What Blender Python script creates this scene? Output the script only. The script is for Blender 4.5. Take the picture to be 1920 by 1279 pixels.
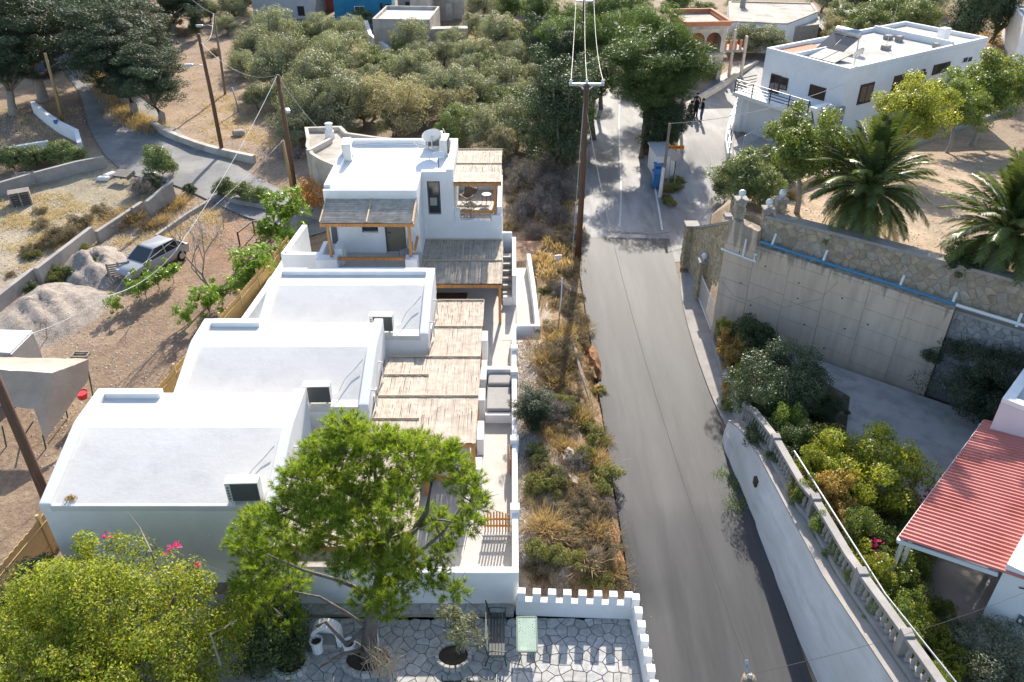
import bpy, bmesh, math, random
import numpy as np
from mathutils import Vector, Matrix
for _o in list(bpy.data.objects): bpy.data.objects.remove(_o)
SC = bpy.context.scene; COL = SC.collection
R = math.radians
# ---------------------------------------------------------------- camera, sky, sun, exposure
CAMZ = 20.0; PITCH = R(33); FPX = 1500.0
cam = bpy.data.cameras.new('camera'); co = bpy.data.objects.new('camera', cam); COL.objects.link(co)
co.location = (0, 0, CAMZ); co.rotation_euler = (R(90) - PITCH, 0, 0)
cam.sensor_width = 36; cam.lens = 36 * FPX / 1920; cam.clip_end = 900; cam.clip_start = .3
SC.camera = co
W = bpy.data.worlds.new('World'); SC.world = W; W.use_nodes = True
SUN_EL, SUN_AZ = 31, 7.0
nt = W.node_tree; sky = nt.nodes.new('ShaderNodeTexSky'); sky.sky_type = 'NISHITA'; sky.sun_disc = False
sky.sun_elevation = R(SUN_EL); sky.sun_rotation = R(SUN_AZ); sky.air_density = 1.0; sky.dust_density = 1.4
bg = nt.nodes['Background']; bg.inputs[1].default_value = .13; nt.links.new(sky.outputs[0], bg.inputs[0])
sl = bpy.data.lights.new('sun', 'SUN'); sl.energy = 4.3; sl.angle = R(.55); sl.color = (1, .92, .81)
so = bpy.data.objects.new('sun', sl); COL.objects.link(so); so.rotation_euler = (-R(90 - SUN_EL), 0, -R(SUN_AZ))
SC.view_settings.view_transform = 'Standard'; SC.view_settings.look = 'None'; SC.view_settings.gamma = 1
SC.view_settings.exposure = 1.05; SC.view_settings.use_curve_mapping = False
SC.render.engine = 'CYCLES'
# ---------------------------------------------------------------- survey helpers: sight lines from the camera to known heights
cp, sp_ = math.cos(PITCH), math.sin(PITCH)
def ray(u, v):
    a = (u - 960) / FPX; d = (v - 640) / FPX
    return a, cp - d * sp_, -(sp_ + d * cp)
def at(u, v, z=0.0):
    a, y, q = ray(u, v); t = (z - CAMZ) / q
    return Vector((a * t, y * t, z))
def atY(u, v, Y):
    a, y, q = ray(u, v); t = Y / y
    return Vector((a * t, Y, CAMZ + q * t))
def inpoly(x, y, P):
    c = False; n = len(P); j = n - 1
    for i in range(n):
        if (P[i][1] > y) != (P[j][1] > y) and x < (P[j][0] - P[i][0]) * (y - P[i][1]) / (P[j][1] - P[i][1]) + P[i][0]: c = not c
        j = i
    return c
def sm(a, b, x):
    t = max(0, min(1, (x - a) / (b - a))); return t * t * (3 - 2 * t)
GARDEN = [(9.75, 31.35), (16.75, 26.3), (34, 14.5), (70, 20), (70, 55), (37, 62), (23.0, 53.6), (18.5, 50), (12.8, 43), (9.9, 38)]
COURT = [(9.05, 24.0), (9.15, 30.6), (16.35, 25.3), (22.6, 21), (34, 12), (34, 6), (9.7, 6), (9.25, 12), (8.95, 16.5), (8.8, 20)]
def n2(x, y, s=1.0):
    return (math.sin(x * 1.3 * s + 2.1 * math.sin(y * .7 * s)) + math.sin(y * 1.7 * s + 1.7 * math.sin(x * 1.1 * s)) + math.sin((x + y) * 2.9 * s)) / 3
def T(x, y):
    if inpoly(x, y, COURT):
        z = 1.0
        if y < 23: z += .9 * sm(23, 19, y) * sm(11, 9.6, x)
        return z
    if inpoly(x, y, GARDEN):
        s = (x - 9.2) * .6 + (y - 31.3) * .8
        z = 6.0 - .15 * s
        z = min(z, 2.3 + .65 * (37.7 - y) + .95 * (x - 9.3))
        return max(z, 1.2) + .05 * n2(x, y)
    z = 0.0
    if y < 20 and x > 3.3 and x < 12: z = -.07 * (20 - y)
    if 0 < x < 3.75 and 15.9 < y < 40:
        h = .95 - .25 * sm(30, 38, y)
        if x < 1.4 and 29.8 < y < 37.4: return .2
        h *= sm(15.9, 17.5, y) if y < 17.5 else 1
        k = sm(3.65, 2.3, x)
        k = k ** .7
        z = h * k + .12 * n2(x, y, 2.3) * k * sm(1.2, 1.8, x)
    if x < -9: z -= .7 * sm(-9, -18, x) * sm(58, 44, y)
    if x < -6 and y < 70: z += .07 * n2(x, y, .6)
    if x > 10.5 and y > 44: z += 1.0 * sm(44, 57, y) * sm(10.5, 14, x)
    if x > 30 and y > 50: z += 4.5 * sm(30, 60, x) * sm(50, 68, y)
    if y > 78: z += .2 * n2(x, y, .12)
    return z
def gp(u, v, dz=0.0):
    a, y, q = ray(u, v); t = 12.0; k = (7 - CAMZ) / q
    t = max(t, k - .5)
    while t < 400:
        if CAMZ + q * t <= T(a * t, y * t) + dz: break
        t += .7
    lo, hi = t - .7, t
    for _ in range(6):
        t = (lo + hi) / 2
        if CAMZ + q * t <= T(a * t, y * t) + dz: hi = t
        else: lo = t
    return Vector((a * t, y * t, T(a * t, y * t)))
# ---------------------------------------------------------------- materials
MATS = {}
def mat(name, c1, c2=None, scale=4, rough=.85, bump=.0, bscale=None, c3=None, s3=.6, metal=0, spec=.3, stretch=None, detail=6, dist=.02, mix=(.35, .65), m3=(.45, .62)):
    m = bpy.data.materials.new(name); m.use_nodes = True; t = m.node_tree; n = t.nodes; L = t.links
    b = n['Principled BSDF']; b.inputs['Roughness'].default_value = rough; b.inputs['Metallic'].default_value = metal
    b.inputs['Specular IOR Level'].default_value = spec
    tc = n.new('ShaderNodeTexCoord'); src = tc.outputs['Object']
    if stretch:
        mp = n.new('ShaderNodeMapping'); mp.inputs['Scale'].default_value = stretch; L.new(src, mp.inputs[0]); src = mp.outputs[0]
    def noise(s, d=detail):
        q = n.new('ShaderNodeTexNoise'); q.inputs['Scale'].default_value = s; q.inputs['Detail'].default_value = d; q.inputs['Roughness'].default_value = .65
        L.new(src, q.inputs['Vector']); return q
    def ramp(f, a, z, lo, hi):
        r = n.new('ShaderNodeValToRGB'); r.color_ramp.elements[0].position = lo; r.color_ramp.elements[1].position = hi
        r.color_ramp.elements[0].color = (*a, 1); r.color_ramp.elements[1].color = (*z, 1); L.new(f, r.inputs[0]); return r
    if c2 is None: b.inputs['Base Color'].default_value = (*c1, 1)
    else:
        r = ramp(noise(scale).outputs['Fac'], c1, c2, *mix); out = r.outputs[0]
        if c3:
            mx = n.new('ShaderNodeMixRGB'); k = ramp(noise(s3).outputs['Fac'], (0, 0, 0), (1, 1, 1), *m3)
            L.new(k.outputs[0], mx.inputs[0]); L.new(out, mx.inputs[1]); mx.inputs[2].default_value = (*c3, 1); out = mx.outputs[0]
        L.new(out, b.inputs['Base Color'])
    if bump:
        bp = n.new('ShaderNodeBump'); bp.inputs['Strength'].default_value = bump; bp.inputs['Distance'].default_value = dist
        L.new(noise(bscale or scale * 3, 8).outputs['Fac'], bp.inputs['Height']); L.new(bp.outputs[0], b.inputs['Normal'])
    MATS[name] = m; return m
def isl(name, cols, rough=.8, bump=0, scale=20, spec=.3):   # colour varies from piece to piece
    m = mat(name, cols[0], None, rough=rough, bump=bump, bscale=scale, spec=spec); t = m.node_tree; n = t.nodes; L = t.links
    g = n.new('ShaderNodeNewGeometry'); oi = n.new('ShaderNodeObjectInfo'); ad = n.new('ShaderNodeMath'); ad.operation = 'ADD'
    fr = n.new('ShaderNodeMath'); fr.operation = 'FRACT'
    L.new(g.outputs['Random Per Island'], ad.inputs[0]); L.new(oi.outputs['Random'], ad.inputs[1]); L.new(ad.outputs[0], fr.inputs[0])
    r = n.new('ShaderNodeValToRGB'); e = r.color_ramp.elements
    for i, c in enumerate(cols):
        p = i / (len(cols) - 1)
        if i == 0: e[0].color = (*c, 1)
        elif i == len(cols) - 1: e[-1].position = 1; e[-1].color = (*c, 1)
        else: q = e.new(p); q.color = (*c, 1)
    L.new(fr.outputs[0], r.inputs[0])
    tc = n.new('ShaderNodeTexCoord'); ns = n.new('ShaderNodeTexNoise'); ns.inputs['Scale'].default_value = scale * .5; ns.inputs['Detail'].default_value = 5
    L.new(tc.outputs['Object'], ns.inputs['Vector'])
    mr = n.new('ShaderNodeMapRange'); mr.inputs[1].default_value = .25; mr.inputs[2].default_value = .75; mr.inputs[3].default_value = .72; mr.inputs[4].default_value = 1.2
    L.new(ns.outputs['Fac'], mr.inputs[0]); vm = n.new('ShaderNodeVectorMath'); vm.operation = 'SCALE'
    L.new(r.outputs[0], vm.inputs[0]); L.new(mr.outputs[0], vm.inputs['Scale']); L.new(vm.outputs[0], n['Principled BSDF'].inputs['Base Color'])
    return m
def leafmat(name, cols, trans=.35, rough=.45, spec=.4):
    m = bpy.data.materials.new(name); m.use_nodes = True; t = m.node_tree; n = t.nodes; L = t.links
    b = n['Principled BSDF']; b.inputs['Roughness'].default_value = rough; b.inputs['Specular IOR Level'].default_value = spec
    g = n.new('ShaderNodeNewGeometry'); r = n.new('ShaderNodeValToRGB'); e = r.color_ramp.elements
    for i, c in enumerate(cols):
        p = i / (len(cols) - 1)
        if i == 0: e[0].color = (*c, 1)
        elif i == len(cols) - 1: e[-1].position = 1; e[-1].color = (*c, 1)
        else: q = e.new(p); q.color = (*c, 1)
    L.new(g.outputs['Random Per Island'], r.inputs[0])
    oi = n.new('ShaderNodeObjectInfo'); mr = n.new('ShaderNodeMapRange'); mr.inputs[3].default_value = .88; mr.inputs[4].default_value = 1.4
    L.new(oi.outputs['Random'], mr.inputs[0]); vm = n.new('ShaderNodeVectorMath'); vm.operation = 'SCALE'
    L.new(r.outputs[0], vm.inputs[0]); L.new(mr.outputs[0], vm.inputs['Scale'])
    L.new(vm.outputs[0], b.inputs['Base Color'])
    tr = n.new('ShaderNodeBsdfTranslucent'); v2 = n.new('ShaderNodeVectorMath'); v2.operation = 'MULTIPLY'; v2.inputs[1].default_value = (1.6, 1.6, .8)
    L.new(vm.outputs[0], v2.inputs[0]); L.new(v2.outputs[0], tr.inputs[0])
    mx = n.new('ShaderNodeMixShader'); mx.inputs[0].default_value = trans
    L.new(b.outputs[0], mx.inputs[1]); L.new(tr.outputs[0], mx.inputs[2]); L.new(mx.outputs[0], n['Material Output'].inputs[0])
    MATS[name] = m; return m
M = MATS
mat('plaster', (.80, .80, .79), (.86, .86, .855), 1.4, .9, .18, 9, spec=.15, dist=.03, c3=(.74, .735, .72), s3=.5, m3=(.52, .75))
mat('plaster_side', (.78, .785, .79), (.84, .84, .84), 1.1, .9, .12, 12, spec=.15)
mat('roof_cement', (.67, .65, .615), (.725, .705, .67), .7, .9, .35, 6, c3=(.61, .59, .565), s3=.9, m3=(.48, .75), spec=.1)
mat('terrace_floor', (.50, .47, .43), (.57, .54, .50), 2, .8, .05, 12, spec=.2)
mat('cream_plaster', (.50, .45, .38), (.58, .53, .46), 1.2, .9, .25, 14, c3=(.40, .36, .30), s3=.7)
mat('old_roof', (.40, .36, .31), (.52, .47, .41), 1.6, .95, .3, 10, c3=(.30, .27, .23), s3=.5)
mat('grey_plaster', (.50, .49, .48), (.57, .56, .55), 1, .9, .1)
mat('tan_plaster', (.36, .31, .26), (.44, .38, .32), 1, .9, .1)
mat('blue_paint', (.03, .20, .34), (.05, .27, .42), 1, .7, .05)
mat('red_paint', (.42, .09, .06), (.50, .13, .08), 2, .7, .05)
mat('terracotta', (.42, .17, .09), (.52, .23, .13), 3, .85, .2)
mat('asphalt', (.030, .032, .035), (.052, .054, .058), .55, .66, .7, 70, c3=(.084, .085, .087), s3=.35, spec=.32, stretch=(2.2, .22, 1), dist=.006, mix=(.3, .7), m3=(.42, .72))
mat('old_asphalt', (.17, .168, .163), (.25, .245, .236), .7, .75, .4, 60, c3=(.36, .35, .335), s3=.3, spec=.3, stretch=(1.6, .35, 1), dist=.006)
mat('lane_asphalt', (.155, .155, .155), (.22, .217, .21), .9, .75, .4, 60, c3=(.27, .262, .25), s3=.35, dist=.006)
mat('concrete', (.30, .28, .26), (.38, .355, .33), 1.3, .9, .25, 18, c3=(.24, .225, .21), s3=.8, m3=(.5, .7))
mat('wall_concrete', (.58, .45, .34), (.68, .55, .425), .8, .9, .3, 14, c3=(.48, .385, .30), s3=2.2, m3=(.44, .72), stretch=(1, 1, .16))
mat('court_concrete', (.38, .365, .34), (.47, .45, .42), .5, .85, .12, 20, c3=(.32, .31, .29), s3=1.1)
mat('paved_concrete', (.40, .385, .36), (.48, .46, .43), .8, .85, .12, 20, c3=(.33, .31, .29), s3=.5)
mat('white_wash', (.62, .595, .575), (.80, .785, .77), 1.6, .9, .5, 12, c3=(.50, .46, .42), s3=.8, m3=(.5, .75), stretch=(1, .4, 1.4))
_w = MATS['wall_concrete'].node_tree; _n, _l = _w.nodes, _w.links; _b = _n['Principled BSDF']; _src = _b.inputs['Base Color'].links[0].from_socket
_tc = _n.new('ShaderNodeTexCoord'); _mp = _n.new('ShaderNodeMapping'); _mp.inputs['Scale'].default_value = (4.5, 4.5, .22); _l.new(_tc.outputs['Object'], _mp.inputs[0]); _no = _n.new('ShaderNodeTexNoise'); _no.inputs['Scale'].default_value = 1; _no.inputs['Detail'].default_value = 5; _l.new(_mp.outputs[0], _no.inputs['Vector'])
_sx = _n.new('ShaderNodeSeparateXYZ'); _l.new(_tc.outputs['Object'], _sx.inputs[0])
_mz = _n.new('ShaderNodeMapRange'); _mz.inputs[1].default_value = 3.7; _mz.inputs[2].default_value = 5.2; _mz.inputs[3].default_value = -.32; _mz.inputs[4].default_value = .12; _l.new(_sx.outputs['Z'], _mz.inputs[0])
_ad = _n.new('ShaderNodeMath'); _ad.operation = 'ADD'; _l.new(_no.outputs['Fac'], _ad.inputs[0]); _l.new(_mz.outputs[0], _ad.inputs[1]); _mr = _n.new('ShaderNodeMapRange'); _mr.inputs[1].default_value = .5; _mr.inputs[2].default_value = .62; _mr.inputs[4].default_value = .62; _l.new(_ad.outputs[0], _mr.inputs[0])
_mx = _n.new('ShaderNodeMixRGB'); _l.new(_mr.outputs[0], _mx.inputs[0]); _l.new(_src, _mx.inputs[1]); _mx.inputs[2].default_value = (.17, .15, .13, 1); _l.new(_mx.outputs[0], _b.inputs['Base Color'])
mat('mortar', (.36, .31, .25), (.44, .39, .32), 5, .95, .3, 30)
mat('dark_mortar', (.29, .275, .255), (.36, .34, .32), 5, .95, .3, 30)
isl('flagstone', [(.36, .35, .33), (.46, .45, .43), (.40, .385, .36), (.50, .49, .47), (.38, .375, .37)], .75, .35, 14)
isl('wall_stone', [(.38, .31, .22), (.30, .25, .19), (.45, .37, .27), (.34, .30, .25), (.42, .38, .32)], .9, .6, 10)
isl('yellow_stone', [(.48, .37, .21), (.38, .29, .17), (.54, .43, .27), (.42, .35, .24), (.50, .41, .28)], .9, .6, 10)
isl('grey_stone', [(.34, .33, .33), (.27, .27, .27), (.42, .41, .41), (.36, .34, .32)], .9, .6, 12)
mat('pine_timber', (.50, .23, .075), (.60, .30, .11), 3, .6, .15, 12, stretch=(6, 6, .7), c3=(.42, .19, .07), s3=2)
isl('reed', [(.50, .42, .345), (.57, .49, .405), (.46, .385, .31), (.62, .54, .455), (.54, .46, .38)], .8, .2, 8)
isl('weathered_reed', [(.44, .37, .29), (.56, .49, .40), (.37, .31, .245), (.60, .54, .45)], .8, .2, 8)
mat('reed_pole', (.50, .38, .25), (.62, .49, .34), 4, .7, .1)
mat('bamboo', (.58, .38, .14), (.68, .47, .20), 6, .7, .2, 20, stretch=(1, 1, 4))
mat('bamboo_post', (.50, .34, .15), (.58, .42, .21), 5, .7, .1)
mat('dark_wood', (.060, .032, .022), (.10, .055, .035), 3, .7, .3, 12, stretch=(6, 6, .5))
mat('pole_wood', (.11, .06, .040), (.17, .095, .06), 3, .85, .4, 16, stretch=(6, 6, .4))
mat('grey_pole_wood', (.20, .155, .11), (.29, .23, .16), 3, .85, .4, 16, stretch=(6, 6, .4))
mat('yellow_pole_wood', (.32, .21, .09), (.42, .28, .13), 3, .85, .4, 16, stretch=(6, 6, .4))
mat('pallet_wood', (.24, .21, .18), (.34, .30, .26), 4, .9, .3)
mat('galvanised', (.42, .43, .44), (.52, .53, .54), 6, .45, 0, metal=.6)
mat('white_metal', (.74, .74, .74), None, rough=.4, spec=.5)
mat('ac_casing', (.62, .61, .57), (.68, .67, .63), 2, .45, 0, spec=.5)
mat('ac_grille', (.10, .105, .105), None, rough=.6)
mat('black_metal', (.02, .02, .022), None, rough=.45, spec=.5)
mat('green_metal', (.022, .075, .055), None, rough=.4, spec=.5)
mat('dark_green_metal', (.012, .028, .024), None, rough=.4, spec=.5)
mat('pale_green_metal', (.30, .42, .34), (.38, .50, .41), 5, .5)
mat('pvc_blue', (.05, .20, .34), (.07, .25, .40), 3, .5, 0, spec=.5)
mat('glass', (.025, .03, .035), None, rough=.08, spec=.8)
mat('shutter_grey', (.12, .13, .14), None, rough=.6)
mat('olive_door', (.19, .17, .12), (.22, .20, .145), 3, .6)
mat('lilac_plaster', (.66, .60, .63), (.72, .66, .69), 1.2, .9, .1)
mat('canvas', (.42, .32, .24), (.50, .40, .31), 1, .85, .5, 2.0, dist=.12, spec=.1)
mat('pale_canvas', (.50, .42, .33), (.57, .49, .40), 1, .85, .3, 2, dist=.05, spec=.1)
mat('brown_fabric', (.20, .155, .12), (.26, .20, .16), 6, .9)
mat('beige_fabric', (.52, .44, .33), (.58, .50, .38), 6, .9)
mat('grey_fabric', (.34, .325, .315), (.38, .365, .355), 6, .95)
mat('white_fabric', (.72, .70, .67), None, rough=.9)
mat('corrugated_red', (.50, .17, .14), (.60, .25, .21), 2.2, .65, .1, spec=.2, c3=(.40, .12, .09), s3=1.1, m3=(.45, .7))
mat('bark', (.13, .10, .08), (.22, .175, .14), 5, .95, .8, 12, stretch=(3, 3, .6))
mat('pine_bark', (.12, .10, .09), (.22, .19, .17), 4, .95, 1, 9, stretch=(2, 2, .6), dist=.04)
mat('pale_bark', (.28, .24, .20), (.38, .33, .27), 4, .95, .5, 12)
mat('dry_twig', (.26, .22, .19), (.35, .30, .26), 4, .95)
mat('dark_soil', (.055, .042, .032), (.09, .07, .052), 5, .95, .8, 20)
mat('rock', (.30, .27, .24), (.46, .43, .40), 2.2, .95, .9, 5, c3=(.36, .22, .12), s3=.9, dist=.08)
mat('red_rock', (.28, .14, .065), (.40, .22, .11), 2.2, .95, .9, 5, c3=(.24, .11, .05), s3=1.4, dist=.08)
mat('pale_gravel', (.34, .29, .25), (.56, .49, .43), 16, .95, 1, 18, c3=(.30, .25, .21), s3=3, dist=.12)
mat('car_paint', (.36, .37, .39), None, rough=.3, metal=.15, spec=.6)
mat('dark_car_paint', (.03, .035, .045), None, rough=.25, spec=.6)
mat('tyre', (.02, .02, .02), None, rough=.9)
mat('skin', (.45, .27, .19), None, rough=.6)
mat('dark_cloth', (.018, .018, .022), None, rough=.95)
mat('denim', (.07, .13, .24), None, rough=.95)
mat('hair', (.02, .014, .01), None, rough=.7)
mat('blue_plastic', (.03, .16, .38), None, rough=.4, spec=.5)
mat('red_plastic', (.60, .03, .04), None, rough=.4, spec=.5)
mat('white_plastic', (.75, .75, .75), None, rough=.4, spec=.5)
mat('orange_sign', (.62, .22, .03), None, rough=.5)
mat('glass_globe', (.72, .74, .76), None, rough=.25, spec=.5)
mat('wire', (.05, .05, .05), None, rough=.6)
mat('pale_wire', (.48, .48, .48), None, rough=.5)
mat('solar_glass', (.05, .055, .06), None, rough=.15, spec=.7)
mat('solar_frame', (.35, .36, .37), None, rough=.4, metal=.6)
mat('lens', (.55, .57, .58), None, rough=.1, spec=.7)
leafmat('olive_leaf', [(.15, .165, .10), (.22, .235, .155), (.10, .115, .065), (.30, .31, .22), (.16, .17, .10)], .3, .5)
leafmat('dry_olive_leaf', [(.21, .185, .11), (.28, .245, .16), (.16, .145, .08), (.34, .31, .22)], .3, .6)
leafmat('green_olive_leaf', [(.12, .165, .05), (.17, .21, .08), (.09, .12, .04), (.22, .25, .12)], .25, .5)
leafmat('cypress_leaf', [(.035, .055, .028), (.05, .078, .036), (.025, .04, .02), (.08, .11, .05)], .15, .6)
leafmat('pine_leaf', [(.06, .10, .025), (.09, .14, .035), (.035, .06, .018), (.14, .19, .05)], .3, .5)
leafmat('pine_needle', [(.14, .23, .025), (.23, .34, .035), (.07, .12, .018), (.35, .44, .06), (.14, .18, .035), (.18, .15, .06)], .5, .5, .25)
leafmat('dark_pine_needle', [(.03, .065, .016), (.05, .09, .02), (.022, .045, .014)], .25, .5)
leafmat('citrus_leaf', [(.10, .145, .03), (.16, .21, .045), (.07, .105, .028), (.24, .27, .055), (.09, .12, .04)], .35, .4)
leafmat('yellow_citrus_leaf', [(.20, .24, .04), (.30, .31, .04), (.12, .16, .03), (.38, .36, .05)], .4, .4)
leafmat('mastic_leaf', [(.15, .20, .025), (.23, .28, .035), (.08, .125, .02), (.40, .39, .05), (.17, .21, .025), (.06, .09, .016), (.34, .28, .045)], .42, .5, .25)
leafmat('bush_leaf', [(.05, .08, .028), (.08, .115, .035), (.035, .055, .022), (.10, .13, .05)], .25, .45)
leafmat('dark_bush_leaf', [(.05, .075, .035), (.08, .105, .05), (.035, .055, .028), (.11, .13, .07)], .2, .4)
leafmat('yellow_flower', [(.45, .38, .03), (.24, .30, .04), (.55, .46, .04), (.16, .24, .035), (.10, .17, .03)], .35, .5)
leafmat('magenta_flower', [(.50, .02, .15), (.62, .06, .25), (.42, .02, .20)], .4, .5)
leafmat('orange_leaf', [(.42, .19, .05), (.52, .28, .08), (.34, .12, .04), (.40, .30, .10)], .35, .5)
leafmat('rust_leaf', [(.34, .13, .05), (.26, .18, .06), (.42, .30, .07), (.22, .20, .05)], .3, .5)
leafmat('palm_leaf', [(.055, .085, .022), (.085, .125, .03), (.14, .17, .05), (.05, .07, .022)], .3, .38, .5)
leafmat('bright_leaf', [(.13, .22, .03), (.20, .29, .05), (.09, .15, .025)], .4, .4)
leafmat('dry_grass', [(.33, .23, .13), (.42, .31, .19), (.24, .165, .095), (.40, .32, .22), (.29, .18, .10)], .3, .7, .1)
leafmat('pale_straw', [(.36, .28, .19), (.44, .36, .26), (.28, .21, .14)], .3, .7, .1)
leafmat('thyme', [(.20, .155, .10), (.27, .205, .13), (.14, .115, .075), (.33, .26, .18), (.17, .16, .08)], .15, .8, .1)
leafmat('green_thyme', [(.17, .18, .05), (.24, .23, .07), (.11, .12, .04), (.28, .25, .10)], .2, .7, .1)
leafmat('grey_twigs', [(.19, .165, .15), (.26, .23, .21), (.14, .12, .11)], .1, .9, .1)
isl('pebble', [(.46, .42, .37), (.34, .28, .22), (.56, .52, .47), (.26, .19, .13)], .95, 0)
# ---------------------------------------------------------------- mesh helpers
def fastmesh(name, V, F):
    V = np.asarray(V, dtype=np.float32).reshape(-1, 3); F = np.asarray(F, dtype=np.int32); k = F.shape[1]
    me = bpy.data.meshes.new(name); me.vertices.add(len(V)); me.vertices.foreach_set('co', V.ravel())
    me.loops.add(F.size); me.loops.foreach_set('vertex_index', F.ravel()); me.polygons.add(len(F))
    me.polygons.foreach_set('loop_start', np.arange(0, F.size, k, dtype=np.int32))
    me.polygons.foreach_set('loop_total', np.full(len(F), k, dtype=np.int32)); me.update(calc_edges=True); return me
def rootof(o):
    while o.parent: o = o.parent
    return o
def link(name, me, m, parent=None, smooth=False):
    if m is not None: me.materials.append(M[m] if isinstance(m, str) else m)
    o = bpy.data.objects.new(name, me); COL.objects.link(o)
    if parent is not None:
        o.parent = parent; r = rootof(parent).location
        if r.length > 0: me.transform(Matrix.Translation(-r))
    if smooth:
        me.polygons.foreach_set('use_smooth', [True] * len(me.polygons))
    return o
def tag(o, label=None, cat=None, group=None, kind=None):
    if label: o['label'] = label
    if cat: o['category'] = cat
    if group: o['group'] = group
    if kind: o['kind'] = kind
    return o
def thing(name, loc, label, cat, group=None):
    o = bpy.data.objects.new(name, None); o.empty_display_size = .2; COL.objects.link(o); o.location = Vector(loc)
    return tag(o, label, cat, group)
KIDS = {}
def copy_tree(o, loc=None, rz=None, sc=None, label=None, group=None, parent=None):
    c = o.copy(); COL.objects.link(c)
    if parent is not None: c.parent = parent
    if loc is not None: c.location = Vector(loc)
    if rz is not None: c.rotation_euler = (0, 0, rz)
    if sc is not None: c.scale = sc if hasattr(sc, '__len__') else (sc, sc, sc)
    if label: c['label'] = label
    if group: c['group'] = group
    for ch in list(o.children): copy_tree(ch, parent=c)
    return c
class MB:
    def __init__(s): s.v = []; s.f = []
    def add(s, V, F):
        n = len(s.v); s.v += [tuple(p) for p in V]; s.f += [tuple(i + n for i in f) for f in F]; return s
    def box(s, x0, x1, y0, y1, z0, z1):
        return s.add([(x0, y0, z0), (x1, y0, z0), (x1, y1, z0), (x0, y1, z0), (x0, y0, z1), (x1, y0, z1), (x1, y1, z1), (x0, y1, z1)],
                     [(3, 2, 1, 0), (4, 5, 6, 7), (0, 1, 5, 4), (1, 2, 6, 5), (2, 3, 7, 6), (3, 0, 4, 7)])
    def obox(s, c, size, rz=0, rx=0, ry=0):
        m = Matrix.Translation(Vector(c)) @ Matrix.Rotation(rz, 4, 'Z') @ Matrix.Rotation(rx, 4, 'X') @ Matrix.Rotation(ry, 4, 'Y')
        a, b, d = size[0] / 2, size[1] / 2, size[2] / 2
        V = [m @ Vector(p) for p in [(-a, -b, -d), (a, -b, -d), (a, b, -d), (-a, b, -d), (-a, -b, d), (a, -b, d), (a, b, d), (-a, b, d)]]
        return s.add(V, [(3, 2, 1, 0), (4, 5, 6, 7), (0, 1, 5, 4), (1, 2, 6, 5), (2, 3, 7, 6), (3, 0, 4, 7)])
    def prism(s, P, z0, z1):
        n = len(P); g = lambda z, i: z[i] if hasattr(z, '__len__') else z
        V = [(p[0], p[1], g(z0, i)) for i, p in enumerate(P)] + [(p[0], p[1], g(z1, i)) for i, p in enumerate(P)]
        F = [tuple(reversed(range(n))), tuple(range(n, 2 * n))] + [(i, (i + 1) % n, n + (i + 1) % n, n + i) for i in range(n)]
        return s.add(V, F)
    def extx(s, P, x0, x1):                       # profile of (y,z) pushed along x
        n = len(P); V = [(x0, p[0], p[1]) for p in P] + [(x1, p[0], p[1]) for p in P]
        F = [tuple(range(n)), tuple(reversed(range(n, 2 * n)))] + [(i, n + i, n + (i + 1) % n, (i + 1) % n) for i in range(n)]
        return s.add(V, F)
    def tube(s, P, r, n=6, cap=True):
        P = [Vector(p) for p in P]; rr = r if hasattr(r, '__len__') else [r] * len(P); V = []; F = []
        for i, p in enumerate(P):
            d = (P[min(i + 1, len(P) - 1)] - P[max(i - 1, 0)]).normalized()
            a = d.cross(Vector((0, 0, 1))) if abs(d.z) < .95 else d.cross(Vector((1, 0, 0)))
            a.normalize(); b = d.cross(a)
            for k in range(n):
                t = 2 * math.pi * k / n; V.append(p + (a * math.cos(t) + b * math.sin(t)) * rr[i])
        for i in range(len(P) - 1):
            for k in range(n): F.append((i * n + k, i * n + (k + 1) % n, (i + 1) * n + (k + 1) % n, (i + 1) * n + k))
        if cap: F += [tuple(range(n)), tuple(reversed(range((len(P) - 1) * n, len(P) * n)))]
        return s.add(V, F)
    def bar(s, a, b, w, h):                       # straight timber from a to b
        a, b = Vector(a), Vector(b); d = (b - a); L = d.length; d.normalize()
        x = d.cross(Vector((0, 0, 1))) if abs(d.z) < .99 else Vector((1, 0, 0)); x.normalize(); y = x.cross(d)
        V = []
        for q in (a, b):
            for (i, j) in ((-1, -1), (1, -1), (1, 1), (-1, 1)): V.append(q + x * i * w / 2 + y * j * h / 2)
        return s.add(V, [(3, 2, 1, 0), (4, 5, 6, 7), (0, 1, 5, 4), (1, 2, 6, 5), (2, 3, 7, 6), (3, 0, 4, 7)])
    def lathe(s, c, prof, n=12):
        V = []; F = []
        for (r, z) in prof:
            for k in range(n): t = 2 * math.pi * k / n; V.append((c[0] + r * math.cos(t), c[1] + r * math.sin(t), c[2] + z))
        for i in range(len(prof) - 1):
            for k in range(n): F.append((i * n + k, i * n + (k + 1) % n, (i + 1) * n + (k + 1) % n, (i + 1) * n + k))
        F += [tuple(reversed(range(n))), tuple(range((len(prof) - 1) * n, len(prof) * n))]
        return s.add(V, F)
    def wall(s, pts, th, z0, z1, side=0):         # polyline wall; side 0 centred, +1 thickness to the left of travel
        P = [Vector((p[0], p[1], 0)) for p in pts]; n = len(P); L = []; Rr = []
        for i in range(n):
            d0 = (P[i] - P[i - 1]).normalized() if i > 0 else None; d1 = (P[i + 1] - P[i]).normalized() if i < n - 1 else None
            d = d1 if d0 is None else d0 if d1 is None else (d0 + d1).normalized()
            k = 1 / max(.5, d.dot(d1 or d0)); nn = Vector((-d.y, d.x, 0)) * k
            a, b = (th / 2, -th / 2) if side == 0 else (th, 0) if side > 0 else (0, -th)
            L.append(P[i] + nn * a); Rr.append(P[i] + nn * b)
        g = lambda z, i: z[i] if hasattr(z, '__len__') else z
        V = []
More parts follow.
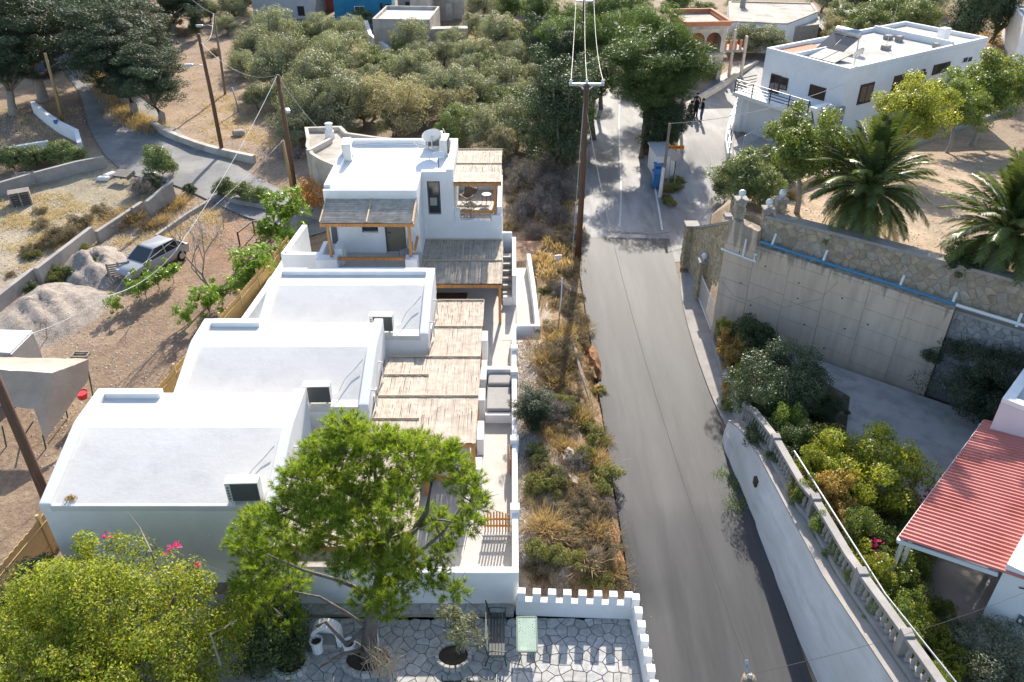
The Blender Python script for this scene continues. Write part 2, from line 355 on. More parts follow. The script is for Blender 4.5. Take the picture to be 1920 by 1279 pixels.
        for i in range(n): V += [(L[i].x, L[i].y, g(z0, i)), (Rr[i].x, Rr[i].y, g(z0, i)), (Rr[i].x, Rr[i].y, g(z1, i)), (L[i].x, L[i].y, g(z1, i))]
        F = [(0, 1, 2, 3), (4 * n - 1, 4 * n - 2, 4 * n - 3, 4 * n - 4)]
        for i in range(n - 1):
            for k in range(4): F.append((4 * i + k, 4 * (i + 1) + k, 4 * (i + 1) + (k + 1) % 4, 4 * i + (k + 1) % 4))
        return s.add(V, F)
    def build(s, name, m, parent=None, bev=0, smooth=False, kind=None, label=None, seg=2):
        me = bpy.data.meshes.new(name); me.from_pydata(s.v, [], s.f); me.update()
        bm = bmesh.new(); bm.from_mesh(me); bmesh.ops.recalc_face_normals(bm, faces=bm.faces); bm.to_mesh(me); bm.free()
        o = link(name, me, m, parent, smooth)
        if bev:
            md = o.modifiers.new('bevel', 'BEVEL'); md.width = bev; md.segments = seg; md.limit_method = 'ANGLE'; md.angle_limit = R(40)
        if kind: o['kind'] = kind
        if label: o['label'] = label
        return o
def B(name, m, parent, *dims, bev=0, **k): return MB().box(*dims).build(name, m, parent, bev, **k)
def clip(P, a, b, c):                              # keep a*x+b*y<=c
    out = []
    for i in range(len(P)):
        p, q = P[i], P[(i + 1) % len(P)]; dp, dq = a * p[0] + b * p[1] - c, a * q[0] + b * q[1] - c
        if dp <= 0: out.append(p)
        if (dp < 0) != (dq < 0) and dp != dq:
            t = dp / (dp - dq); out.append((p[0] + t * (q[0] - p[0]), p[1] + t * (q[1] - p[1])))
    return out
def voronoi(rect, size, rng, gap=.03, jit=.42, mask=None):
    x0, x1, y0, y1 = rect; S = []
    ny = max(1, round((y1 - y0) / size)); nx = max(1, round((x1 - x0) / size))
    for j in range(-1, ny + 1):
        for i in range(-1, nx + 1):
            S.append((x0 + (i + .5 + (.5 if j % 2 else 0) + rng.uniform(-jit, jit)) * (x1 - x0) / nx, y0 + (j + .5 + rng.uniform(-jit, jit)) * (y1 - y0) / ny))
    out = []
    for i, s in enumerate(S):
        P = [(x0, y0), (x1, y0), (x1, y1), (x0, y1)]
        for q in sorted((t for t in S if t is not s), key=lambda t: (t[0] - s[0]) ** 2 + (t[1] - s[1]) ** 2)[:14]:
            dx, dy = q[0] - s[0], q[1] - s[1]; L = math.hypot(dx, dy)
            c = (dx * (s[0] + q[0]) / 2 + dy * (s[1] + q[1]) / 2) - L * gap / 2
            P = clip(P, dx, dy, c)
            if len(P) < 3: break
        if len(P) < 3: continue
        ar = abs(sum(P[k][0] * P[(k + 1) % len(P)][1] - P[(k + 1) % len(P)][0] * P[k][1] for k in range(len(P)))) / 2
        if ar < size * size * .12: continue
        if mask and not mask(sum(p[0] for p in P) / len(P), sum(p[1] for p in P) / len(P)): continue
        out.append(P)
    return out
def stone_piece(P, f, depth, rng, inset=.82):       # polygon P in wall coords; f(s,t,d)->world
    cx = sum(p[0] for p in P) / len(P); cy = sum(p[1] for p in P) / len(P); n = len(P)
    d = depth * rng.uniform(.7, 1.3)
    V = [f(p[0], p[1], -.02) for p in P] + [f(p[0], p[1], d * .55) for p in P] + [f(cx + (p[0] - cx) * inset, cy + (p[1] - cy) * inset, d) for p in P]
    F = [tuple(range(2 * n, 3 * n))]
    for r_ in (0, 1):
        for i in range(n): F.append((r_ * n + i, r_ * n + (i + 1) % n, (r_ + 1) * n + (i + 1) % n, (r_ + 1) * n + i))
    return V, F
# ---------------------------------------------------------------- foliage
def leaf_quads(rg, C, N, l, w, jit=.9, fold=0):
    n = len(C); d = rg.normal(size=(n, 3)); d /= np.linalg.norm(d, axis=1)[:, None]
    nn = N + rg.normal(size=(n, 3)) * jit; nn /= np.linalg.norm(nn, axis=1)[:, None] + 1e-9
    d -= nn * (d * nn).sum(1)[:, None]; d /= np.linalg.norm(d, axis=1)[:, None] + 1e-9
    s = np.cross(nn, d); k = rg.uniform(.65, 1.3, size=(n, 1)); L_ = l * k / 2; W_ = w * k / 2
    V = np.stack([C - d * L_, C + s * W_, C + d * L_, C - s * W_], 1).reshape(-1, 3)
    F = np.arange(4 * n).reshape(-1, 4); return V, F
def clumps(rg, n, rx, ry, rz, zc, low=-.55, inner=.55):
    out = []
    while len(out) < n:
        d = rg.normal(size=3); d /= np.linalg.norm(d)
        if d[2] < low: continue
        k = rg.uniform(inner, 1.0); out.append(np.array([d[0] * rx * k, d[1] * ry * k, zc + d[2] * rz * k]))
    return np.array(out)
def crown_mesh(name, seed, Cl, cr, nper, l, w, flat=.8, outward=.9, centre=None):
    rg = np.random.default_rng(seed); P = []; N = []
    c0 = centre if centre is not None else Cl.mean(0)
    for c in Cl:
        r = cr * rg.uniform(.65, 1.3); k = int(nper * rg.uniform(.7, 1.3))
        d = rg.normal(size=(k, 3)); d /= np.linalg.norm(d, axis=1)[:, None]
        q = d * (rg.uniform(.35, 1, size=(k, 1)) ** .6) * r * np.array([1, 1, flat]); P.append(c + q)
        N.append(d * outward + (c - c0) / (np.linalg.norm(c - c0) + 1e-6) * .5 + np.array([0, 0, .3]))
    P = np.concatenate(P); N = np.concatenate(N); return fastmesh(name, *leaf_quads(rg, P, N, l, w))
def limbs(rg, base, fork, Cl, r0, n=7, mat_='bark', frac=.9, seg=7):
    mb = MB(); base = Vector(base); fork = Vector(fork)
    mid = (base + fork) / 2 + Vector(rg.normal(size=3) * .06 * (fork - base).length)
    mb.tube([base - Vector((0, 0, .15)), base + (mid - base) * .15, mid, fork], [r0 * 1.5, r0 * 1.1, r0 * .9, r0 * .75], seg)
    idx = rg.permutation(len(Cl))[:n]
    for i in idx:
        c = Vector(Cl[i]); e = fork + (c - fork) * frac; m_ = fork + (e - fork) * .5 + Vector(rg.normal(size=3) * .08 * (e - fork).length) + Vector((0, 0, .05))
        mb.tube([fork, m_, e], [r0 * .6, r0 * .35, r0 * .12], 5)
    return mb
PROTO = {}
def proto_tree(key, name, cat, leaf, bark, R_=2.5, rz=.8, zc=1.15, n=46, cr=.30, nper=150, l=.2, w=.07, seeds=3, r0=.16, fork=.45, low=-.5, inner=.5, nl=9, flat=.8):
    L_ = []
    for s in range(seeds):
        rg = np.random.default_rng(hash_(key) + s * 7)
        th = thing(name, (0, 0, 0), name.replace('_', ' '), cat)
        q = rg.uniform(.85, 1.15, size=2)
        Cl = clumps(rg, n, R_ * q[0], R_ * q[1], R_ * rz, R_ * zc, low, inner)
        Cl[:, :2] += np.sin(Cl[:, [1, 0]] * 1.7 / R_ * 2.5 + s) * .10 * R_
        cl_in = clumps(rg, n // 3, R_ * .5, R_ * .5, R_ * rz * .5, R_ * zc * .95, -1, .2)
        link('crown', crown_mesh('crown', hash_(key) + s, np.concatenate([Cl, cl_in]), R_ * cr, nper, l, w, flat, centre=np.array([0, 0, R_ * zc])), leaf, th)
        limbs(rg, (0, 0, 0), (rg.uniform(-.1, .1) * R_, rg.uniform(-.1, .1) * R_, R_ * fork), Cl, r0, nl, bark).build('trunk', bark, th, smooth=True)
        L_.append(th)
    PROTO[key] = (L_, R_, zc, [False] * seeds)
def hash_(s): return sum(ord(c) * (i + 3) for i, c in enumerate(s)) % 9973
RND = random.Random(11); CROWN = 1.2; KF = dict(darkbush=.86, bush=.86, yellowbush=.86, citrusbush=.85, ybush=.85, citrus=.93, ycitrus=.93, oleander=.95, grass=.8, thyme=.92)
def put_tall(key, ub, vb, u, v, w, label, group=None, which=None):
    L_, R_, zc, used = PROTO[key]; i = which if which is not None else RND.randrange(len(L_)); b = gp(ub, vb); c = atY(u, v, b.y - .0); t = (c - co.location).length
    s = w * t / (2 * FPX) / R_ * 1.15; zs = max(.5, (c.z - b.z) / (zc * R_ * s)); loc = Vector((c.x * .6 + b.x * .4, b.y, b.z - .05)); rz = RND.uniform(0, 6.28); sc = (s, s, s * zs)
    if not used[i]:
        used[i] = True; o = L_[i]; o.location = loc; o.rotation_euler = (0, 0, rz); o.scale = sc; o['label'] = label
        if group: o['group'] = group
    else: o = copy_tree(L_[i], loc, rz, sc, label, group)
    return o
def put_tree(key, u, v, w, label, group=None, which=None, zs=1.0, base=None):
    L_, R_, zc, used = PROTO[key]
    i = which if which is not None else RND.randrange(len(L_))
    a, y, q = ray(u, v)
    t = 14.0
    while t < 300:                                 # walk the sight line until the crown centre stands on the ground
        r = w * t / (2 * FPX) * CROWN * KF.get(key, 1); g = T(a * t, y * t)
        if CAMZ + q * t <= g + zc * zs * r: break
        t += .3
    s = w * t / (2 * FPX) / R_ * CROWN * KF.get(key, 1); loc = Vector((a * t, y * t, T(a * t, y * t) - .05)); rz = RND.uniform(0, 6.28)
    sc = (s, s, s * zs)
    if not used[i]:
        used[i] = True; o = L_[i]; o.location = loc; o.rotation_euler = (0, 0, rz); o.scale = sc; o['label'] = label
        if group: o['group'] = group
    else: o = copy_tree(L_[i], loc, rz, sc, label, group)
    return o
def drop_unused():
    for L_, a, b, used in PROTO.values():
        for o, k in zip(L_, used):
            if not k:
                for c in list(o.children): bpy.data.objects.remove(c)
                bpy.data.objects.remove(o)
# ================================================================ SETTING: ground, roads, courts
rg = np.random.default_rng(5)
def axis(segs):
    a = []
    for (x0, x1, s) in segs: a += list(np.arange(x0, x1, s))
    a.append(segs[-1][1]); return np.array(a)
XS = axis([(-160, -32, 4), (-32, -1, .6), (-1, 4.2, .22), (4.2, 26, .4), (26, 60, 1.5), (60, 160, 5)]); YS = axis([(2, 9, 1), (9, 60, .4), (60, 90, 1), (90, 320, 6)])
V = [(x, y, T(x, y)) for y in YS for x in XS]
nx = len(XS); F = [(j * nx + i, j * nx + i + 1, (j + 1) * nx + i + 1, (j + 1) * nx + i) for j in range(len(YS) - 1) for i in range(nx - 1)]
me = fastmesh('ground', V, F); ground = link('ground', me, None); ground['kind'] = 'structure'
me.polygons.foreach_set('use_smooth', [True] * len(me.polygons))
# soil colours: patches that belong to the ground itself
PATCH = [((450, 440), 75, (.30, .155, .085)), ((560, 400), 30, (.30, .17, .10)), ((390, 380), 50, (.36, .25, .16)), ((250, 640), 150, (.235, .165, .115)), ((330, 600), 120, (.25, .165, .11)), ((120, 430), 120, (.33, .28, .20)), ((180, 360), 90, (.36, .31, .21)), ((90, 560), 90, (.36, .28, .22)),
         ((470, 220), 90, (.36, .25, .17)), ((60, 250), 90, (.27, .17, .11)), ((440, 110), 90, (.30, .21, .15)), ((1010, 450), 45, (.30, .16, .09)), ((980, 380), 60, (.26, .19, .13)), ((1800, 330), 130, (.37, .27, .18)), ((1600, 420), 100, (.40, .30, .20)),
         ((1860, 90), 90, (.32, .20, .12)), ((700, 240), 110, (.24, .19, .14)), ((900, 60), 120, (.28, .20, .13)), ((1720, 60), 80, (.30, .21, .15)), ((30, 900), 120, (.22, .15, .10)), ((480, 300), 60, (.30, .22, .16))]
PW = [(gp(*p), p, r, c) for p, r, c in PATCH]
ca = me.color_attributes.new('soil', 'FLOAT_COLOR', 'POINT'); Vn = np.array(V); base = np.tile(np.array([.29, .22, .155]), (len(Vn), 1)); wsum = np.full(len(Vn), .35)
acc = base * .35
for w0, p, r, c in PW:
    rr = r * (w0 - co.location).length / FPX * 1.25
    d2 = ((Vn[:, 0] - w0.x) / rr) ** 2 + ((Vn[:, 1] - w0.y) / (rr * 1.5)) ** 2; k = np.exp(-d2 * 1.1) * 2; acc += k[:, None] * np.array(c); wsum += k
col = acc / wsum[:, None]; gr_ = col.mean(1, keepdims=True); col = (gr_ + (col - gr_) * .92) * 1.05
g1 = (Vn[:, 0] > -.2) & (Vn[:, 0] < 1.7) & (Vn[:, 1] > 15.5) & (Vn[:, 1] < 33); col[g1] = (.50, .41, .33)
g2 = (Vn[:, 0] >= 1.7) & (Vn[:, 0] < 3.9) & (Vn[:, 1] > 15) & (Vn[:, 1] < 46); col[g2] = (.36, .25, .155)
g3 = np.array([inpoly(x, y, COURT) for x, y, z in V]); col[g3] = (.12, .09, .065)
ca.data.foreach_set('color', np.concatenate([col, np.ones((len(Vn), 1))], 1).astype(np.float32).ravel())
m = bpy.data.materials.new('soil'); m.use_nodes = True; t = m.node_tree; n = t.nodes; L = t.links; b = n['Principled BSDF']; b.inputs['Roughness'].default_value = .95; b.inputs['Specular IOR Level'].default_value = .1
at_ = n.new('ShaderNodeAttribute'); at_.attribute_name = 'soil'; tc = n.new('ShaderNodeTexCoord')
def _n(s, d=8, r=.7):
    q = n.new('ShaderNodeTexNoise'); q.inputs['Scale'].default_value = s; q.inputs['Detail'].default_value = d; q.inputs['Roughness'].default_value = r; L.new(tc.outputs['Object'], q.inputs['Vector']); return q
def _mr(f, a, b_, c, d):
    q = n.new('ShaderNodeMapRange'); q.inputs[1].default_value = a; q.inputs[2].default_value = b_; q.inputs[3].default_value = c; q.inputs[4].default_value = d; L.new(f, q.inputs[0]); return q
def _sc(c, f):
    q = n.new('ShaderNodeVectorMath'); q.operation = 'SCALE'; L.new(c, q.inputs[0]); L.new(f, q.inputs['Scale']); return q
c_ = _sc(at_.outputs['Color'], _mr(_n(.45).outputs['Fac'], .3, .7, .72, 1.25).outputs[0]); c_ = _sc(c_.outputs[0], _mr(_n(6).outputs['Fac'], .3, .7, .65, 1.35).outputs[0])
mx = n.new('ShaderNodeMixRGB'); mx.inputs[2].default_value = (.38, .30, .19, 1); L.new(_mr(_n(1.1).outputs['Fac'], .5, .72, 0, .65).outputs[0], mx.inputs[0]); L.new(c_.outputs[0], mx.inputs[1]); L.new(mx.outputs[0], b.inputs['Base Color'])
bp = n.new('ShaderNodeBump'); bp.inputs['Strength'].default_value = .9; bp.inputs['Distance'].default_value = .08; L.new(_n(5, 10).outputs['Fac'], bp.inputs['Height']); L.new(bp.outputs[0], b.inputs['Normal'])
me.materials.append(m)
def strip(name, pts, m_, dz=.03, step=.6, nc=6):
    P = []; n = len(pts)                            # (x, y, half width): smooth along, draped on the ground
    seglen = [math.hypot(pts[i + 1][0] - pts[i][0], pts[i + 1][1] - pts[i][1]) for i in range(n - 1)]
    for i in range(n - 1):
        k = max(2, int(seglen[i] / step)); p0, p1, p2, p3 = pts[max(i - 1, 0)], pts[i], pts[i + 1], pts[min(i + 2, n - 1)]
        for j in range(k + (i == n - 2)):
            t = j / k; P.append([.5 * ((2 * p1[q]) + (p2[q] - p0[q]) * t + (2 * p0[q] - 5 * p1[q] + 4 * p2[q] - p3[q]) * t * t + (3 * p1[q] - p0[q] - 3 * p2[q] + p3[q]) * t ** 3) for q in range(3)])
    V = []; F = []
    for i, p in enumerate(P):
        a = P[max(i - 1, 0)]; b = P[min(i + 1, len(P) - 1)]; d = Vector((b[0] - a[0], b[1] - a[1])).normalized(); nn = Vector((d.y, -d.x))
        for k in range(nc + 1):
            s = (k / nc * 2 - 1) * p[2] * (1 + (.012 * n2(p[0] * 3, p[1] * 3) if k in (0, nc) else 0)); x, y = p[0] + nn.x * s, p[1] + nn.y * s
            V.append((x, y, max(T(x, y), T(x - .2, y), T(x + .2, y)) + dz if abs(T(x, y) - T(p[0], p[1])) < .25 else T(p[0], p[1]) + dz))
    for i in range(len(P) - 1):
        for k in range(nc): F.append((i * (nc + 1) + k, i * (nc + 1) + k + 1, (i + 1) * (nc + 1) + k + 1, (i + 1) * (nc + 1) + k))
    V2 = [(x, y, z - .1) for x, y, z in V]; N = len(V)
    o = link(name, fastmesh(name, V, F), m_, None, True); o['kind'] = 'structure'; return o
strip('main_road', [(6.25, 6, 2.5), (6.25, 9, 2.45), (6.1, 14, 2.4), (5.98, 20, 2.35), (5.95, 28, 2.35), (6.1, 36, 2.55), (6.35, 41.6, 2.65)], 'asphalt', .035)
strip('old_road', [(6.35, 41.2, 3.1), (6.7, 46, 2.7), (7.4, 53, 2.45), (8.1, 61, 2.4), (9.3, 70, 2.4), (11.5, 84, 2.4), (14, 110, 2.4), (16, 150, 2.4)], 'old_asphalt', .025)
strip('side_street', [(7.2, 39.6, 1.6), (9.9, 42, 2.2), (12.0, 48, 1.9), (13.6, 54, 1.9), (15.6, 61, 2.1), (18.0, 67, 2.1), (21.5, 74, 1.8), (27, 82, 1.6), (37, 96, 1.6), (60, 120, 1.8)], 'old_asphalt', .02)
LN = [gp(100, 20), gp(128, 78), gp(170, 130), gp(205, 175), gp(240, 235), gp(300, 292), gp(390, 330), gp(470, 372), gp(560, 412), gp(600, 440)]
strip('upper_lane', [(p.x, p.y, w) for p, w in zip(LN, (1.8, 2.0, 2.2, 2.3, 2.7, 3.0, 2.2, 1.9, 1.5, 1.2))], 'lane_asphalt', .07, nc=8)
# long white edge lines on the old road
def line(name, pts, hw, dz=.045): return strip(name, [(x, y, hw) for x, y in pts], 'white_line', dz, nc=1)
mat('white_line', (.50, .50, .49), (.62, .62, .60), 3, .8)
line('road_line', [(8.75, 42.6), (9.05, 46), (9.6, 53), (10.25, 61), (11.4, 70)], .06); line('road_line', [(6.3, 43.0), (6.85, 47), (7.5, 53), (8.3, 61), (9.4, 70)], .05)
tag(strip('tar_patch', [(5.5, 42.4, .12), (8.2, 42.2, .12), (9.2, 42.5, .1)], 'pale_gravel', .04), kind='structure')
strip('pavement', [(8.72, 23.9, .28), (8.66, 27, .42), (8.75, 31, .5), (9.0, 34.5, .55), (9.35, 37.2, .5)], 'concrete', .09, nc=3)
court = MB().prism([(9.9, 30.0), (16.2, 25.2), (21, 21.6), (17, 12), (12.6, 12), (11.3, 19.2), (12.2, 22.6), (13.3, 25.2)][::-1], .98, 1.03).build('court', 'court_concrete'); court['kind'] = 'structure'
yard = MB().prism([(13.9, 46.5), (16.2, 47.9), (22.8, 53.3), (18.6, 58.7), (15.6, 55), (14.6, 50)][::-1], [.3, .7, 1.0, 1.08, .9, .6][::-1], [.62, .8, 1.1, 1.14, 1.08, .8][::-1]).build('driveway', 'paved_concrete'); yard['kind'] = 'structure'
# litter of small stones over the open ground
def scatter(name, boxes, n, size, m_, label, cat, hh=.5):
    rg2 = np.random.default_rng(len(name) * 7 + n); C = []
    for _ in range(n):
        q = boxes[rg2.integers(len(boxes))]; u, v = rg2.uniform(q[0], q[2]), rg2.uniform(q[1], q[3]); p = gp(u, v); C.append((p.x, p.y, p.z + .02))
    C = np.array(C); k = len(C); s = size * rg2.uniform(.4, 1.5, size=(k, 1)); V = np.zeros((k, 5, 3)); an = rg2.uniform(0, 6.28, k)
    for j in range(4):
        a = an + j * 1.57 + rg2.uniform(-.3, .3, k); V[:, j, 0] = np.cos(a); V[:, j, 1] = np.sin(a)
    V[:, 4, 2] = hh; V[:, :, :] *= s[:, :, None]; V += C[:, None, :]; V[:, :4, 2] -= .03
    b = np.arange(k)[:, None] * 5; F = np.concatenate([b + np.array([[0, 1, 4]]), b + np.array([[1, 2, 4]]), b + np.array([[2, 3, 4]]), b + np.array([[3, 0, 4]])])
    o = link(name, fastmesh(name, V, F), m_); return tag(o, label, cat, kind='stuff')
scatter('loose_stones', [(60, 500, 420, 900), (0, 380, 300, 520), (360, 380, 520, 470), (330, 100, 560, 290), (0, 200, 160, 280)], 9000, .05, 'pebble', 'pale pebbles and chips scattered over the bare brown field', 'stones')
scatter('gravel', [(950, 560, 1010, 1060), (960, 640, 1000, 1060)], 9000, .035, 'pebble', 'pale gravel strip between the white terrace wall and the scrub bank', 'gravel')
scatter('fallen_leaves', [(1450, 300, 1920, 480), (900, 380, 1070, 520), (650, 220, 900, 280)], 3500, .045, 'pebble', 'dry leaves and chips on the brown ground of the upper garden', 'litter')
# ================================================================ THE WHITE COMPLEX
def vaulted(x0, x1, Y0, Y1, l, fr, full, label):
    th = thing('vaulted_house', ((x0 + x1) / 2, Y0, 0), label, 'house', 'white vaulted units in a staggered row'); D = Y1 - Y0; ys = Y0 + fr
    B('wall', 'plaster', th, x0 + .02, x1 - .02, Y0, Y1 - .04, -.6, 3.1, bev=.03); zt = 4.05
    prof = [(Y0 + .004, 3.05), (Y0 + .004, 3.28), (Y0 + l, 3.30)]
    for k in range(1, 9): s = k / 8; prof.append((Y0 + l + (ys - Y0 - l) * s, 3.30 + .73 * (s * .96 + .04 * math.sin(s * 1.57))))
    prof += [(Y1 - .04, zt), (Y1 - .04, 3.05)]
    MB().extx(prof, x0 + .3, x1 - .3).build('roof', 'roof_cement', th, .02)
    gp_ = [(Y0 - .015, 3.0), (Y0 - .015, 3.38), (Y0 + .1, 3.42), (ys - .1, 4.17), (ys + .15, 4.21), (Y1 - .02, 4.22), (Y1 - .02, 3.0)]
    for a, b in ((x0, x0 + .34), (x1 - .34, x1)): MB().extx(gp_, a, b).build('gable_parapet', 'plaster', th, .035)
    B('back_parapet', 'plaster', th, x0 + .33, x0 + (x1 - x0 - .33 if full else 2.15), Y1 - .36, Y1 - .012, 3.7, 4.22, bev=.03)
    w = B('window', 'plaster_side', th, x1 - .01, x1 + .03, Y0 + 1.0, Y0 + 1.6, 1.9, 3.0, bev=.01); B('pane', 'glass', w, x1 + .025, x1 + .036, Y0 + 1.06, Y0 + 1.54, 1.96, 2.94)
    for yy in (Y0 + .7, Y0 + 2.4): MB().tube([(x1 - .02, yy, 3.5), (x1 + .16, yy, 3.48)], .035, 8).tube([(x1 + .14, yy, 3.48), (x1 + .14, yy, 2.8)], .03, 8).build('drain_pipe', 'white_plastic', th)
    MB().tube([(x1 - .42, Y0 + 1.9, 3.96), (x1 - .7, Y0 + 1.5, 3.78), (x1 - .95, Y0 + 1.1, 3.68), (x1 - 1.1, Y0 + .6, 3.50), (x1 - 1.25, Y0 + .3, 3.55)], .016, 5).build('cable', 'pale_wire', th)
    return th
U = [(-13.75, -6.86, 16.9, 21.45, .12, 2.7, False, 'nearest and lowest of the three white vaulted houses, behind the foreground pine'),
     (-11.65, -4.88, 21.6, 25.9, .40, 2.6, False, 'middle of the three white vaulted houses, between the other two roofs'),
     (-9.95, -3.24, 26.1, 30.0, .45, 2.7, True, 'farthest of the three white vaulted houses, below the upper house with its pergola')]
for q in U: vaulted(*q)
def dead_shrub(x, y, z, r, label):
    rg2 = np.random.default_rng(int(x * 100) % 999); d = rg2.normal(size=(90, 3)); d[:, 2] = abs(d[:, 2]); C = d / np.linalg.norm(d, axis=1)[:, None] * r * rg2.uniform(.3, 1, size=(90, 1)) * np.array([1.3, .8, .6]) + np.array([x, y, z])
    o = link('dry_weed', fastmesh('dry_weed', *leaf_quads(rg2, C, d, .14, .02)), 'rust_leaf'); tag(o, label, 'weed')
dead_shrub(-12.95, 17.15, 3.35, .18, 'tuft of dry brown weed at the left front edge of the nearest vaulted roof')
dead_shrub(-7.95, 21.95, 3.45, .26, 'dry brown weed heap beside the air conditioner on the middle vaulted roof')
dead_shrub(-10.8, 21.8, 3.4, .12, 'small dry weed tuft at the left front edge of the middle vaulted roof')
def ac_unit(loc, rz, label, s=1.0):
    th = thing('air_conditioner', (0, 0, 0), label, 'air conditioner', 'outdoor air conditioning units on the white roofs')
    MB().box(-.45, .45, -.17, .17, .1, .78).build('casing', 'ac_casing', th, .02)
    B('grille', 'ac_grille', th, -.30, .44, -.178, -.165, .13, .75)
    B('top_cover', 'ac_casing', th, -.455, .455, -.175, .175, .782, .79, bev=.005)
    for k in range(5): B('vent_slot', 'ac_grille', th, -.405, -.345, -.176, -.168, .2 + k * .1, .25 + k * .1)
    for sx in (-.3, .3): B('foot', 'white_metal', th, sx - .03, sx + .03, -.2, .2, 0, .1)
    th.location = Vector(loc); th.rotation_euler = (0, 0, rz); th.scale = (s, s, s); return th
ac_unit((-7.78, 17.15, 3.3), .03, 'air conditioner on the front right edge of the nearest vaulted roof', 1.05)
ac_unit((-6.6, 21.85, 3.31), .02, 'air conditioner on the right edge of the middle vaulted roof')
ac_unit((-5.05, 26.4, 3.31), -.03, 'air conditioner on the right edge of the farthest vaulted roof')
# terrace along the right of the vaulted houses
tf = B('terrace', 'terrace_floor', None, -6.9, .02, 16.2, 33.4, -.3, .6); tf['kind'] = 'structure'
wl = thing('terrace_wall', (-3.4, 16.1, 0), 'white plastered wall closing the terrace above the stone patio, behind the pine trunk', 'wall')
B('wall', 'plaster', wl, -6.84, .2, 16.0, 16.25, -.1, 1.48, bev=.03); B('wall', 'plaster_side', wl, -6.83, .19, 15.985, 16.0, -.1, .0)
wo = thing('boundary_wall', (.1, 23, 0), 'long low white wall along the outer edge of the terrace, beside the gravel strip', 'wall')
MB().wall([(.1, 16.26), (.08, 29.9)], .2, -.1, 1.46).build('wall', 'plaster', wo, .03)
for yy in (22.0, 26.2, 27.9, 18.6): B('pillar', 'plaster', wo, -.06, .24, yy - .16, yy + .16, .5, 1.62, bev=.02)
pw = thing('partition_wall', (-1.0, 24, .6), 'low white walls and pillars dividing the terrace walkway from the pergola', 'wall')
for a, b, z in ((20.45, 21.1, 1.5), (22.2, 23.3, 1.35), (24.2, 25.0, 1.6), (25.9, 27.3, 1.35), (28.2, 29.0, 1.7)): B('wall', 'plaster', pw, -1.28, -1.03, a, b, .6, z, bev=.025)
B('wall', 'plaster', pw, -1.03, .0, 26.6, 26.85, .6, 1.35, bev=.02); B('wall', 'plaster', pw, -1.03, .0, 24.05, 24.25, .6, 1.0, bev=.02)
pb = thing('day_bed', (-.5, 25.4, .6), 'built-in white bench with grey mattress on the terrace walkway', 'day bed')
B('base', 'plaster', pb, -1.0, -.03, 24.27, 26.58, .6, .95, bev=.02); B('mattress', 'grey_fabric', pb, -.98, -.05, 24.3, 25.75, .952, 1.12, bev=.05)
B('cushion', 'grey_fabric', pb, -.96, -.05, 25.8, 26.5, .96, 1.22, bev=.08)
def picket_gate(a, b, z0, h, label, cap=.18):
    a, b = Vector(a), Vector(b); th = thing('wooden_gate', ((a.x + b.x) / 2, (a.y + b.y) / 2, z0), label, 'gate'); d = b - a; n = max(4, int(d.length / .095))
    for k in range(n):
        p = a + d * ((k + .5) / n); s = math.sin((k + .5) / n * math.pi) * cap; o = MB().obox((p.x, p.y, z0 + (h + s) / 2), (.055, .03, h + s), math.atan2(d.y, d.x)).build('picket', 'pine_timber', th)
    for zz in (.25, h - .2): MB().bar((a.x, a.y + .03, z0 + zz), (b.x, b.y + .03, z0 + zz), .03, .08).build('rail', 'pine_timber', th)
picket_gate((-.92, 18.45), (-.06, 18.45), .62, .75, 'small orange picket gate across the terrace walkway, casting striped shadow')
B('gate_sill', 'plaster', wo, -.95, -.02, 18.3, 18.62, .5, .64)
picket_gate((-.06, 21.1), (-.1, 21.9), .62, .75, 'orange wooden gate leaning open against the outer white wall', .1)
def pergola(name, label, x0, x1, ya, yb, za, zb, reed, along, beams, posts, zf, slats=(), stepx=None, frame=.13):
    """reed canopy from (ya,za) to (yb,zb); reeds run along 'y' or 'x'"""
    th = thing(name, ((x0 + x1) / 2, ya, zf), label, 'pergola'); zz = lambda y: za + (zb - za) * (y - ya) / (yb - ya); mb = MB(); rr = random.Random(int(x0 * 77 + ya * 13))
    X0 = lambda y: x0 if stepx is None or y > stepx[0] else stepx[1]
    if along == 'y':
        x = min(x0, X0(ya))
        while x < x1:
            y = (ya if stepx is None or x < x0 else ya) + rr.uniform(-.05, .0); ye = yb if x >= x0 else stepx[0]
            while y < ye - .1:
                L_ = min(rr.uniform(1.4, 2.6), ye - y); r = rr.uniform(.015, .021); dx = rr.uniform(-.03, .03); dz = rr.uniform(-.005, .008)
                mb.tube([(x, y, zz(y) + dz), (x + dx, y + L_, zz(y + L_) + dz + rr.uniform(-.01, .01))], r, 3, False); y += L_ * .93
            x += .020
    else:
        y = ya
        while y < yb:
            x = x0 + rr.uniform(-.04, 0)
            while x < x1 - .1:
                L_ = min(rr.uniform(1.2, 2.4), x1 - x); dz = rr.uniform(-.005, .008)
                mb.tube([(x, y, zz(y) + dz), (x + L_, y + rr.uniform(-.03, .03), zz(y) + dz)], rr.uniform(.016, .025), 3, False); x += L_ * .93
            y += .024
    mb.build('reed_canopy', reed, th, kind='stuff')
    for (a, b) in beams: MB().bar((a[0], a[1], a[2]), (b[0], b[1], b[2]), frame, frame * 1.25).build('beam', 'pine_timber', th, .01)
    for (x, y, zt) in posts: MB().box(x - frame / 2, x + frame / 2, y - frame / 2, y + frame / 2, posts_z.get((x, y), zf), zt).build('post', 'pine_timber', th, .01)
    for (xa, xb, y) in slats: MB().tube([(xa, y, zz(y) + .05), (xb, y, zz(y) + .05)], .03, 6).build('pole', 'reed_pole', th)
    return th
posts_z = {}
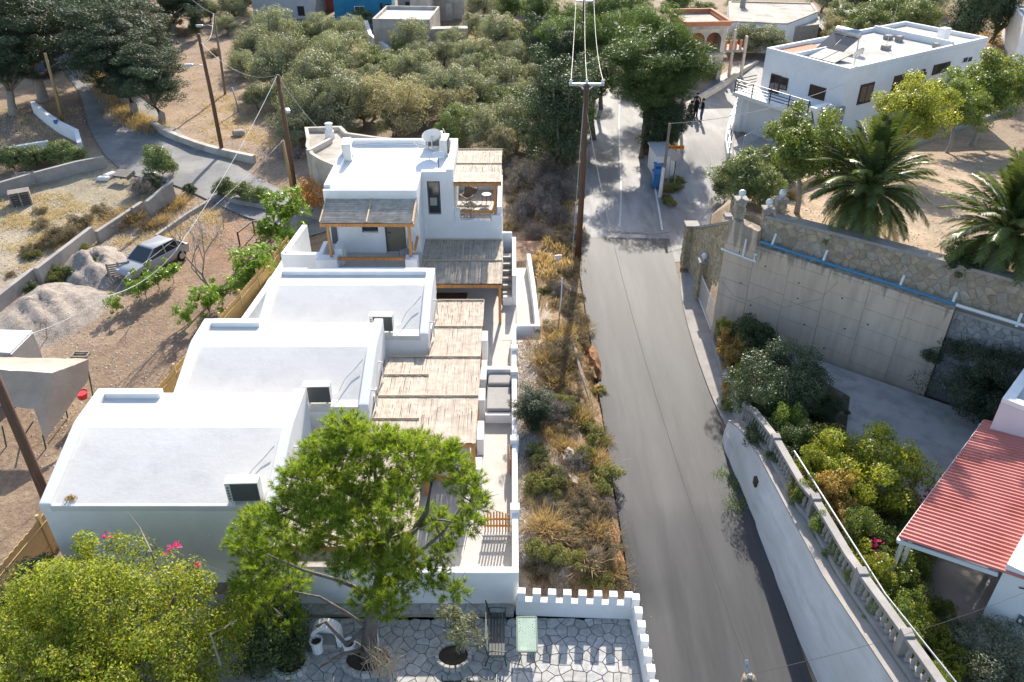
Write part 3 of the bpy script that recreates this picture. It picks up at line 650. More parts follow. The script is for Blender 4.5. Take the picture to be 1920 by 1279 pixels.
pergola('pergola', 'long reed-roofed pergola over the terrace beside the middle and far vaulted houses', -3.22, -1.22, 20.45, 29.9, 2.68, 2.68, 'reed', 'y',
        [((-4.75, 20.5, 2.56), (-1.2, 20.5, 2.56)), ((-1.3, 20.6, 2.55), (-1.3, 29.8, 2.55)), ((-3.1, 25.7, 2.55), (-3.1, 29.8, 2.55)), ((-4.7, 20.6, 2.55), (-4.7, 25.5, 2.55))],
        [(-1.3, 20.52, 2.5), (-1.3, 23.6, 2.5), (-1.3, 26.9, 2.5), (-1.3, 29.8, 2.5)], .6,
        [(-3.2, -1.2, 29.85), (-3.2, -1.2, 27.7), (-4.8, -1.2, 25.5), (-4.8, -3.1, 24.3), (-4.8, -1.2, 23.0), (-4.8, -3.2, 21.7)], (25.55, -4.82))
pergola('pergola', 'reed-roofed pergola beside the nearest vaulted house, seen through the pine', -6.8, -2.85, 15.95, 20.3, 2.68, 2.68, 'reed', 'y',
        [((-6.8, 16.0, 2.55), (-2.8, 16.0, 2.55)), ((-2.92, 16.1, 2.54), (-2.92, 20.2, 2.54)), ((-6.7, 16.1, 2.54), (-6.7, 20.2, 2.54))], [(-2.92, 16.35, 2.5), (-6.6, 16.35, 2.5), (-2.92, 20.2, 2.5)], .6, [(-6.8, -2.85, 18.2), (-6.8, -2.85, 20.25)])
# lounge under the near end of the pergola
sf = thing('outdoor_sofa', (-2.0, 21.2, .6), 'white outdoor sofa under the near end of the long pergola', 'sofa')
B('seat', 'white_fabric', sf, -2.9, -1.5, 20.9, 21.7, .8, 1.05, bev=.05); B('backrest', 'grey_fabric', sf, -2.9, -1.5, 21.7, 21.9, 1.0, 1.45, bev=.05); B('base', 'pine_timber', sf, -2.85, -1.55, 20.95, 21.65, .6, .8)
# ---------------- upper house
uh = thing('upper_house', (-4.5, 36, 0), 'two-storey white house with flat roof, grey-green door and pergolas at the top of the row', 'house')
ZR, ZF = 6.2, 3.1
# roof slab and the front wall with its openings left as recesses
WX0, WX1, WY = -8.45, -4.26, 33.6
def wallholes(x0, x1, z0, z1, y, th_, holes, parent, m_='plaster'):
    xs = sorted({x0, x1} | {h[0] for h in holes} | {h[1] for h in holes}); mb = MB()
    for a, b in zip(xs[:-1], xs[1:]):
        hs = sorted([h for h in holes if h[0] <= a and h[1] >= b], key=lambda h: h[2]); z = z0
        for h in hs:
            if h[2] > z: mb.box(a, b, y, y + th_, z, h[2])
            z = h[3]
        if z < z1: mb.box(a, b, y, y + th_, z, z1)
    return mb.build('wall', m_, parent)
holes = [(-7.0 + .1, -6.25 + .1, 4.15, 5.15), (-5.95 + .1, -4.95 + .05, 3.1, 5.2)]
wallholes(WX0, WX1, 0, ZR, WY, .3, holes, uh)
B('wall', 'plaster', uh, WX0, -2.78, 39.9, 40.2, 0, ZR); B('wall', 'plaster', uh, WX0, WX0 + .3, 33.9, 39.9, 0, ZR)
B('wall', 'plaster', uh, -4.56, -4.26, 33.9, 35.8, 0, ZR)
tw = [(-4.03, -3.42, 4.05, 5.75)]
wallholes(-4.26, -2.78, 0, ZR + .02, 35.8, .3, tw, uh)
B('wall', 'plaster', uh, -3.08, -2.78, 36.1, 39.9, 0, ZR)
mb = MB().box(WX0 + .3, -4.56, 33.9, 39.9, ZR - .35, ZR - .12).box(-4.56, -3.08, 36.1, 39.9, ZR - .35, ZR - .12); mb.build('roof', 'plaster', uh)
for a in ((WX0 - .01, WX0 + .31, 33.92, 40.21), (WX0 + .31, -2.77, 39.89, 40.21), (-3.09, -2.77, 35.79, 39.89)): B('parapet', 'plaster', uh, a[0], a[1], a[2], a[3], ZR, ZR + .14, bev=.03)
w = B('window', 'shutter_grey', uh, -6.92, -6.13, 33.72, 33.78, 4.13, 5.17); B('pane', 'glass', w, -6.86, -6.19, 33.70, 33.72, 4.19, 5.11); B('sill', 'plaster', w, -6.94, -6.11, 33.55, 33.7, 4.09, 4.13)
d = B('door', 'olive_door', uh, -5.80, -4.93, 33.72, 33.78, 3.12, 5.18, bev=.01); MB().tube([(-5.7, 33.7, 4.1), (-5.7, 33.64, 4.1), (-5.6, 33.64, 4.1)], .02, 6).build('handle', 'black_metal', d)
B('door_frame', 'shutter_grey', uh, -5.86, -5.80, 33.66, 33.76, 3.12, 5.2); B('door_frame', 'shutter_grey', uh, -4.93, -4.88, 33.66, 33.76, 3.12, 5.2)
w = B('window', 'shutter_grey', uh, -4.01, -3.44, 35.88, 35.94, 4.07, 5.73); B('pane', 'glass', w, -3.96, -3.49, 35.86, 35.88, 4.13, 5.67); B('curtain', 'grey_fabric', w, -3.93, -3.6, 35.845, 35.859, 4.5, 4.9)
B('lamp', 'shutter_grey', uh, -6.02, -5.93, 33.5, 33.6, 4.75, 5.1)
B('vent_block', 'shutter_grey', uh, -8.3, -8.05, 33.54, 33.6, 3.6, 5.1)
# balcony block on the right, lower floor below it
bl = [(-2.78, -.5)]
B('balcony_floor', 'terrace_floor', uh, -2.78, -.5, 36.0, 40.2, 3.3, 3.6)
B('wall', 'plaster', uh, -2.78, -.5, 35.8, 36.02, 0, 3.75); B('wall', 'plaster', uh, -.72, -.5, 36.02, 40.2, 0, 4.35); B('wall', 'plaster', uh, -2.78, -.72, 39.98, 40.2, 0, 4.5)
B('pillar', 'plaster', uh, -1.0, -.49, 35.79, 36.05, 3.3, 4.0, bev=.02); B('pillar', 'plaster', uh, -2.77, -2.5, 35.785, 36.03, 3.7, 4.3, bev=.02)
MB().bar((-2.6, 35.92, 4.15), (-.9, 35.92, 4.15), .1, .12).build('balcony_rail', 'pine_timber', uh)
MB().bar((-2.6, 40.05, 4.95), (-.9, 40.05, 4.95), .1, .12).build('balcony_rail', 'pine_timber', uh)
posts_z[(-.82, 35.95)] = 3.9
pergola('pergola', 'small reed-roofed pergola over the upper house balcony', -2.76, -.5, 35.8, 40.15, 5.72, 5.74, 'reed', 'y',
        [((-2.76, 35.82, 5.6), (-.5, 35.82, 5.6)), ((-.6, 35.9, 5.6), (-.6, 40.1, 5.6)), ((-2.76, 40.1, 5.6), (-.5, 40.1, 5.6))], [(-.82, 35.95, 5.5), (-.62, 40.05, 5.5)], 3.6, [(-2.76, -.5, 38.1), (-2.76, -.5, 40.1)], frame=.12)
# left terrace with its own pergola
lt = thing('front_terrace', (-6.4, 32, 0), 'raised white terrace with low walls in front of the grey-green door', 'terrace')
B('floor', 'terrace_floor', lt, -8.7, -4.2, 31.75, 33.58, -.3, 3.1)
B('wall', 'plaster', lt, -8.6, -4.2, 31.5, 31.74, 0, 3.3, bev=.02)
for x0, x1 in ((-8.7, -7.75), (-4.75, -4.2)): B('pillar', 'plaster', lt, x0, x1, 31.65, 32.2, 3.1, 3.72, bev=.03)
B('wall', 'plaster', lt, -8.72, -8.5, 32.2, 33.58, 2.9, 3.72, bev=.03); B('wall', 'plaster', lt, -7.95, -7.6, 32.2, 33.0, 3.1, 4.0, bev=.03)
B('wall', 'plaster', lt, -7.7, -4.76, 31.76, 31.9, 3.1, 3.25, bev=.02)
MB().bar((-7.75, 31.9, 3.66), (-4.75, 31.9, 3.66), .12, .14).build('rail', 'pine_timber', lt)
MB().bar((-4.35, 32.2, 3.95), (-4.35, 33.5, 3.95), .1, .12).build('rail', 'pine_timber', lt)
posts_z[(-8.05, 31.98)] = 3.7; posts_z[(-4.5, 31.98)] = 3.7
pg_l = pergola('pergola', 'weathered reed pergola over the terrace of the grey-green door', -8.3, -4.3, 31.85, 33.58, 5.42, 5.78, 'weathered_reed', 'x',
        [((-8.35, 31.88, 5.31), (-4.25, 31.88, 5.31)), ((-8.28, 31.96, 5.31), (-8.28, 33.5, 5.64)), ((-4.32, 31.96, 5.31), (-4.32, 33.5, 5.64))], [(-8.05, 31.98, 5.25), (-4.5, 31.98, 5.25)], 3.1, frame=.12)
for x in (-8.33, -6.3, -4.3): MB().bar((x, 31.85, 5.47), (x, 33.56, 5.83), .06, .03).build('batten', 'reed_pole', pg_l)
# lower pergola over the dining place
pergola('pergola', 'large weathered reed pergola over the dining place below the upper house', -4.62, -.45, 31.35, 35.75, 2.7, 2.72, 'weathered_reed', 'y',
        [((-4.6, 31.35, 2.58), (-.45, 31.35, 2.58)), ((-.55, 31.45, 2.58), (-.55, 35.7, 2.58)), ((-4.5, 31.45, 2.58), (-4.5, 35.7, 2.58))], [(-.55, 31.4, 2.52)], .6, [(-4.62, -.45, 33.5), (-4.62, -.45, 35.7)])
B('floor', 'terrace_floor', uh, -4.6, -.05, 33.4, 35.8, 0, .602)
# ramp and stairs outside on the right
rp = thing('ramp_court', (.6, 33, 0), 'white walled entrance ramp and steps to the right of the lower pergola', 'ramp')
B('floor', 'terrace_floor', rp, .2, 1.05, 30.15, 36.8, 0, .62); MB().wall([(.0, 30.0), (1.25, 30.0), (1.12, 34), (.95, 37.0)], .2, -.1, [1.3, 1.3, 1.3, 1.35], 1).build('wall', 'plaster', rp, .03)
B('floor', 'terrace_floor', rp, -.45, .18, 29.9, 33.2, 0, .61)
B('wall', 'plaster', rp, .0, .2, 33.0, 37.2, 0, 2.2, bev=.03); B('wall', 'plaster', rp, -.6, .0, 37.0, 37.2, 0, 2.5, bev=.03)
for k in range(7): B('step', 'terrace_floor', rp, -.45, .0, 33.2 + k * .42, 33.2 + (k + 1) * .42, .3, .6 + (k + 1) * .17, bev=.01)
B('step_wall', 'plaster', rp, -.42, .0, 33.0, 33.2, .5, 1.05, bev=.02)
# left white side walls
lw = thing('side_wall', (-11, 31, 0), 'low white side wall between the bamboo fence and the far vaulted house', 'wall')
a, b, c = at(562, 432, 2.2), at(520, 505, 1.6), at(452, 596, 1.5)
MB().wall([(a.x, a.y), (b.x, b.y), (c.x, c.y)], .3, -.4, [2.0, 1.5, 1.3]).build('wall', 'plaster', lw, .03)
B('wall', 'plaster', lw, -11.1, -10.7, 26.2, 28.6, -.4, 2.2, bev=.03); B('yard_floor', 'plaster', lw, -12.4, -8.72, 27, 36, -.4, .5)
B('wall', 'plaster', lw, -10.6, -8.7, 33.2, 33.5, -.3, 3.2, bev=.03); MB().wall([(-10.6, 33.3), (-10.3, 36.5)], .28, -.3, 3.2).build('wall', 'plaster', lw, .03)
B('wall', 'plaster', lw, -10.2, -8.72, 30.9, 31.1, 0, 3.3, bev=.03)
# roof fittings of the upper house
ac_unit((-8.05, 37.9, ZR - .12), -1.45, 'air conditioner standing alone at the left parapet of the upper roof', 1.15)
ac_unit((-3.95, 39.5, ZR - .1), .1, 'air conditioner behind the satellite dish on the upper roof')
ac_unit((-3.35, 38.6, ZR - .12), 1.5, 'air conditioner at the right parapet of the upper roof', 1.1)
def dish(loc, r, rz, label, tilt=.6):
    th = thing('satellite_dish', (0, 0, 0), label, 'satellite dish'); mb = MB(); n = 20; V = [(0, .12 * r, 0)]; F = []
    for j in (1, 2, 3):
        for k in range(n): t = k * 2 * math.pi / n; rr = r * j / 3; V.append((rr * math.cos(t), .12 * r - (rr / r) ** 2 * .2 * r, rr * math.sin(t)))
    for k in range(n): F.append((0, 1 + k, 1 + (k + 1) % n))
    for j in (0, 1):
        for k in range(n): F.append((1 + j * n + k, 1 + j * n + (k + 1) % n, 1 + (j + 1) * n + (k + 1) % n, 1 + (j + 1) * n + k))
    V = [Matrix.Rotation(tilt, 3, 'X') @ Vector(v) + Vector((0, 0, 1.0)) for v in V]
    d = mb.add(V, F).build('reflector', 'white_metal', th, smooth=True); md = d.modifiers.new('solid', 'SOLIDIFY'); md.thickness = .02
    MB().tube([(0, .1, 0), (0, .12, 1.0)], .03, 8).build('mast', 'galvanised', th); MB().tube([(0, -.02, 1.0 - r * .8), (0, -.5 * r - .1, 1.0)], .012, 6).obox((0, -.5 * r - .12, 1.02), (.06, .08, .06)).build('arm', 'galvanised', th)
    th.location = Vector(loc); th.rotation_euler = (0, 0, rz); return th
dish((-3.95, 38.5, ZR - .1), .5, .25, 'large round satellite dish on a mast on the upper roof, shadow on the roof')
th = thing('internet_antenna', (-3.45, 36.6, ZR - .1), 'small flat white internet antenna at the front edge of the upper roof', 'antenna')
MB().obox((-3.5, 36.6, ZR + .55), (.55, .34, .035), .25, .55).build('panel', 'white_metal', th, .01); MB().tube([(-3.5, 36.6, ZR - .1), (-3.5, 36.6, ZR + .55)], .02, 6).build('mast', 'black_metal', th)
th = thing('tv_aerial', (-3.3, 39.9, ZR), 'thin slanting white aerial at the back corner of the upper roof', 'aerial')
MB().tube([(-3.2, 39.9, ZR), (-3.5, 39.9, ZR + .75)], .02, 6).build('mast', 'white_metal', th)
mb = MB().tube([(-8.0, 39.6, ZR - .02), (-7.2, 39.7, ZR + .02), (-6, 39.65, ZR + .02), (-5, 39.7, ZR + .05), (-4.2, 39.4, ZR)], .022, 5).tube([(-5, 39.6, ZR + .1), (-4.7, 39.3, ZR - .05), (-4.3, 39.2, ZR - .05), (-4.0, 38.9, ZR - .05)], .018, 5); tag(mb.build('roof_cable', 'pale_wire'), 'loose pale cables lying along the back parapet of the upper roof', 'cable')
# furniture
def butterfly(loc, rz, cloth, label):
    th = thing('butterfly_chair', (0, 0, 0), label, 'chair'); fr = MB()
    for s in (-1, 1): fr.tube([(-.35 * s, -.35, 0), (.3 * s, .05, .38), (.38 * s, .4, 1.0)], .013, 5).tube([(.35 * s, .35, 0), (-.05 * s, -.1, .3), (-.38 * s, -.42, .55)], .013, 5)
    fr.build('frame', 'black_metal', th); V = []; F = []
    for j in range(7):
        t = j / 6; y = -.42 + .82 * t; zc = .32 + .75 * max(0, t - .35) ** 1.3 + .10 * (1 - t) ** 2
        for i in range(7): s = i / 3 - 1; V.append((s * .38 * (.75 + .25 * abs(2 * t - 1)), y, zc + (abs(s) ** 2) * (.16 if t < .6 else .06)))
    for j in range(6):
        for i in range(6): F.append((j * 7 + i, j * 7 + i + 1, (j + 1) * 7 + i + 1, (j + 1) * 7 + i))
    o = MB().add(V, F).build('sling', cloth, th, smooth=True); md = o.modifiers.new('s', 'SOLIDIFY'); md.thickness = .015
    th.location = Vector(loc); th.rotation_euler = (0, 0, rz); return th
butterfly((-2.2, 38.2, 3.6), -.45, 'brown_fabric', 'brown sling butterfly chair at the back of the upper balcony')
butterfly((-2.05, 36.75, 3.6), 2.4, 'beige_fabric', 'beige sling butterfly chair near the front of the upper balcony')
th = thing('side_table', (-1.3, 38.2, 3.6), 'small round black wire table on the upper balcony', 'table'); MB().lathe((-1.3, 38.2, 4.08), [(.25, 0), (.26, .02), (.24, .03)], 14).build('table_top', 'black_metal', th)
for k in range(4): a = k * 1.57; MB().tube([(-1.3 + .2 * math.cos(a), 38.2 + .2 * math.sin(a), 4.08), (-1.3 + .24 * math.cos(a), 38.2 + .24 * math.sin(a), 3.6)], .01, 5).build('leg', 'black_metal', th)
def chair(loc, rz, label, frame='shutter_grey', seatm='brown_fabric', group=None):
    th = thing('chair', (0, 0, 0), label, 'chair', group)
    MB().box(-.22, .22, -.22, .22, .42, .46).build('seat', seatm, th, .01)
    mb = MB().tube([(-.21, .2, .45), (-.21, .27, .88), (.21, .27, .88), (.21, .2, .45)], .015, 6)
    for z in (.6, .7, .8): mb.tube([(-.21, .2 + (z - .45) * .16, z), (.21, .2 + (z - .45) * .16, z)], .012, 5)
    mb.build('backrest', frame, th)
    for x in (-.2, .2):
        for y in (-.2, .2): MB().tube([(x, y, .43), (x * 1.1, y * 1.15, 0)], .014, 5).build('leg', frame, th)
    th.location = Vector(loc); th.rotation_euler = (0, 0, rz); return th
chair((-4.85, 32.9, 3.1), -.9, 'grey metal chair beside the grey-green door', 'shutter_grey', 'grey_fabric')
c0 = chair((-3.9, 31.7, .6), 3.1, 'leftmost rattan dining chair under the large weathered pergola', 'reed_pole', 'reed_pole', 'dining chairs under the large pergola')
copy_tree(c0, (-3.15, 31.7, .6), 3.2, label='second rattan dining chair from the left under the large weathered pergola'); copy_tree(c0, (-2.4, 31.7, .6), 3.0, label='third rattan dining chair from the left under the large weathered pergola')
chair((-1.85, 31.95, .6), 1.3, 'white metal chair at the right end of the dining table', 'white_metal', 'white_fabric')
th = thing('dining_table', (-3.1, 32.5, .6), 'long wooden dining table under the large weathered pergola', 'table'); B('table_top', 'dark_wood', th, -4.1, -2.1, 32.1, 32.9, 1.32, 1.36)
for x in (-4.0, -2.2):
    for y in (32.2, 32.8): B('leg', 'dark_wood', th, x - .03, x + .03, y - .03, y + .03, .6, 1.32)
# ================================================================ CRENELLATED WALL AND PATIO
cw = thing('crenellated_wall', (1.8, 15.7, 0), 'white crenellated wall with square merlons around the stone-paved patio', 'wall')
MB().wall([(.12, 15.78), (3.62, 15.62), (3.72, 14.2), (3.78, 11.8)], .22, -.4, [.62, .62, .62, .62]).build('wall', 'plaster', cw, .02)
for k in range(8): x = .28 + k * .45; MB().obox((x, 15.78 - .045 * (x - .12), .8), (.24, .225, .38), -.045).build('merlon', 'plaster', cw, .015)
for k in range(9): y = 15.55 - k * .47; MB().obox((3.62 + .07 * (15.6 - y) * .62, y, .8), (.23, .25, .38), -.06).build('merlon', 'plaster', cw, .015)
pt = MB().prism([(-13.5, 11), (3.65, 11), (3.6, 15.9), (-6.8, 15.99), (-6.8, 16.45), (-13.5, 16.45)], -.3, .0).build('patio', 'dark_mortar'); pt['kind'] = 'structure'
rs = random.Random(3); rs = random.Random(4); polys = voronoi((-7.4, 3.55, 12.5, 15.55), .32, rs, .016)
polys = sorted(polys, key=lambda P: -sum(p[0] for p in P) / len(P)); JM = MB()
for i_, P in enumerate(polys):
    V, F = stone_piece(P, lambda s, t_, d: (s, t_, d), .016, rs, .95)
    if i_ < 290: MB().add(V, F).build('flagstone', 'flagstone', pt)
    else: JM.add(V, F)
JM.build('flagstones', 'flagstone', pt, kind='stuff')
ks = thing('raised_kerb', (-3, 15.8, 0), 'low raised stone ledge along the foot of the terrace wall', 'ledge')
B('ledge', 'mortar', ks, -6.7, .05, 15.6, 15.99, -.1, .12)
for P in voronoi((-6.7, .05, 15.6, 15.98), .36, rs, .035):
    V, F = stone_piece(P, lambda s, t_, d: (s, t_, .12 + d), .018, rs, .95); MB().add(V, F).build('stone', 'flagstone', ks)
# bench, lattice table, tables
def slat_bench(loc, rz, label):
    th = thing('garden_bench', (0, 0, 0), label, 'bench')
    for k in range(5): B('slat', 'black_metal' if k else 'dark_green_metal', th, -.72, .72, -.2 + k * .09, -.13 + k * .09, .42, .445)
    for k in range(4): B('back_slat', 'dark_green_metal', th, -.72, .72, .27 + k * .02, .29 + k * .02, .52 + k * .1, .59 + k * .1)
    for s in (-.74, .74): MB().tube([(s, -.25, 0), (s, -.2, .42), (s, -.24, .62), (s, .1, .66), (s, .3, .6)], .02, 6).tube([(s, .35, 0), (s, .24, .4), (s, .36, .95)], .022, 6).tube([(s, -.2, .4), (s, .26, .4)], .018, 6).build('side_frame', 'green_metal', th)
    th.location = Vector(loc); th.rotation_euler = (0, 0, rz); return th
p = at(930, 1195, .3); slat_bench((p.x + .05, p.y, .02), R(90), 'dark green slatted garden bench beside the lattice table')
def lattice_table(loc, rz, label, L_=1.5, w=.62):
    th = thing('lattice_table', (0, 0, 0), label, 'table'); fr = MB()
    for (a, b) in (((-w / 2, -L_ / 2), (w / 2, -L_ / 2)), ((w / 2, -L_ / 2), (w / 2, L_ / 2)), ((w / 2, L_ / 2), (-w / 2, L_ / 2)), ((-w / 2, L_ / 2), (-w / 2, -L_ / 2))): fr.bar((a[0], a[1], .72), (b[0], b[1], .72), .05, .03)
    fr.build('frame', 'green_metal', th); la = MB(); s = .085; n = int((L_ + w) / s)
    for k in range(-n, n):
        for sg in (1, -1):
            P = []                                  # diagonal strip clipped to the table
            x0, x1 = -w / 2 + .02, w / 2 - .02; c = k * s
            y0, y1 = sg * x0 + c, sg * x1 + c; lo, hi = -L_ / 2 + .02, L_ / 2 - .02
            q0, q1 = (x0, y0), (x1, y1)
            def cl(p, q):
                if p[1] < lo and q[1] < lo or p[1] > hi and q[1] > hi: return None
                def f(a, b):
                    for lim, bad in ((lo, a[1] < lo), (hi, a[1] > hi)):
                        if bad: t_ = (lim - a[1]) / (b[1] - a[1]); a = (a[0] + t_ * (b[0] - a[0]), lim)
                    return a
                return f(p, q), f(q, p)
            r_ = cl(q0, q1)
            if r_ and math.dist(*r_) > .03: la.bar((*r_[0], .722 + .002 * sg), (*r_[1], .722 + .002 * sg), .028, .006)
    la.build('lattice', 'pale_green_metal', th)
    for x in (-w / 2 + .04, w / 2 - .04):
        for y in (-L_ / 2 + .05, L_ / 2 - .05): MB().tube([(x, y, .71), (x * .7, y * .9, .4), (x * 1.1, y, 0)], .018, 6).build('leg', 'green_metal', th)
    th.location = Vector(loc); th.rotation_euler = (0, 0, rz); return th
p = at(988, 1190, .72); lattice_table((p.x, p.y, .02), .0, 'green metal table with lattice top by the patio wall', 1.15, .55)
p = at(880, 1278, .5); slat_bench((p.x, p.y - .15, .02), R(180), 'green metal garden seat at the bottom edge of the patio, below the potted olive')
def ring_planter(u, v, rx, ry, label, a0=0, a1=2 * math.pi):
    p = at(u, v, .2); th = thing('stone_planter', (p.x, p.y, 0), label, 'planter'); mb = MB(); n = 18
    P = [(p.x + rx * math.cos(k * 2 * math.pi / n), p.y + ry * math.sin(k * 2 * math.pi / n)) for k in range(n)]; MB().prism(P, -.05, .12).build('soil', 'dark_soil', th)
    for k in range(n):
        t0, t1 = k * 2 * math.pi / n + .02, (k + 1) * 2 * math.pi / n - .02; Q = [(p.x + rx * s * math.cos(t), p.y + ry * s * math.sin(t)) for s, t in ((1, t0), (1.25, t0), (1.25, t1), (1, t1))]
        MB().prism(Q[::-1], 0, .22).build('stone', 'flagstone', th, .01)
    return th
ring_planter(850, 1228, .42, .36, 'round stone-edged planter holding the small olive tree'); ring_planter(690, 1235, .62, .42, 'stone-edged planter around the foot of the big pine'); ring_planter(545, 1240, .42, .38, 'stone-edged planter left of the arched shrine')
sh = at(612, 1190, .4); th = thing('garden_shrine', (sh.x, sh.y, 0), 'small white arched garden niche under the pine branch', 'shrine')
mb = MB()
for k in range(9):
    t0, t1 = math.pi * k / 9, math.pi * (k + 1) / 9
    for r0, r1 in ((.30, .42),):
        Q = [(sh.x + r * math.cos(t), .45 + r * math.sin(t)) for r, t in ((r0, t0), (r1, t0), (r1, t1), (r0, t1))]
        mb.add([(q[0], sh.y - .15, q[1]) for q in Q] + [(q[0], sh.y + .2, q[1]) for q in Q], [(0, 1, 2, 3), (7, 6, 5, 4), (0, 4, 5, 1), (1, 5, 6, 2), (2, 6, 7, 3), (3, 7, 4, 0)])
mb.box(sh.x - .42, sh.x - .30, sh.y - .15, sh.y + .2, 0, .45).box(sh.x + .3, sh.x + .42, sh.y - .15, sh.y + .2, 0, .45); mb.build('arch', 'plaster', th); B('back', 'plaster_side', th, sh.x - .32, sh.x + .32, sh.y + .15, sh.y + .2, 0, .7); B('basin', 'concrete', th, sh.x - .28, sh.x + .28, sh.y - .25, sh.y + .14, 0, .25)
def fluted(u, v, label):
    p = at(u, v, .3); th = thing('fluted_pot', (p.x, p.y, 0), label, 'pot'); mb = MB(); n = 24; V = []
    prof = [(.16, 0), (.15, .05), (.15, .38), (.19, .44), (.19, .48), (.15, .48), (.14, .40)]
    for r, z in prof:
        for k in range(n): t = k * 2 * math.pi / n; rr = r * (1 + (.06 if k % 2 else -.03)); V.append((p.x + rr * math.cos(t), p.y + rr * math.sin(t), z))
    F = [(i * n + k, i * n + (k + 1) % n, (i + 1) * n + (k + 1) % n, (i + 1) * n + k) for i in range(len(prof) - 1) for k in range(n)]
    MB().add(V, F).build('body', 'plaster', th); MB().lathe((p.x, p.y, .0), [(.13, .38), (.12, .40)], 12).build('soil', 'dark_soil', th)
fluted(655, 1213, 'white fluted column pot right of the arched niche'); fluted(594, 1208, 'white fluted column pot left of the arched niche')
p = at(703, 1215, .35); th = thing('marble_slab', (p.x, p.y, .1), 'pale pointed stone slab leaning on the pine trunk', 'slab')
Q = []
for k in range(16): t_ = k / 16 * 2 * math.pi; Q.append((.14 * math.cos(t_) * (1 - .3 * abs(math.sin(t_))), .48 * math.sin(t_)))
V = [(p.x + q[0], p.y - .02 + q[1] * .25, .62 + q[1]) for q in Q] + [(p.x + q[0], p.y + .03 + q[1] * .25, .62 + q[1]) for q in Q]
MB().add(V, [tuple(range(16)), tuple(range(31, 15, -1))] + [(i, (i + 1) % 16, 16 + (i + 1) % 16, 16 + i) for i in range(16)]).build('slab', 'plaster_side', th, .01)
# ================================================================ RIGHT SIDE: retaining walls, balustrade
ww = thing('retaining_wall', (8.6, 17, 0), 'whitewashed retaining wall with stained face along the right edge of the road', 'wall')
WP = [(8.15, 23.7, 1.0), (8.2, 22.6, 1.55), (8.33, 20.5, 2.0), (8.45, 18, 2.2), (8.62, 15.1, 2.4), (9.05, 11.6, 2.8), (9.5, 8, 3.1)]
V = []; F = []
for i in range(len(WP) - 1):
    for j in range(5): t_ = j / 5; V.append([a + (b - a) * t_ for a, b in zip(WP[i], WP[i + 1])])
V.append(list(WP[-1])); n = len(V); VV = []
for k, (x, y, z) in enumerate(V):
    wob = .035 * n2(x * 3, y * 2.3); VV += [(x - .16 + wob * .5, y, -1.0), (x - .08 + wob, y, z * .5), (x + .02, y, z + .02 * n2(y * 2, x)), (x + .34, y, z), (x + .34, y, -1.0)]
for k in range(n - 1):
    for j in range(4): F.append((k * 5 + j, k * 5 + j + 1, (k + 1) * 5 + j + 1, (k + 1) * 5 + j))
F += [(0, 1, 2, 3, 4)]; MB().add(VV, F).build('wall', 'white_wash', ww)
MB().wall([(x + .19, y) for x, y, z in V], .36, [z for x, y, z in V], [z + .05 for x, y, z in V]).build('coping', 'concrete', ww)
p = at(1391, 862, 1.2); B('electric_box', 'dark_wood', ww, 8.2, 8.3, 20.0, 20.25, 1.1, 1.4)
bs = thing('balustrade', (9.0, 16, 2), 'concrete balustrade with short balusters on top of the retaining wall', 'balustrade')
BP = [(x + .42 + (.12 if y < 18 else 0), y, z) for x, y, z in V if y < 23.6]
MB().wall([(x, y) for x, y, z in BP], .3, [z - .9 for x, y, z in BP], [z + .22 for x, y, z in BP]).build('base', 'concrete', bs)
MB().wall([(x, y) for x, y, z in BP], .24, [z + .78 for x, y, z in BP], [z + .90 for x, y, z in BP]).build('rail', 'concrete', bs, .015)
bmesh_b = None; d = 0; nb = 0
for i in range(len(BP) - 1):
    a, b = Vector(BP[i]), Vector(BP[i + 1]); Ls = (b - a).length; k = 0
    while d < Ls:
        q = a + (b - a) * (d / Ls)
        if bmesh_b is None:
            ob = MB().lathe((0, 0, 0), [(.07, 0), (.07, .05), (.04, .09), (.075, .2), (.045, .38), (.035, .42), (.065, .47), (.065, .54)], 8).build('baluster', 'concrete', bs); bmesh_b = ob
            ob.location = q + Vector((0, 0, .23)) - bs.location; me_b = ob.data; me_b.transform(Matrix.Translation(bs.location))
        else: ob = bmesh_b.copy(); COL.objects.link(ob); ob.location = q + Vector((0, 0, .23)) - bs.location
        d += .225; nb += 1
    d -= Ls
for y in (23.3, 20.5, 17.6, 14.7, 12.2):
    q = min(BP, key=lambda p: abs(p[1] - y)); B('post', 'concrete', bs, q[0] - .13, q[0] + .13, q[1] - .13, q[1] + .13, q[2] - .2, q[2] + .97, bev=.015)
# fence at the kerb
fc = thing('iron_fence', (8.95, 27, 0), 'thin dark iron fence at the edge of the pavement above the court', 'fence')
fp = [(9.02, 24.0), (8.98, 26), (9.0, 28), (9.08, 30.4)]
MB().wall(fp, .12, -.2, .45).build('plinth', 'concrete', fc)
for z in (.62, 1.35): MB().tube([(x, y, z) for x, y in fp], .018, 5).build('rail', 'black_metal', fc)
for k in range(42): y = 24.1 + k * .15; x = np.interp(y, [24, 26, 28, 30.4], [9.02, 8.98, 9.0, 9.08]); MB().tube([(x, y, .45), (x, y, 1.4)], .009, 4).build('bar', 'black_metal', fc)
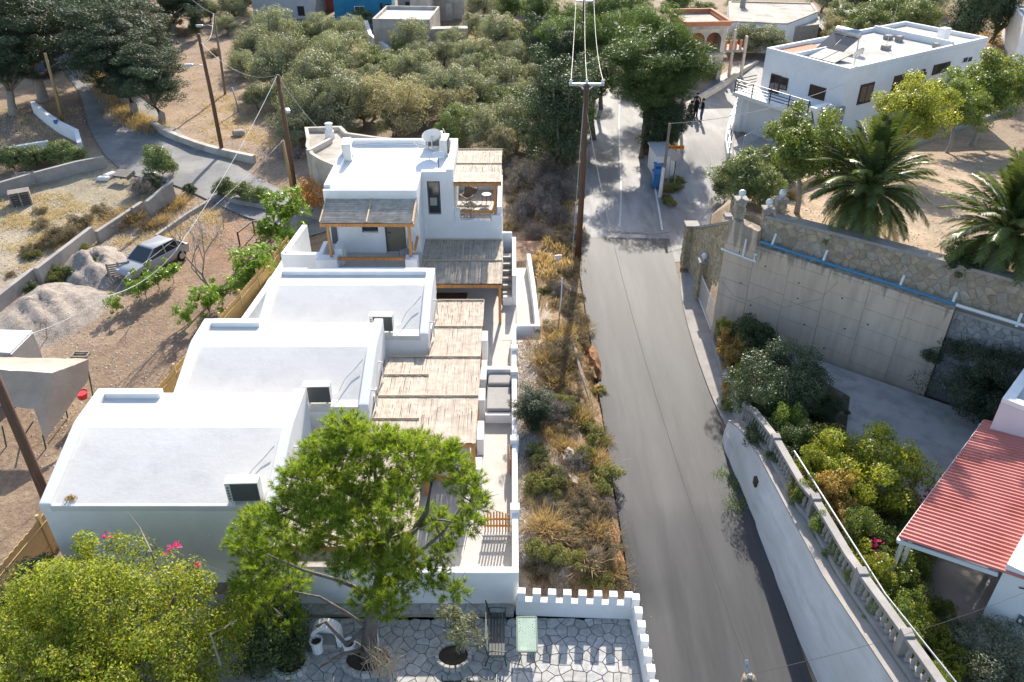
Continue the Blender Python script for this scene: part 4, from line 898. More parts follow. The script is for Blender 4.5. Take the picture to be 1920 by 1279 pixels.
# concrete retaining wall with formwork panels
A, Bp = Vector((9.15, 31.1, 0)), Vector((16.45, 25.6, 0)); e = (Bp - A); WL = e.length; e.normalize(); nrm = Vector((-e.y, e.x, 0)) * -1    # nrm faces the camera
if nrm.y > 0: nrm = -nrm
rw = thing('concrete_wall', (12.8, 28.3, 0), 'tall board-marked concrete retaining wall above the shaded court', 'wall')
def W2(s, z, d=0): q = A + e * s + nrm * d; return (q.x, q.y, z)
def ztop(s): return 5.98 - .25 * s / 1.35 if s < 1.35 else 5.12 - .05 * (s - 1.35)
ss = [0, 1.34, 1.36, WL]
V = []; Pl = [(0, -.6), (WL, -.6), (WL, ztop(WL)), (1.36, ztop(1.36)), (1.34, ztop(1.3)), (0, ztop(0))]
V = [W2(s, z, -.02) for s, z in Pl] + [W2(s, z, -.5) for s, z in Pl]; k = len(Pl)
MB().add(V, [tuple(range(k)), tuple(range(2 * k - 1, k - 1, -1))] + [(i, (i + 1) % k, k + (i + 1) % k, k + i) for i in range(k)]).build('core', 'wall_concrete', rw)
cols = [0, 1.345, 2.9, 4.5, 6.1, 7.6, WL]; g = .02
for i in range(len(cols) - 1):
    s0, s1 = cols[i] + g / 2, cols[i + 1] - g / 2; z = -.5; rowz = [-.5, .55, 1.5, 2.35, 3.2, 4.05, 4.85, 5.4, 6.1]
    for j in range(len(rowz) - 1):
        a0, a1 = rowz[j] + .012 - .05 * s0 + (.2 if i % 2 else 0), rowz[j] + .012 - .05 * s1 + (.2 if i % 2 else 0); b0, b1 = rowz[j + 1] - .05 * s0 + (.2 if i % 2 else 0), rowz[j + 1] - .05 * s1 + (.2 if i % 2 else 0)
        t0, t1 = ztop(s0 + .001), ztop(s1 - .001); b0, b1 = min(b0, t0), min(b1, t1)
        if a0 > t0 - .06 or a1 > t1 - .06: continue
        dd = RND.uniform(.0, .014); F4 = [W2(s0, a0, dd), W2(s1, a1, dd), W2(s1, b1, dd), W2(s0, b0, dd), W2(s0, a0, -.03), W2(s1, a1, -.03), W2(s1, b1, -.03), W2(s0, b0, -.03)]
        MB().add(F4, [(0, 1, 2, 3), (7, 6, 5, 4), (0, 4, 5, 1), (1, 5, 6, 2), (2, 6, 7, 3), (3, 7, 4, 0)]).build('panel', 'wall_concrete', rw)
for s, z in ((.7, 4.6), (1.9, 4.3), (1.0, 3.2), (3.4, 4.0), (5.2, 3.9), (6.4, 3.1), (4.0, 2.2), (2.4, 1.7), (5.0, 1.4), (3.5, 3.3), (1.6, 2.3), (5.6, 2.6)):
    MB().tube([W2(s, z, .016), W2(s, z, .022)], .035, 8).build('tie_hole', 'black_metal', rw)
MB().tube([W2(0, 3.1, .04), W2(.8, 2.5, .05), W2(1.5, 2.5, .05), W2(2.0, 2.9, .05), W2(3.0, 2.7, .05), W2(4.4, 3.6, .05), W2(4.9, 4.6, .05)], .006, 4).build('cable', 'concrete', rw)
B('coping', 'concrete', rw, 9.0, 9.3, 31.12, 31.5, 5.9, 6.05)
# drainage pipes
pp = thing('drain_pipe', W2(1.4, 5.1), 'long blue plastic pipe with white stubs along the foot of the stone wall', 'pipe')
MB().tube([W2(1.45, 5.26, -.12), W2(2.0, 5.23, -.12), W2(WL, 4.92, -.12)], .065, 8).build('pipe', 'pvc_blue', pp); MB().tube([W2(WL, 4.92, -.12), W2(WL + 5, 4.75, -.2)], .065, 8).build('pipe', 'white_plastic', pp)
for s in (1.95, 4.1, 7.1, 9.0, 11.2): z = 5.24 - .055 * (s - 1.9); MB().tube([W2(s, z, -.12), W2(s, z + .42, -.42)], .05, 8).build('stub', 'white_plastic', pp)
pq = thing('drain_pipe', W2(0, 5), 'short white branching pipe on the upper left of the concrete wall', 'pipe')
MB().tube([W2(-.1, 4.55, .09), W2(1.5, 4.42, .09)], .045, 8).build('pipe', 'white_plastic', pq); MB().tube([W2(.9, 4.45, .09), W2(.92, 5.3, .09)], .045, 8).build('pipe', 'white_plastic', pq); MB().tube([W2(1.4, 4.45, .09), W2(1.4, 4.75, .09), W2(1.5, 4.75, .09)], .05, 8).build('elbow', 'white_plastic', pq)
# stone walls
def stone_wall(th, a, b, zb, zt, size, thick, m_, seed, side=None, limit=300, cop=.12, joined=False, copm='concrete'):
    a, b = Vector((a[0], a[1], 0)), Vector((b[0], b[1], 0)); e = b - a; L_ = e.length; e.normalize(); n_ = Vector((e.y, -e.x, 0)) * (1 if side is None else side)
    f = lambda s, t_, d: tuple(a + e * s + n_ * d + Vector((0, 0, zb(s / L_) + t_)))
    zb_ = zb if callable(zb) else None
    h = lambda s: zt(s / L_) - zb(s / L_)
    hm = max(h(0), h(L_)); k = 8; V = []
    for i in range(k + 1):
        s = L_ * i / k; V += [f(s, -.3, 0), f(s, h(s), 0), f(s, h(s), -thick), f(s, -.3, -thick)]
    F = [(0, 1, 2, 3), (4 * k + 3, 4 * k + 2, 4 * k + 1, 4 * k)] + [(4 * i + j, 4 * (i + 1) + j, 4 * (i + 1) + (j + 1) % 4, 4 * i + (j + 1) % 4) for i in range(k) for j in range(4)]
    MB().add(V, F).build('core', 'dark_mortar' if joined else 'mortar', th)
    rs = random.Random(seed); P_ = voronoi((0, L_, 0, hm), size, rs, .026, .42, lambda s, t_: True); J = MB(); c = 0
    for P in P_:
        P = [(s, min(t_, h(s))) for s, t_ in P]
        if max(p[1] for p in P) - min(p[1] for p in P) < size * .3: continue
        V, F = stone_piece(P, f, .035, rs)
        if joined or c >= limit: J.add(V, F)
        else: MB().add(V, F).build('stone', m_, th); c += 1
    if J.v: J.build('stone_facing', m_, th, kind='stuff')
    if cop:
        V = []
        for i in range(k + 1):
            s = L_ * i / k; V += [f(s, h(s), .07), f(s, h(s) + cop, .07), f(s, h(s) + cop, -thick - .05), f(s, h(s), -thick - .05)]
        F = [(0, 1, 2, 3), (4 * k + 3, 4 * k + 2, 4 * k + 1, 4 * k)] + [(4 * i + j, 4 * (i + 1) + j, 4 * (i + 1) + (j + 1) % 4, 4 * i + (j + 1) % 4) for i in range(k) for j in range(4)]
        MB().add(V, F).build('coping', copm, th)
sw = thing('stone_wall', (13, 28.5, 5), 'rubble stone wall above the blue pipe, under the palm trees', 'wall')
a, b = W2(1.36, 0, -.45), W2(WL + 8, 0, -.6)
stone_wall(sw, a, b, lambda t_: 5.05 - .5 * t_, lambda t_: 6.25 - .15 * abs(.25 - t_), .33, .45, 'wall_stone', 21)
lw2 = thing('stone_wall', (19, 23.5, 1), 'grey rubble stone wall in shade at the right end of the court', 'wall')
a, b = W2(WL + .02, 0, -.35), W2(WL + 8, 0, -.3)
stone_wall(lw2, a, b, lambda t_: .9, lambda t_: 4.5 - .2 * t_, .26, .4, 'grey_stone', 22, joined=True)
ys = thing('stone_wall', (9.5, 35, 1), 'yellow rubble stone wall rising behind the white gate beside the road', 'wall')
stone_wall(ys, (9.35, 37.6), (9.62, 31.6), lambda t_: .2, lambda t_: 2.45 + 3.1 * t_, .30, .4, 'yellow_stone', 23, side=1)
def stone_pillar(x, y, z0, z1, label, globe=True, s=.42, m_='wall_stone'):
    th = thing('stone_pillar', (x, y, z0), label, 'pillar', 'stone gate pillars'); MB().box(x - s / 2 + .03, x + s / 2 - .03, y - s / 2 + .03, y + s / 2 - .03, z0, z1).build('core', 'mortar', th); rs = random.Random(int(x * 91))
    for fx, fy in ((0, -1), (-1, 0)):
        P_ = voronoi((0, s, 0, z1 - z0), .24, rs, .03)
        for P in P_:
            f = (lambda a_, t_, d: (x - s / 2 + a_, y - s / 2 + .03 - d, z0 + t_)) if fy else (lambda a_, t_, d: (x - s / 2 + .03 - d, y - s / 2 + a_, z0 + t_))
            V, F = stone_piece(P, f, .04, rs); MB().add(V, F).build('stone', m_, th)
    B('cap', 'concrete', th, x - s / 2 - .06, x + s / 2 + .06, y - s / 2 - .06, y + s / 2 + .06, z1, z1 + .1, bev=.02)
    if globe:
        pr = [(.06, z1 + .1)] + [(.15 * math.sin(k * math.pi / 8) + .005, z1 + .32 - .15 * math.cos(k * math.pi / 8)) for k in range(9)]
        MB().lathe((x, y, 0), pr, 14).build('globe_lamp', 'glass_globe', th, smooth=True)
stone_pillar(9.3, 37.95, .1, 2.5, 'tall yellow stone pillar ending the wall at the road corner', False, .6, 'yellow_stone')
stone_pillar(9.3, 34.6, .1, 2.1, 'stone pillar with globe lamp beside the white metal gate', True, .42, 'yellow_stone')
q = at(1385, 405, 6.0); stone_pillar(q.x, q.y, 5.9, 6.7, 'stone pillar with globe lamp at the left end of the concrete wall top')
q = at(1437, 420, 5.9); stone_pillar(q.x, q.y + .1, 5.6, 6.5, 'middle stone pillar with globe lamp at the corner of the upper stone wall', True, .38)
q = at(1462, 415, 6.0); stone_pillar(q.x + .1, q.y + .55, 5.7, 6.7, 'right-hand stone pillar with globe lamp at the corner of the upper stone wall')
gt = thing('white_gate', (9.3, 32.5, .1), 'white metal bar gate between the stone pillar and the concrete wall', 'gate')
MB().bar((9.22, 34.3, .25), (9.22, 31.4, .25), .04, .06).bar((9.22, 34.3, 1.5), (9.22, 31.4, 1.5), .04, .06).build('frame', 'white_metal', gt)
for k in range(20): y = 34.2 - k * .145; MB().tube([(9.22, y, .2), (9.22, y, 1.5)], .012, 5).build('bar', 'white_metal', gt)
# stairs going up behind
st = thing('stone_stairs', (12, 36, 3), 'long stone path with low parapets rising behind the gate pillars', 'stairs')
a, b = at(1398, 398, 5.2), at(1515, 330, 4.6)
for off, sgn in ((0, 1),):
    d = (b - a); d.z = 0; L_ = d.length; d.normalize(); nn = Vector((-d.y, d.x, 0))
    for k in range(14):
        p0 = a + d * (L_ * k / 14); p1 = a + d * (L_ * (k + 1) / 14); z = 5.25 - .045 * k
        MB().prism([(p0 - nn * .45).to_2d(), (p1 - nn * .45).to_2d(), (p1 + nn * .45).to_2d(), (p0 + nn * .45).to_2d()], 3.2, z).build('step', 'paved_concrete', st, .01)
    for q in (-.62, .62): MB().wall([(a + nn * q).to_2d(), (b + nn * q).to_2d()], .3, 2.5, [5.75, 5.1]).build('parapet', 'yellow_stone', st)
# kerb of the upper garden
kb = thing('garden_kerb', gp(1700, 270), 'low pale kerb along the row of citrus trees', 'kerb'); P = [gp(u, v) for u, v in ((1560, 330), (1630, 303), (1700, 280), (1760, 256), (1830, 232), (1900, 205))]
MB().wall([(p.x, p.y) for p in P], .25, [p.z - .3 for p in P], [p.z + .22 for p in P]).build('kerb', 'concrete', kb)
# ================================================================ OTHER BUILDINGS
def hit(u, v, P0, nn):
    a, y, q = ray(u, v); d = Vector((a, y, q)); o = Vector((0, 0, CAMZ)); t = (Vector(P0) - o).dot(nn) / d.dot(nn); return o + d * t
def obj_plane_box(name, m_, parent, P0, e, nn, s0, s1, z0, z1, d0, d1, bev=0):
    P0 = Vector(P0); f = lambda s, z, d: tuple(Vector((P0.x, P0.y, 0)) + e * s + nn * d + Vector((0, 0, z)))
    V = [f(s, z, d) for d in (d0, d1) for s, z in ((s0, z0), (s1, z0), (s1, z1), (s0, z1))]
    return MB().add(V, [(0, 1, 2, 3), (7, 6, 5, 4), (0, 4, 5, 1), (1, 5, 6, 2), (2, 6, 7, 3), (3, 7, 4, 0)]).build(name, m_, parent, bev)
def fwin(parent, P0, e, nn, ua, va, ub, vb, frame='dark_wood', pane='glass', shut=None, name='window', dpt=.05):
    A_, B_ = hit(ua, va, P0, nn), hit(ub, vb, P0, nn); q = Vector((P0[0], P0[1], 0)); s0, s1 = sorted(((A_ - q).dot(e), (B_ - q).dot(e))); z0, z1 = sorted((A_.z, B_.z))
    w = obj_plane_box(name, frame, parent, P0, e, nn, s0, s1, z0, z1, -.02, dpt); f = .09 * min(s1 - s0, z1 - z0) + .02
    mid = (s0 + s1) / 2
    for x0, x1 in ((s0 + f, mid - f * .3), (mid + f * .3, s1 - f)): obj_plane_box('pane', pane, w, P0, e, nn, x0, x1, z0 + f, z1 - f, dpt - .01, dpt + .012)
    if shut:
        wd = (s1 - s0) * .5
        for x0, x1 in ((s0 - wd, s0 - .02), (s1 + .02, s1 + wd)): obj_plane_box('shutter', shut, w, P0, e, nn, x0, x1, z0, z1, .0, .06)
    return w
def block(th, P, z0, z1, m_='plaster', roofm='old_roof', par=.25, pt=.2, parm=None, name='wall'):
    """walls as a prism, recessed roof sheet, parapet ring"""
    MB().prism(P, z0, z1).build(name, m_, th)
    c = Vector((sum(p[0] for p in P) / len(P), sum(p[1] for p in P) / len(P)))
    MB().prism(P, z1 + .001, z1 + .012).build('roof', roofm, th)
    if par: 
        n_ = len(P); ins = []
        for i in range(n_):
            p = Vector(P[i][:2]); a = (Vector(P[i - 1][:2]) - p).normalized(); b = (Vector(P[(i + 1) % n_][:2]) - p).normalized(); s = (a + b)
            s.normalize(); k = pt / max(.3, abs(s.cross(a))); q = p + s * k; 
            if (c - p).dot(s) < 0: q = p - s * k
            ins.append(q)
        V = []
        for i in range(n_): V += [(P[i][0], P[i][1], z1 + .002), (P[i][0], P[i][1], z1 + par), (ins[i].x, ins[i].y, z1 + par), (ins[i].x, ins[i].y, z1 + .002)]
        F = []
        for i in range(n_):
            j = (i + 1) % n_
            for k in range(3): F.append((4 * i + k, 4 * j + k, 4 * j + k + 1, 4 * i + k + 1))
        MB().add(V, F).build('parapet', parm or m_, th)
# right-hand white house
Cc = Vector((21.87, 53.06, 0)); eF = Vector((-3.83, 5.74, 0)).normalized(); eS = Vector((13.5, 9, 0)).normalized()
rh = thing('white_house', Cc, 'large white flat-roofed house with dark balcony railing, brown shutters and garage on the right', 'house')
def H(a, b, z=0): q = Cc + eF * a + eS * b; return (q.x, q.y, z) if z is not None else (q.x, q.y)
P = [H(0, 0), H(0, 16.2), H(6.9, 16.2), H(6.9, 0)]
block(rh, P, 0, 6.3, 'plaster', 'paved_concrete', .28, .22)
MB().prism([H(.2, 11.9)[:2], H(.2, 12.1)[:2], H(6.7, 12.1)[:2], H(6.7, 11.9)[:2]], 6.3, 6.75).build('parapet', 'plaster', rh)
MB().prism([H(4.6, .2)[:2], H(4.6, 4.5)[:2], H(4.75, 4.5)[:2], H(4.75, .2)[:2]], 6.31, 6.6).build('parapet', 'plaster', rh)
MB().prism([H(4.8, .3)[:2], H(4.8, 4.3)[:2], H(6.6, 4.3)[:2], H(6.6, .3)[:2]], 6.315, 6.36).build('roof', 'terracotta', rh)
nF, nS = -eS, -eF
for q in ((1447, 138, 1459, 181), (1465, 144, 1475, 171)): fwin(rh, Cc, eF, nF, *q, name='door' if q[0] < 1450 else 'window')
fwin(rh, Cc, eF, nF, 1520, 158, 1545, 190, 'dark_wood', 'dark_wood')
for q, s in (((1614, 160, 1631, 191), None), ((1692, 140, 1712, 166), 'pine_timber'), ((1726, 136, 1734, 148), None), ((1759, 121, 1769, 136), 'pine_timber'), ((1806, 108, 1812, 117), None), ((1815, 107, 1820, 116), None)):
    fwin(rh, Cc, eS, nS, *q, shut='dark_wood' if s else None, frame='dark_wood' if q[0] < 1780 and q[0] != 1726 else 'white_metal')
# balcony, garage, columns
bx = lambda name, m_, a0, a1, b0, b1, z0, z1, bev=0, par=rh: MB().prism([H(a0, b0)[:2], H(a0, b1)[:2], H(a1, b1)[:2], H(a1, b0)[:2]], z0, z1).build(name, m_, par, bev)
bx('balcony_slab', 'plaster', .9, 7.4, -2.3, -.01, 3.45, 3.7, .02)
bx('wall', 'plaster', .6, 6.6, -1.8, -.01, 0, 3.45); bx('garage_door', 'white_metal', 1.8, 6.1, -1.85, -1.81, 1.0, 3.2)
for a in (6.9,): bx('column', 'plaster', a - .5, a, -2.25, -1.75, 0.3, 3.45, .02)
bx('wall', 'plaster', 6.6, 6.9, -.9, 0, 0, 3.45); bx('stair_wall', 'plaster', .05, .55, -2.6, -.9, 0, 4.4); bx('stair_wall', 'concrete', -.35, -.1, -2.0, .0, 0, 4.2)
rl = MB()
bal = thing('balcony_railing', H(4, -2.2, 3.7), 'black iron railing with horizontal bars around the balcony of the right-hand house', 'railing')
for z in (3.95, 4.15, 4.35, 4.6):
    for p, q in (((.9, -2.22), (7.3, -2.22)), ((7.3, -2.22), (7.3, -.1)), ((.9, -2.22), (-.6, -3.2))):
        dz = -1.2 if q[0] < 0 else 0; MB().tube([H(*p, z), H(*q, z + dz)], .035, 5).build('rail', 'black_metal', bal)
for a in (.9, 2.5, 4.1, 5.7, 7.3): MB().tube([H(a, -2.22, 3.7), H(a, -2.22, 4.65)], .04, 5).build('post', 'black_metal', bal)
# roof things of the right house
wh = thing('solar_water_heater', H(4.0, 4.2, 6.3), 'silver solar water tank with black collector panels on the white house roof', 'water heater')
MB().tube([H(3.3, 5.2, 7.45), H(5.2, 5.2, 7.45)], .3, 14).build('tank', 'galvanised', wh, smooth=True)
for a in (3.2, 4.3): 
    V = [H(a, 3.4, 6.45), H(a + 1.0, 3.4, 6.45), H(a + 1.0, 4.9, 7.3), H(a, 4.9, 7.3)]; MB().add(V + [(x, y, z - .06) for x, y, z in V], [(0, 1, 2, 3), (7, 6, 5, 4), (0, 4, 5, 1), (1, 5, 6, 2), (2, 6, 7, 3), (3, 7, 4, 0)]).build('collector', 'solar_glass', wh)
mb = MB()
for a in (3.3, 5.2): mb.bar(H(a, 5.3, 6.32), H(a, 5.2, 7.2), .06, .06).bar(H(a, 3.4, 6.4), H(a, 5.2, 7.2), .05, .05)
mb.build('frame', 'solar_frame', wh)
pv = thing('solar_collector', H(2.4, 1.6, 6.3), 'two flat dark solar panels near the front edge of the white house roof', 'solar panel')
for a in (1.9, 3.0): V = [H(a, 1.0, 6.42), H(a + 1.02, 1.0, 6.42), H(a + 1.02, 2.7, 6.75), H(a, 2.7, 6.75)]; MB().add(V + [(x, y, z - .05) for x, y, z in V], [(0, 1, 2, 3), (7, 6, 5, 4), (0, 4, 5, 1), (1, 5, 6, 2), (2, 6, 7, 3), (3, 7, 4, 0)]).build('panel', 'solar_glass', pv)
dish(H(.45, 1.2, 6.35), .42, .5, 'white satellite dish at the front corner of the right-hand house roof', .5)
for (a, b, s, lb) in ((2.6, 7.6, .3, 'concrete antenna foot block with thin mast on the white house roof'), (4.5, 10.6, .3, 'pair of small concrete blocks on the white house roof'), (1.0, 11.2, .22, 'small concrete block near the right edge of the white house roof')):
    th = thing('roof_block', H(a, b, 6.3), lb, 'block'); MB().obox(H(a, b, 6.45), (s * 2, s * 1.6, .3), .6).build('block', 'concrete', th, .03)
    if 'mast' in lb: MB().tube([H(a, b, 6.5), H(a - .1, b, 9.3)], .02, 5).build('mast', 'galvanised', th)
    if 'pair' in lb: MB().obox(H(a - .9, b, 6.5), (.5, .4, .4), .6).build('block', 'concrete', th, .03)
th = thing('chimney', H(2.0, 13.6, 6.3), 'white chimney at the far end of the white house roof', 'chimney'); MB().obox(H(2.0, 13.6, 6.75), (.7, .6, .9), .58).build('stack', 'plaster', th, .03)
th = thing('white_house', at(1912, 95, 3), 'white building corner at the right edge beyond the citrus trees', 'house')
p, q = gp(1896, 126), gp(1935, 140); block(th, [(p.x, p.y), (q.x + 4, q.y - 2), (q.x + 6, q.y + 6), (p.x + 3, p.y + 8)], 0, p.z + 3.4, 'plaster', 'paved_concrete', .2)
# driveway railing and well
dr = thing('driveway_railing', gp(1370, 260), 'grey metal railing and posts along the driveway of the white house', 'railing'); P = [gp(*q) for q in ((1366, 300), (1362, 272), (1366, 246), (1378, 215), (1384, 196))]
MB().wall([(p.x, p.y) for p in P], .3, [p.z - .3 for p in P], [p.z + .45 for p in P]).build('wall', 'plaster', dr)
for z in (.75, 1.1): MB().tube([(p.x, p.y, p.z + z) for p in P], .03, 5).build('rail', 'galvanised', dr)
for p in P: MB().tube([(p.x, p.y, p.z), (p.x, p.y, p.z + 1.2)], .04, 6).build('post', 'galvanised', dr)
p = gp(1399, 222); th = thing('round_planter', p, 'round stone planter with plants under the balcony of the white house', 'planter'); MB().lathe(p, [(.55, 0), (.6, .5), (.5, .52), (.48, .4)], 14).build('rim', 'yellow_stone', th); MB().lathe(p, [(.45, .3), (.44, .42)], 10).build('soil', 'dark_soil', th)
dg = thing('driveway_gate', gp(1440, 275), 'white bar fence in front of the garage behind the oleander bush', 'fence'); a, b = gp(1392, 282), gp(1462, 238)
for k in range(26): p = a + (b - a) * (k / 25); MB().tube([(p.x, p.y, p.z), (p.x, p.y, p.z + 1.0)], .018, 4).build('bar', 'white_metal', dg)
MB().bar((a.x, a.y, a.z + 1), (b.x, b.y, b.z + 1), .05, .05).build('rail', 'white_metal', dg)
# lower right: red roof and the white houses
E1 = Vector((.69, .725, 0)); E2 = Vector((.725, -.69, 0)); C1 = Vector((12.75, 14.15, 0))
def K(C_, a, b, z): q = C_ + E1 * a + E2 * b; return (q.x, q.y, z)
h1 = thing('white_house', C1, 'white house block with meter box at the lower right corner, beside the red roof', 'house')
block(h1, [K(C1, 0, 0, 0)[:2], K(C1, 0, 8, 0)[:2], K(C1, 9, 8, 0)[:2], K(C1, 9, 0, 0)[:2]], .2, 3.75, 'plaster', 'grey_plaster', .22, .35)
nE = -E1
ob = obj_plane_box('meter_box', 'shutter_grey', h1, C1, E2, nE, .72, 1.12, 2.35, 2.62, 0, .05)
for k in range(3): obj_plane_box('meter', 'white_metal', h1, C1, E2, nE, .76 + k * .12, .83 + k * .12, 2.42 + (k % 2) * .06, 2.52 + (k % 2) * .06, .05, .07)
MB().tube([tuple(Vector(K(C1, -.03, .95, 2.65))), tuple(Vector(K(C1, -.03, .75, 3.5)))], .01, 4).tube([K(C1, -.03, .45, 3.45), K(C1, -.05, .75, 3.62), K(C1, -.03, 1.0, 3.55)], .02, 5).build('cable', 'wire', h1)
C2 = Vector((15.6, 20.35, 0))
h2 = thing('white_house', C2, 'lilac-white house block behind the red roof at the right edge', 'house')
block(h2, [K(C2, 0, 0, 0)[:2], K(C2, 0, 8, 0)[:2], K(C2, 6, 8, 0)[:2], K(C2, 6, 0, 0)[:2]], .2, 4.45, 'lilac_plaster', 'grey_plaster', .18, .3, 'plaster')
rr = thing('red_roof', (12.5, 16, 3), 'red corrugated metal roof on white posts beside the white houses', 'roof')
NL, NR, FL = Vector((10.75, 15.7, 3.28)), Vector((12.62, 14.12, 3.72)), Vector((15.75, 20.95, 3.28)); dL = (FL - NL); wd = NR - NL; wd = wd * 1.0
N_ = 44; V = []; F = []
for k in range(N_ * 4 + 1):
    s = k / (N_ * 4); ph = k % 4; h = (.045 if ph in (1, 2) else 0); p = NL + dL * s; V += [tuple(p + Vector((0, 0, h))), tuple(p + wd * 1.6 + Vector((0, 0, h)))]
for k in range(N_ * 4): F.append((2 * k, 2 * k + 1, 2 * k + 3, 2 * k + 2))
o = MB().add(V, F).build('roof_sheet', 'corrugated_red', rr); md = o.modifiers.new('s', 'SOLIDIFY'); md.thickness = .012
MB().bar(NL - Vector((0, 0, .12)), NL + wd - Vector((0, 0, .12)), .07, .12).build('fascia', 'white_metal', rr); MB().bar(NL - Vector((0, 0, .1)), FL - Vector((0, 0, .1)), .06, .1).build('fascia', 'white_metal', rr)
for q in (NL + dL * .02 + wd * .05, NL + dL * .07 + wd * .1, NL + dL * .5, NL + dL * .97): MB().bar((q.x, q.y, .9), (q.x, q.y, q.z - .1), .09, .09).build('post', 'white_metal', rr)
pvm = MB().prism([(11.2, 15.9), (9.9, 13.5), (10.6, 9), (14.5, 9), (17, 15), (14, 18)], .98, 1.02).build('paving', 'paved_concrete'); pvm['kind'] = 'structure'
tb = thing('trellis_tube', at(1490, 845, 3.2), 'long pale metal tube of the vine trellis running above the garden hedge', 'tube')
MB().tube([at(1489, 846, 3.2), at(1660, 1115, 3.2), at(1800, 1290, 3.2)], .028, 6).build('tube', 'galvanised', tb)
for u, v in ((1492, 850), (1530, 912), (1590, 1005), (1650, 1098)): p = at(u, v, 3.2); MB().tube([(p.x, p.y, 1.2), tuple(p)], .02, 5).build('post', 'galvanised', tb)
# old round-cornered building behind the upper house
ob_ = thing('old_building', at(620, 300, 0), 'old cream building with rounded corner, flat roof and chimney behind the upper house', 'house')
ZB = 3.0; P = [at(u, v, ZB) for u, v in ((640, 318), (600, 301), (582, 290), (573, 275), (575, 262), (571, 240), (640, 238), (652, 250), (700, 257), (800, 268), (830, 320))]
block(ob_, [(p.x, p.y) for p in P], -.2, ZB - .25, 'cream_plaster', 'old_roof', .3, .22)
p = at(619, 258, ZB - .2); MB().lathe((p.x, p.y, ZB - .3), [(.32, 0), (.3, .5), (.22, .6), (.22, .95), (.27, 1.0), (.2, 1.05)], 10).build('chimney', 'plaster', ob_)
a, b = at(577, 285, ZB), at(620, 262, ZB); MB().wall([(a.x, a.y), (b.x, b.y)], .25, ZB - .25, ZB + .1).build('parapet', 'cream_plaster', ob_)
# buildings in the distance
def far_building(name, label, uL, uR, vb, depth, hgt, m_, roofm='old_roof', wins=(), par=.3, skew=0, zb=0, frame='dark_wood'):
    a, b = gp(uL, vb), gp(uR, vb + skew); e = b - a; e.z = 0; L_ = e.length; e.normalize(); nn = Vector((e.y, -e.x, 0)); th = thing(name, (a.x, a.y, zb), label, 'house')
    q = lambda s, d: (a.x + e.x * s - nn.x * d, a.y + e.y * s - nn.y * d)
    block(th, [q(0, 0), q(L_, 0), q(L_, depth), q(0, depth)], -.5, hgt, m_, roofm, par)
    for w in wins: fwin(th, (a.x, a.y, 0), e, nn, *w, frame=frame)
    return th, a, e, nn, L_
far_building('grey_house', 'pale grey house with a small brown window at the top edge above the olive grove', 477, 592, 36, 8, 6.5, 'grey_plaster', wins=[(557, 12, 572, 30)])
far_building('red_house', 'small brick-red house with white trim beside the pale grey house', 593, 628, 22, 5, 4, 'red_paint', 'terracotta', [(600, 12, 606, 20)], frame='white_metal')
t_, a_, e_, n_, L_ = far_building('blue_house', 'blue house with white-framed openings at the top edge of the photo', 629, 737, 40, 7, 6.8, 'blue_paint', wins=[(664, 12, 684, 22)], frame='white_metal')
fwin(t_, a_, e_, n_, 712, 6, 719, 30, 'dark_wood'); fwin(t_, a_, e_, n_, 722, 8, 732, 30, 'dark_wood')
obj_plane_box('stairs', 'blue_paint', t_, a_, e_, n_, L_ * .93, L_ * 1.18, -.3, 1.4, .3, 1.4)
far_building('tan_house', 'grey-tan house with two dark windows right of the blue house', 748, 836, 40, 7, 6.5, 'tan_plaster', wins=[(760, 4, 772, 14), (782, 4, 789, 16)])
t_, a_, e_, n_, L_ = far_building('tan_house', 'lower tan house with outside steps beside the road at the top edge', 838, 870, 36, 5, 3.6, 'cream_plaster')
obj_plane_box('stairs', 'cream_plaster', t_, a_, e_, n_, -.8, .8, 0, 2, .1, .9)
far_building('flat_roofed_house', 'low cream flat-roofed house standing in the olive grove', 703, 808, 92, 7, 2.6, 'cream_plaster', 'grey_plaster', par=.35)
far_building('annex', 'lower cream building with terracotta courtyard beside the low flat-roofed house', 808, 878, 90, 1.2, 1.9, 'cream_plaster', 'cream_plaster', par=0)
far_building('annex', 'raised back block of the low cream house in the olive grove', 772, 806, 60, 5, 3.5, 'cream_plaster', 'grey_plaster', par=.3)
th = thing('stepped_wall', gp(700, 90), 'pale stepped garden wall beside the low cream house', 'wall'); P = [gp(688, 60), gp(696, 82), gp(735, 102)]; MB().wall([(p.x, p.y) for p in P], .4, -.2, [1.2, .9, .5]).build('wall', 'plaster', th)
th = thing('roadside_wall', gp(950, 20), 'tan wall with openings along the far road at the top edge', 'wall'); P = [gp(868, 22), gp(940, 18), gp(985, 34)]; MB().wall([(p.x, p.y) for p in P], .5, -.2, [2.0, 1.8, 1.2]).build('wall', 'cream_plaster', th)
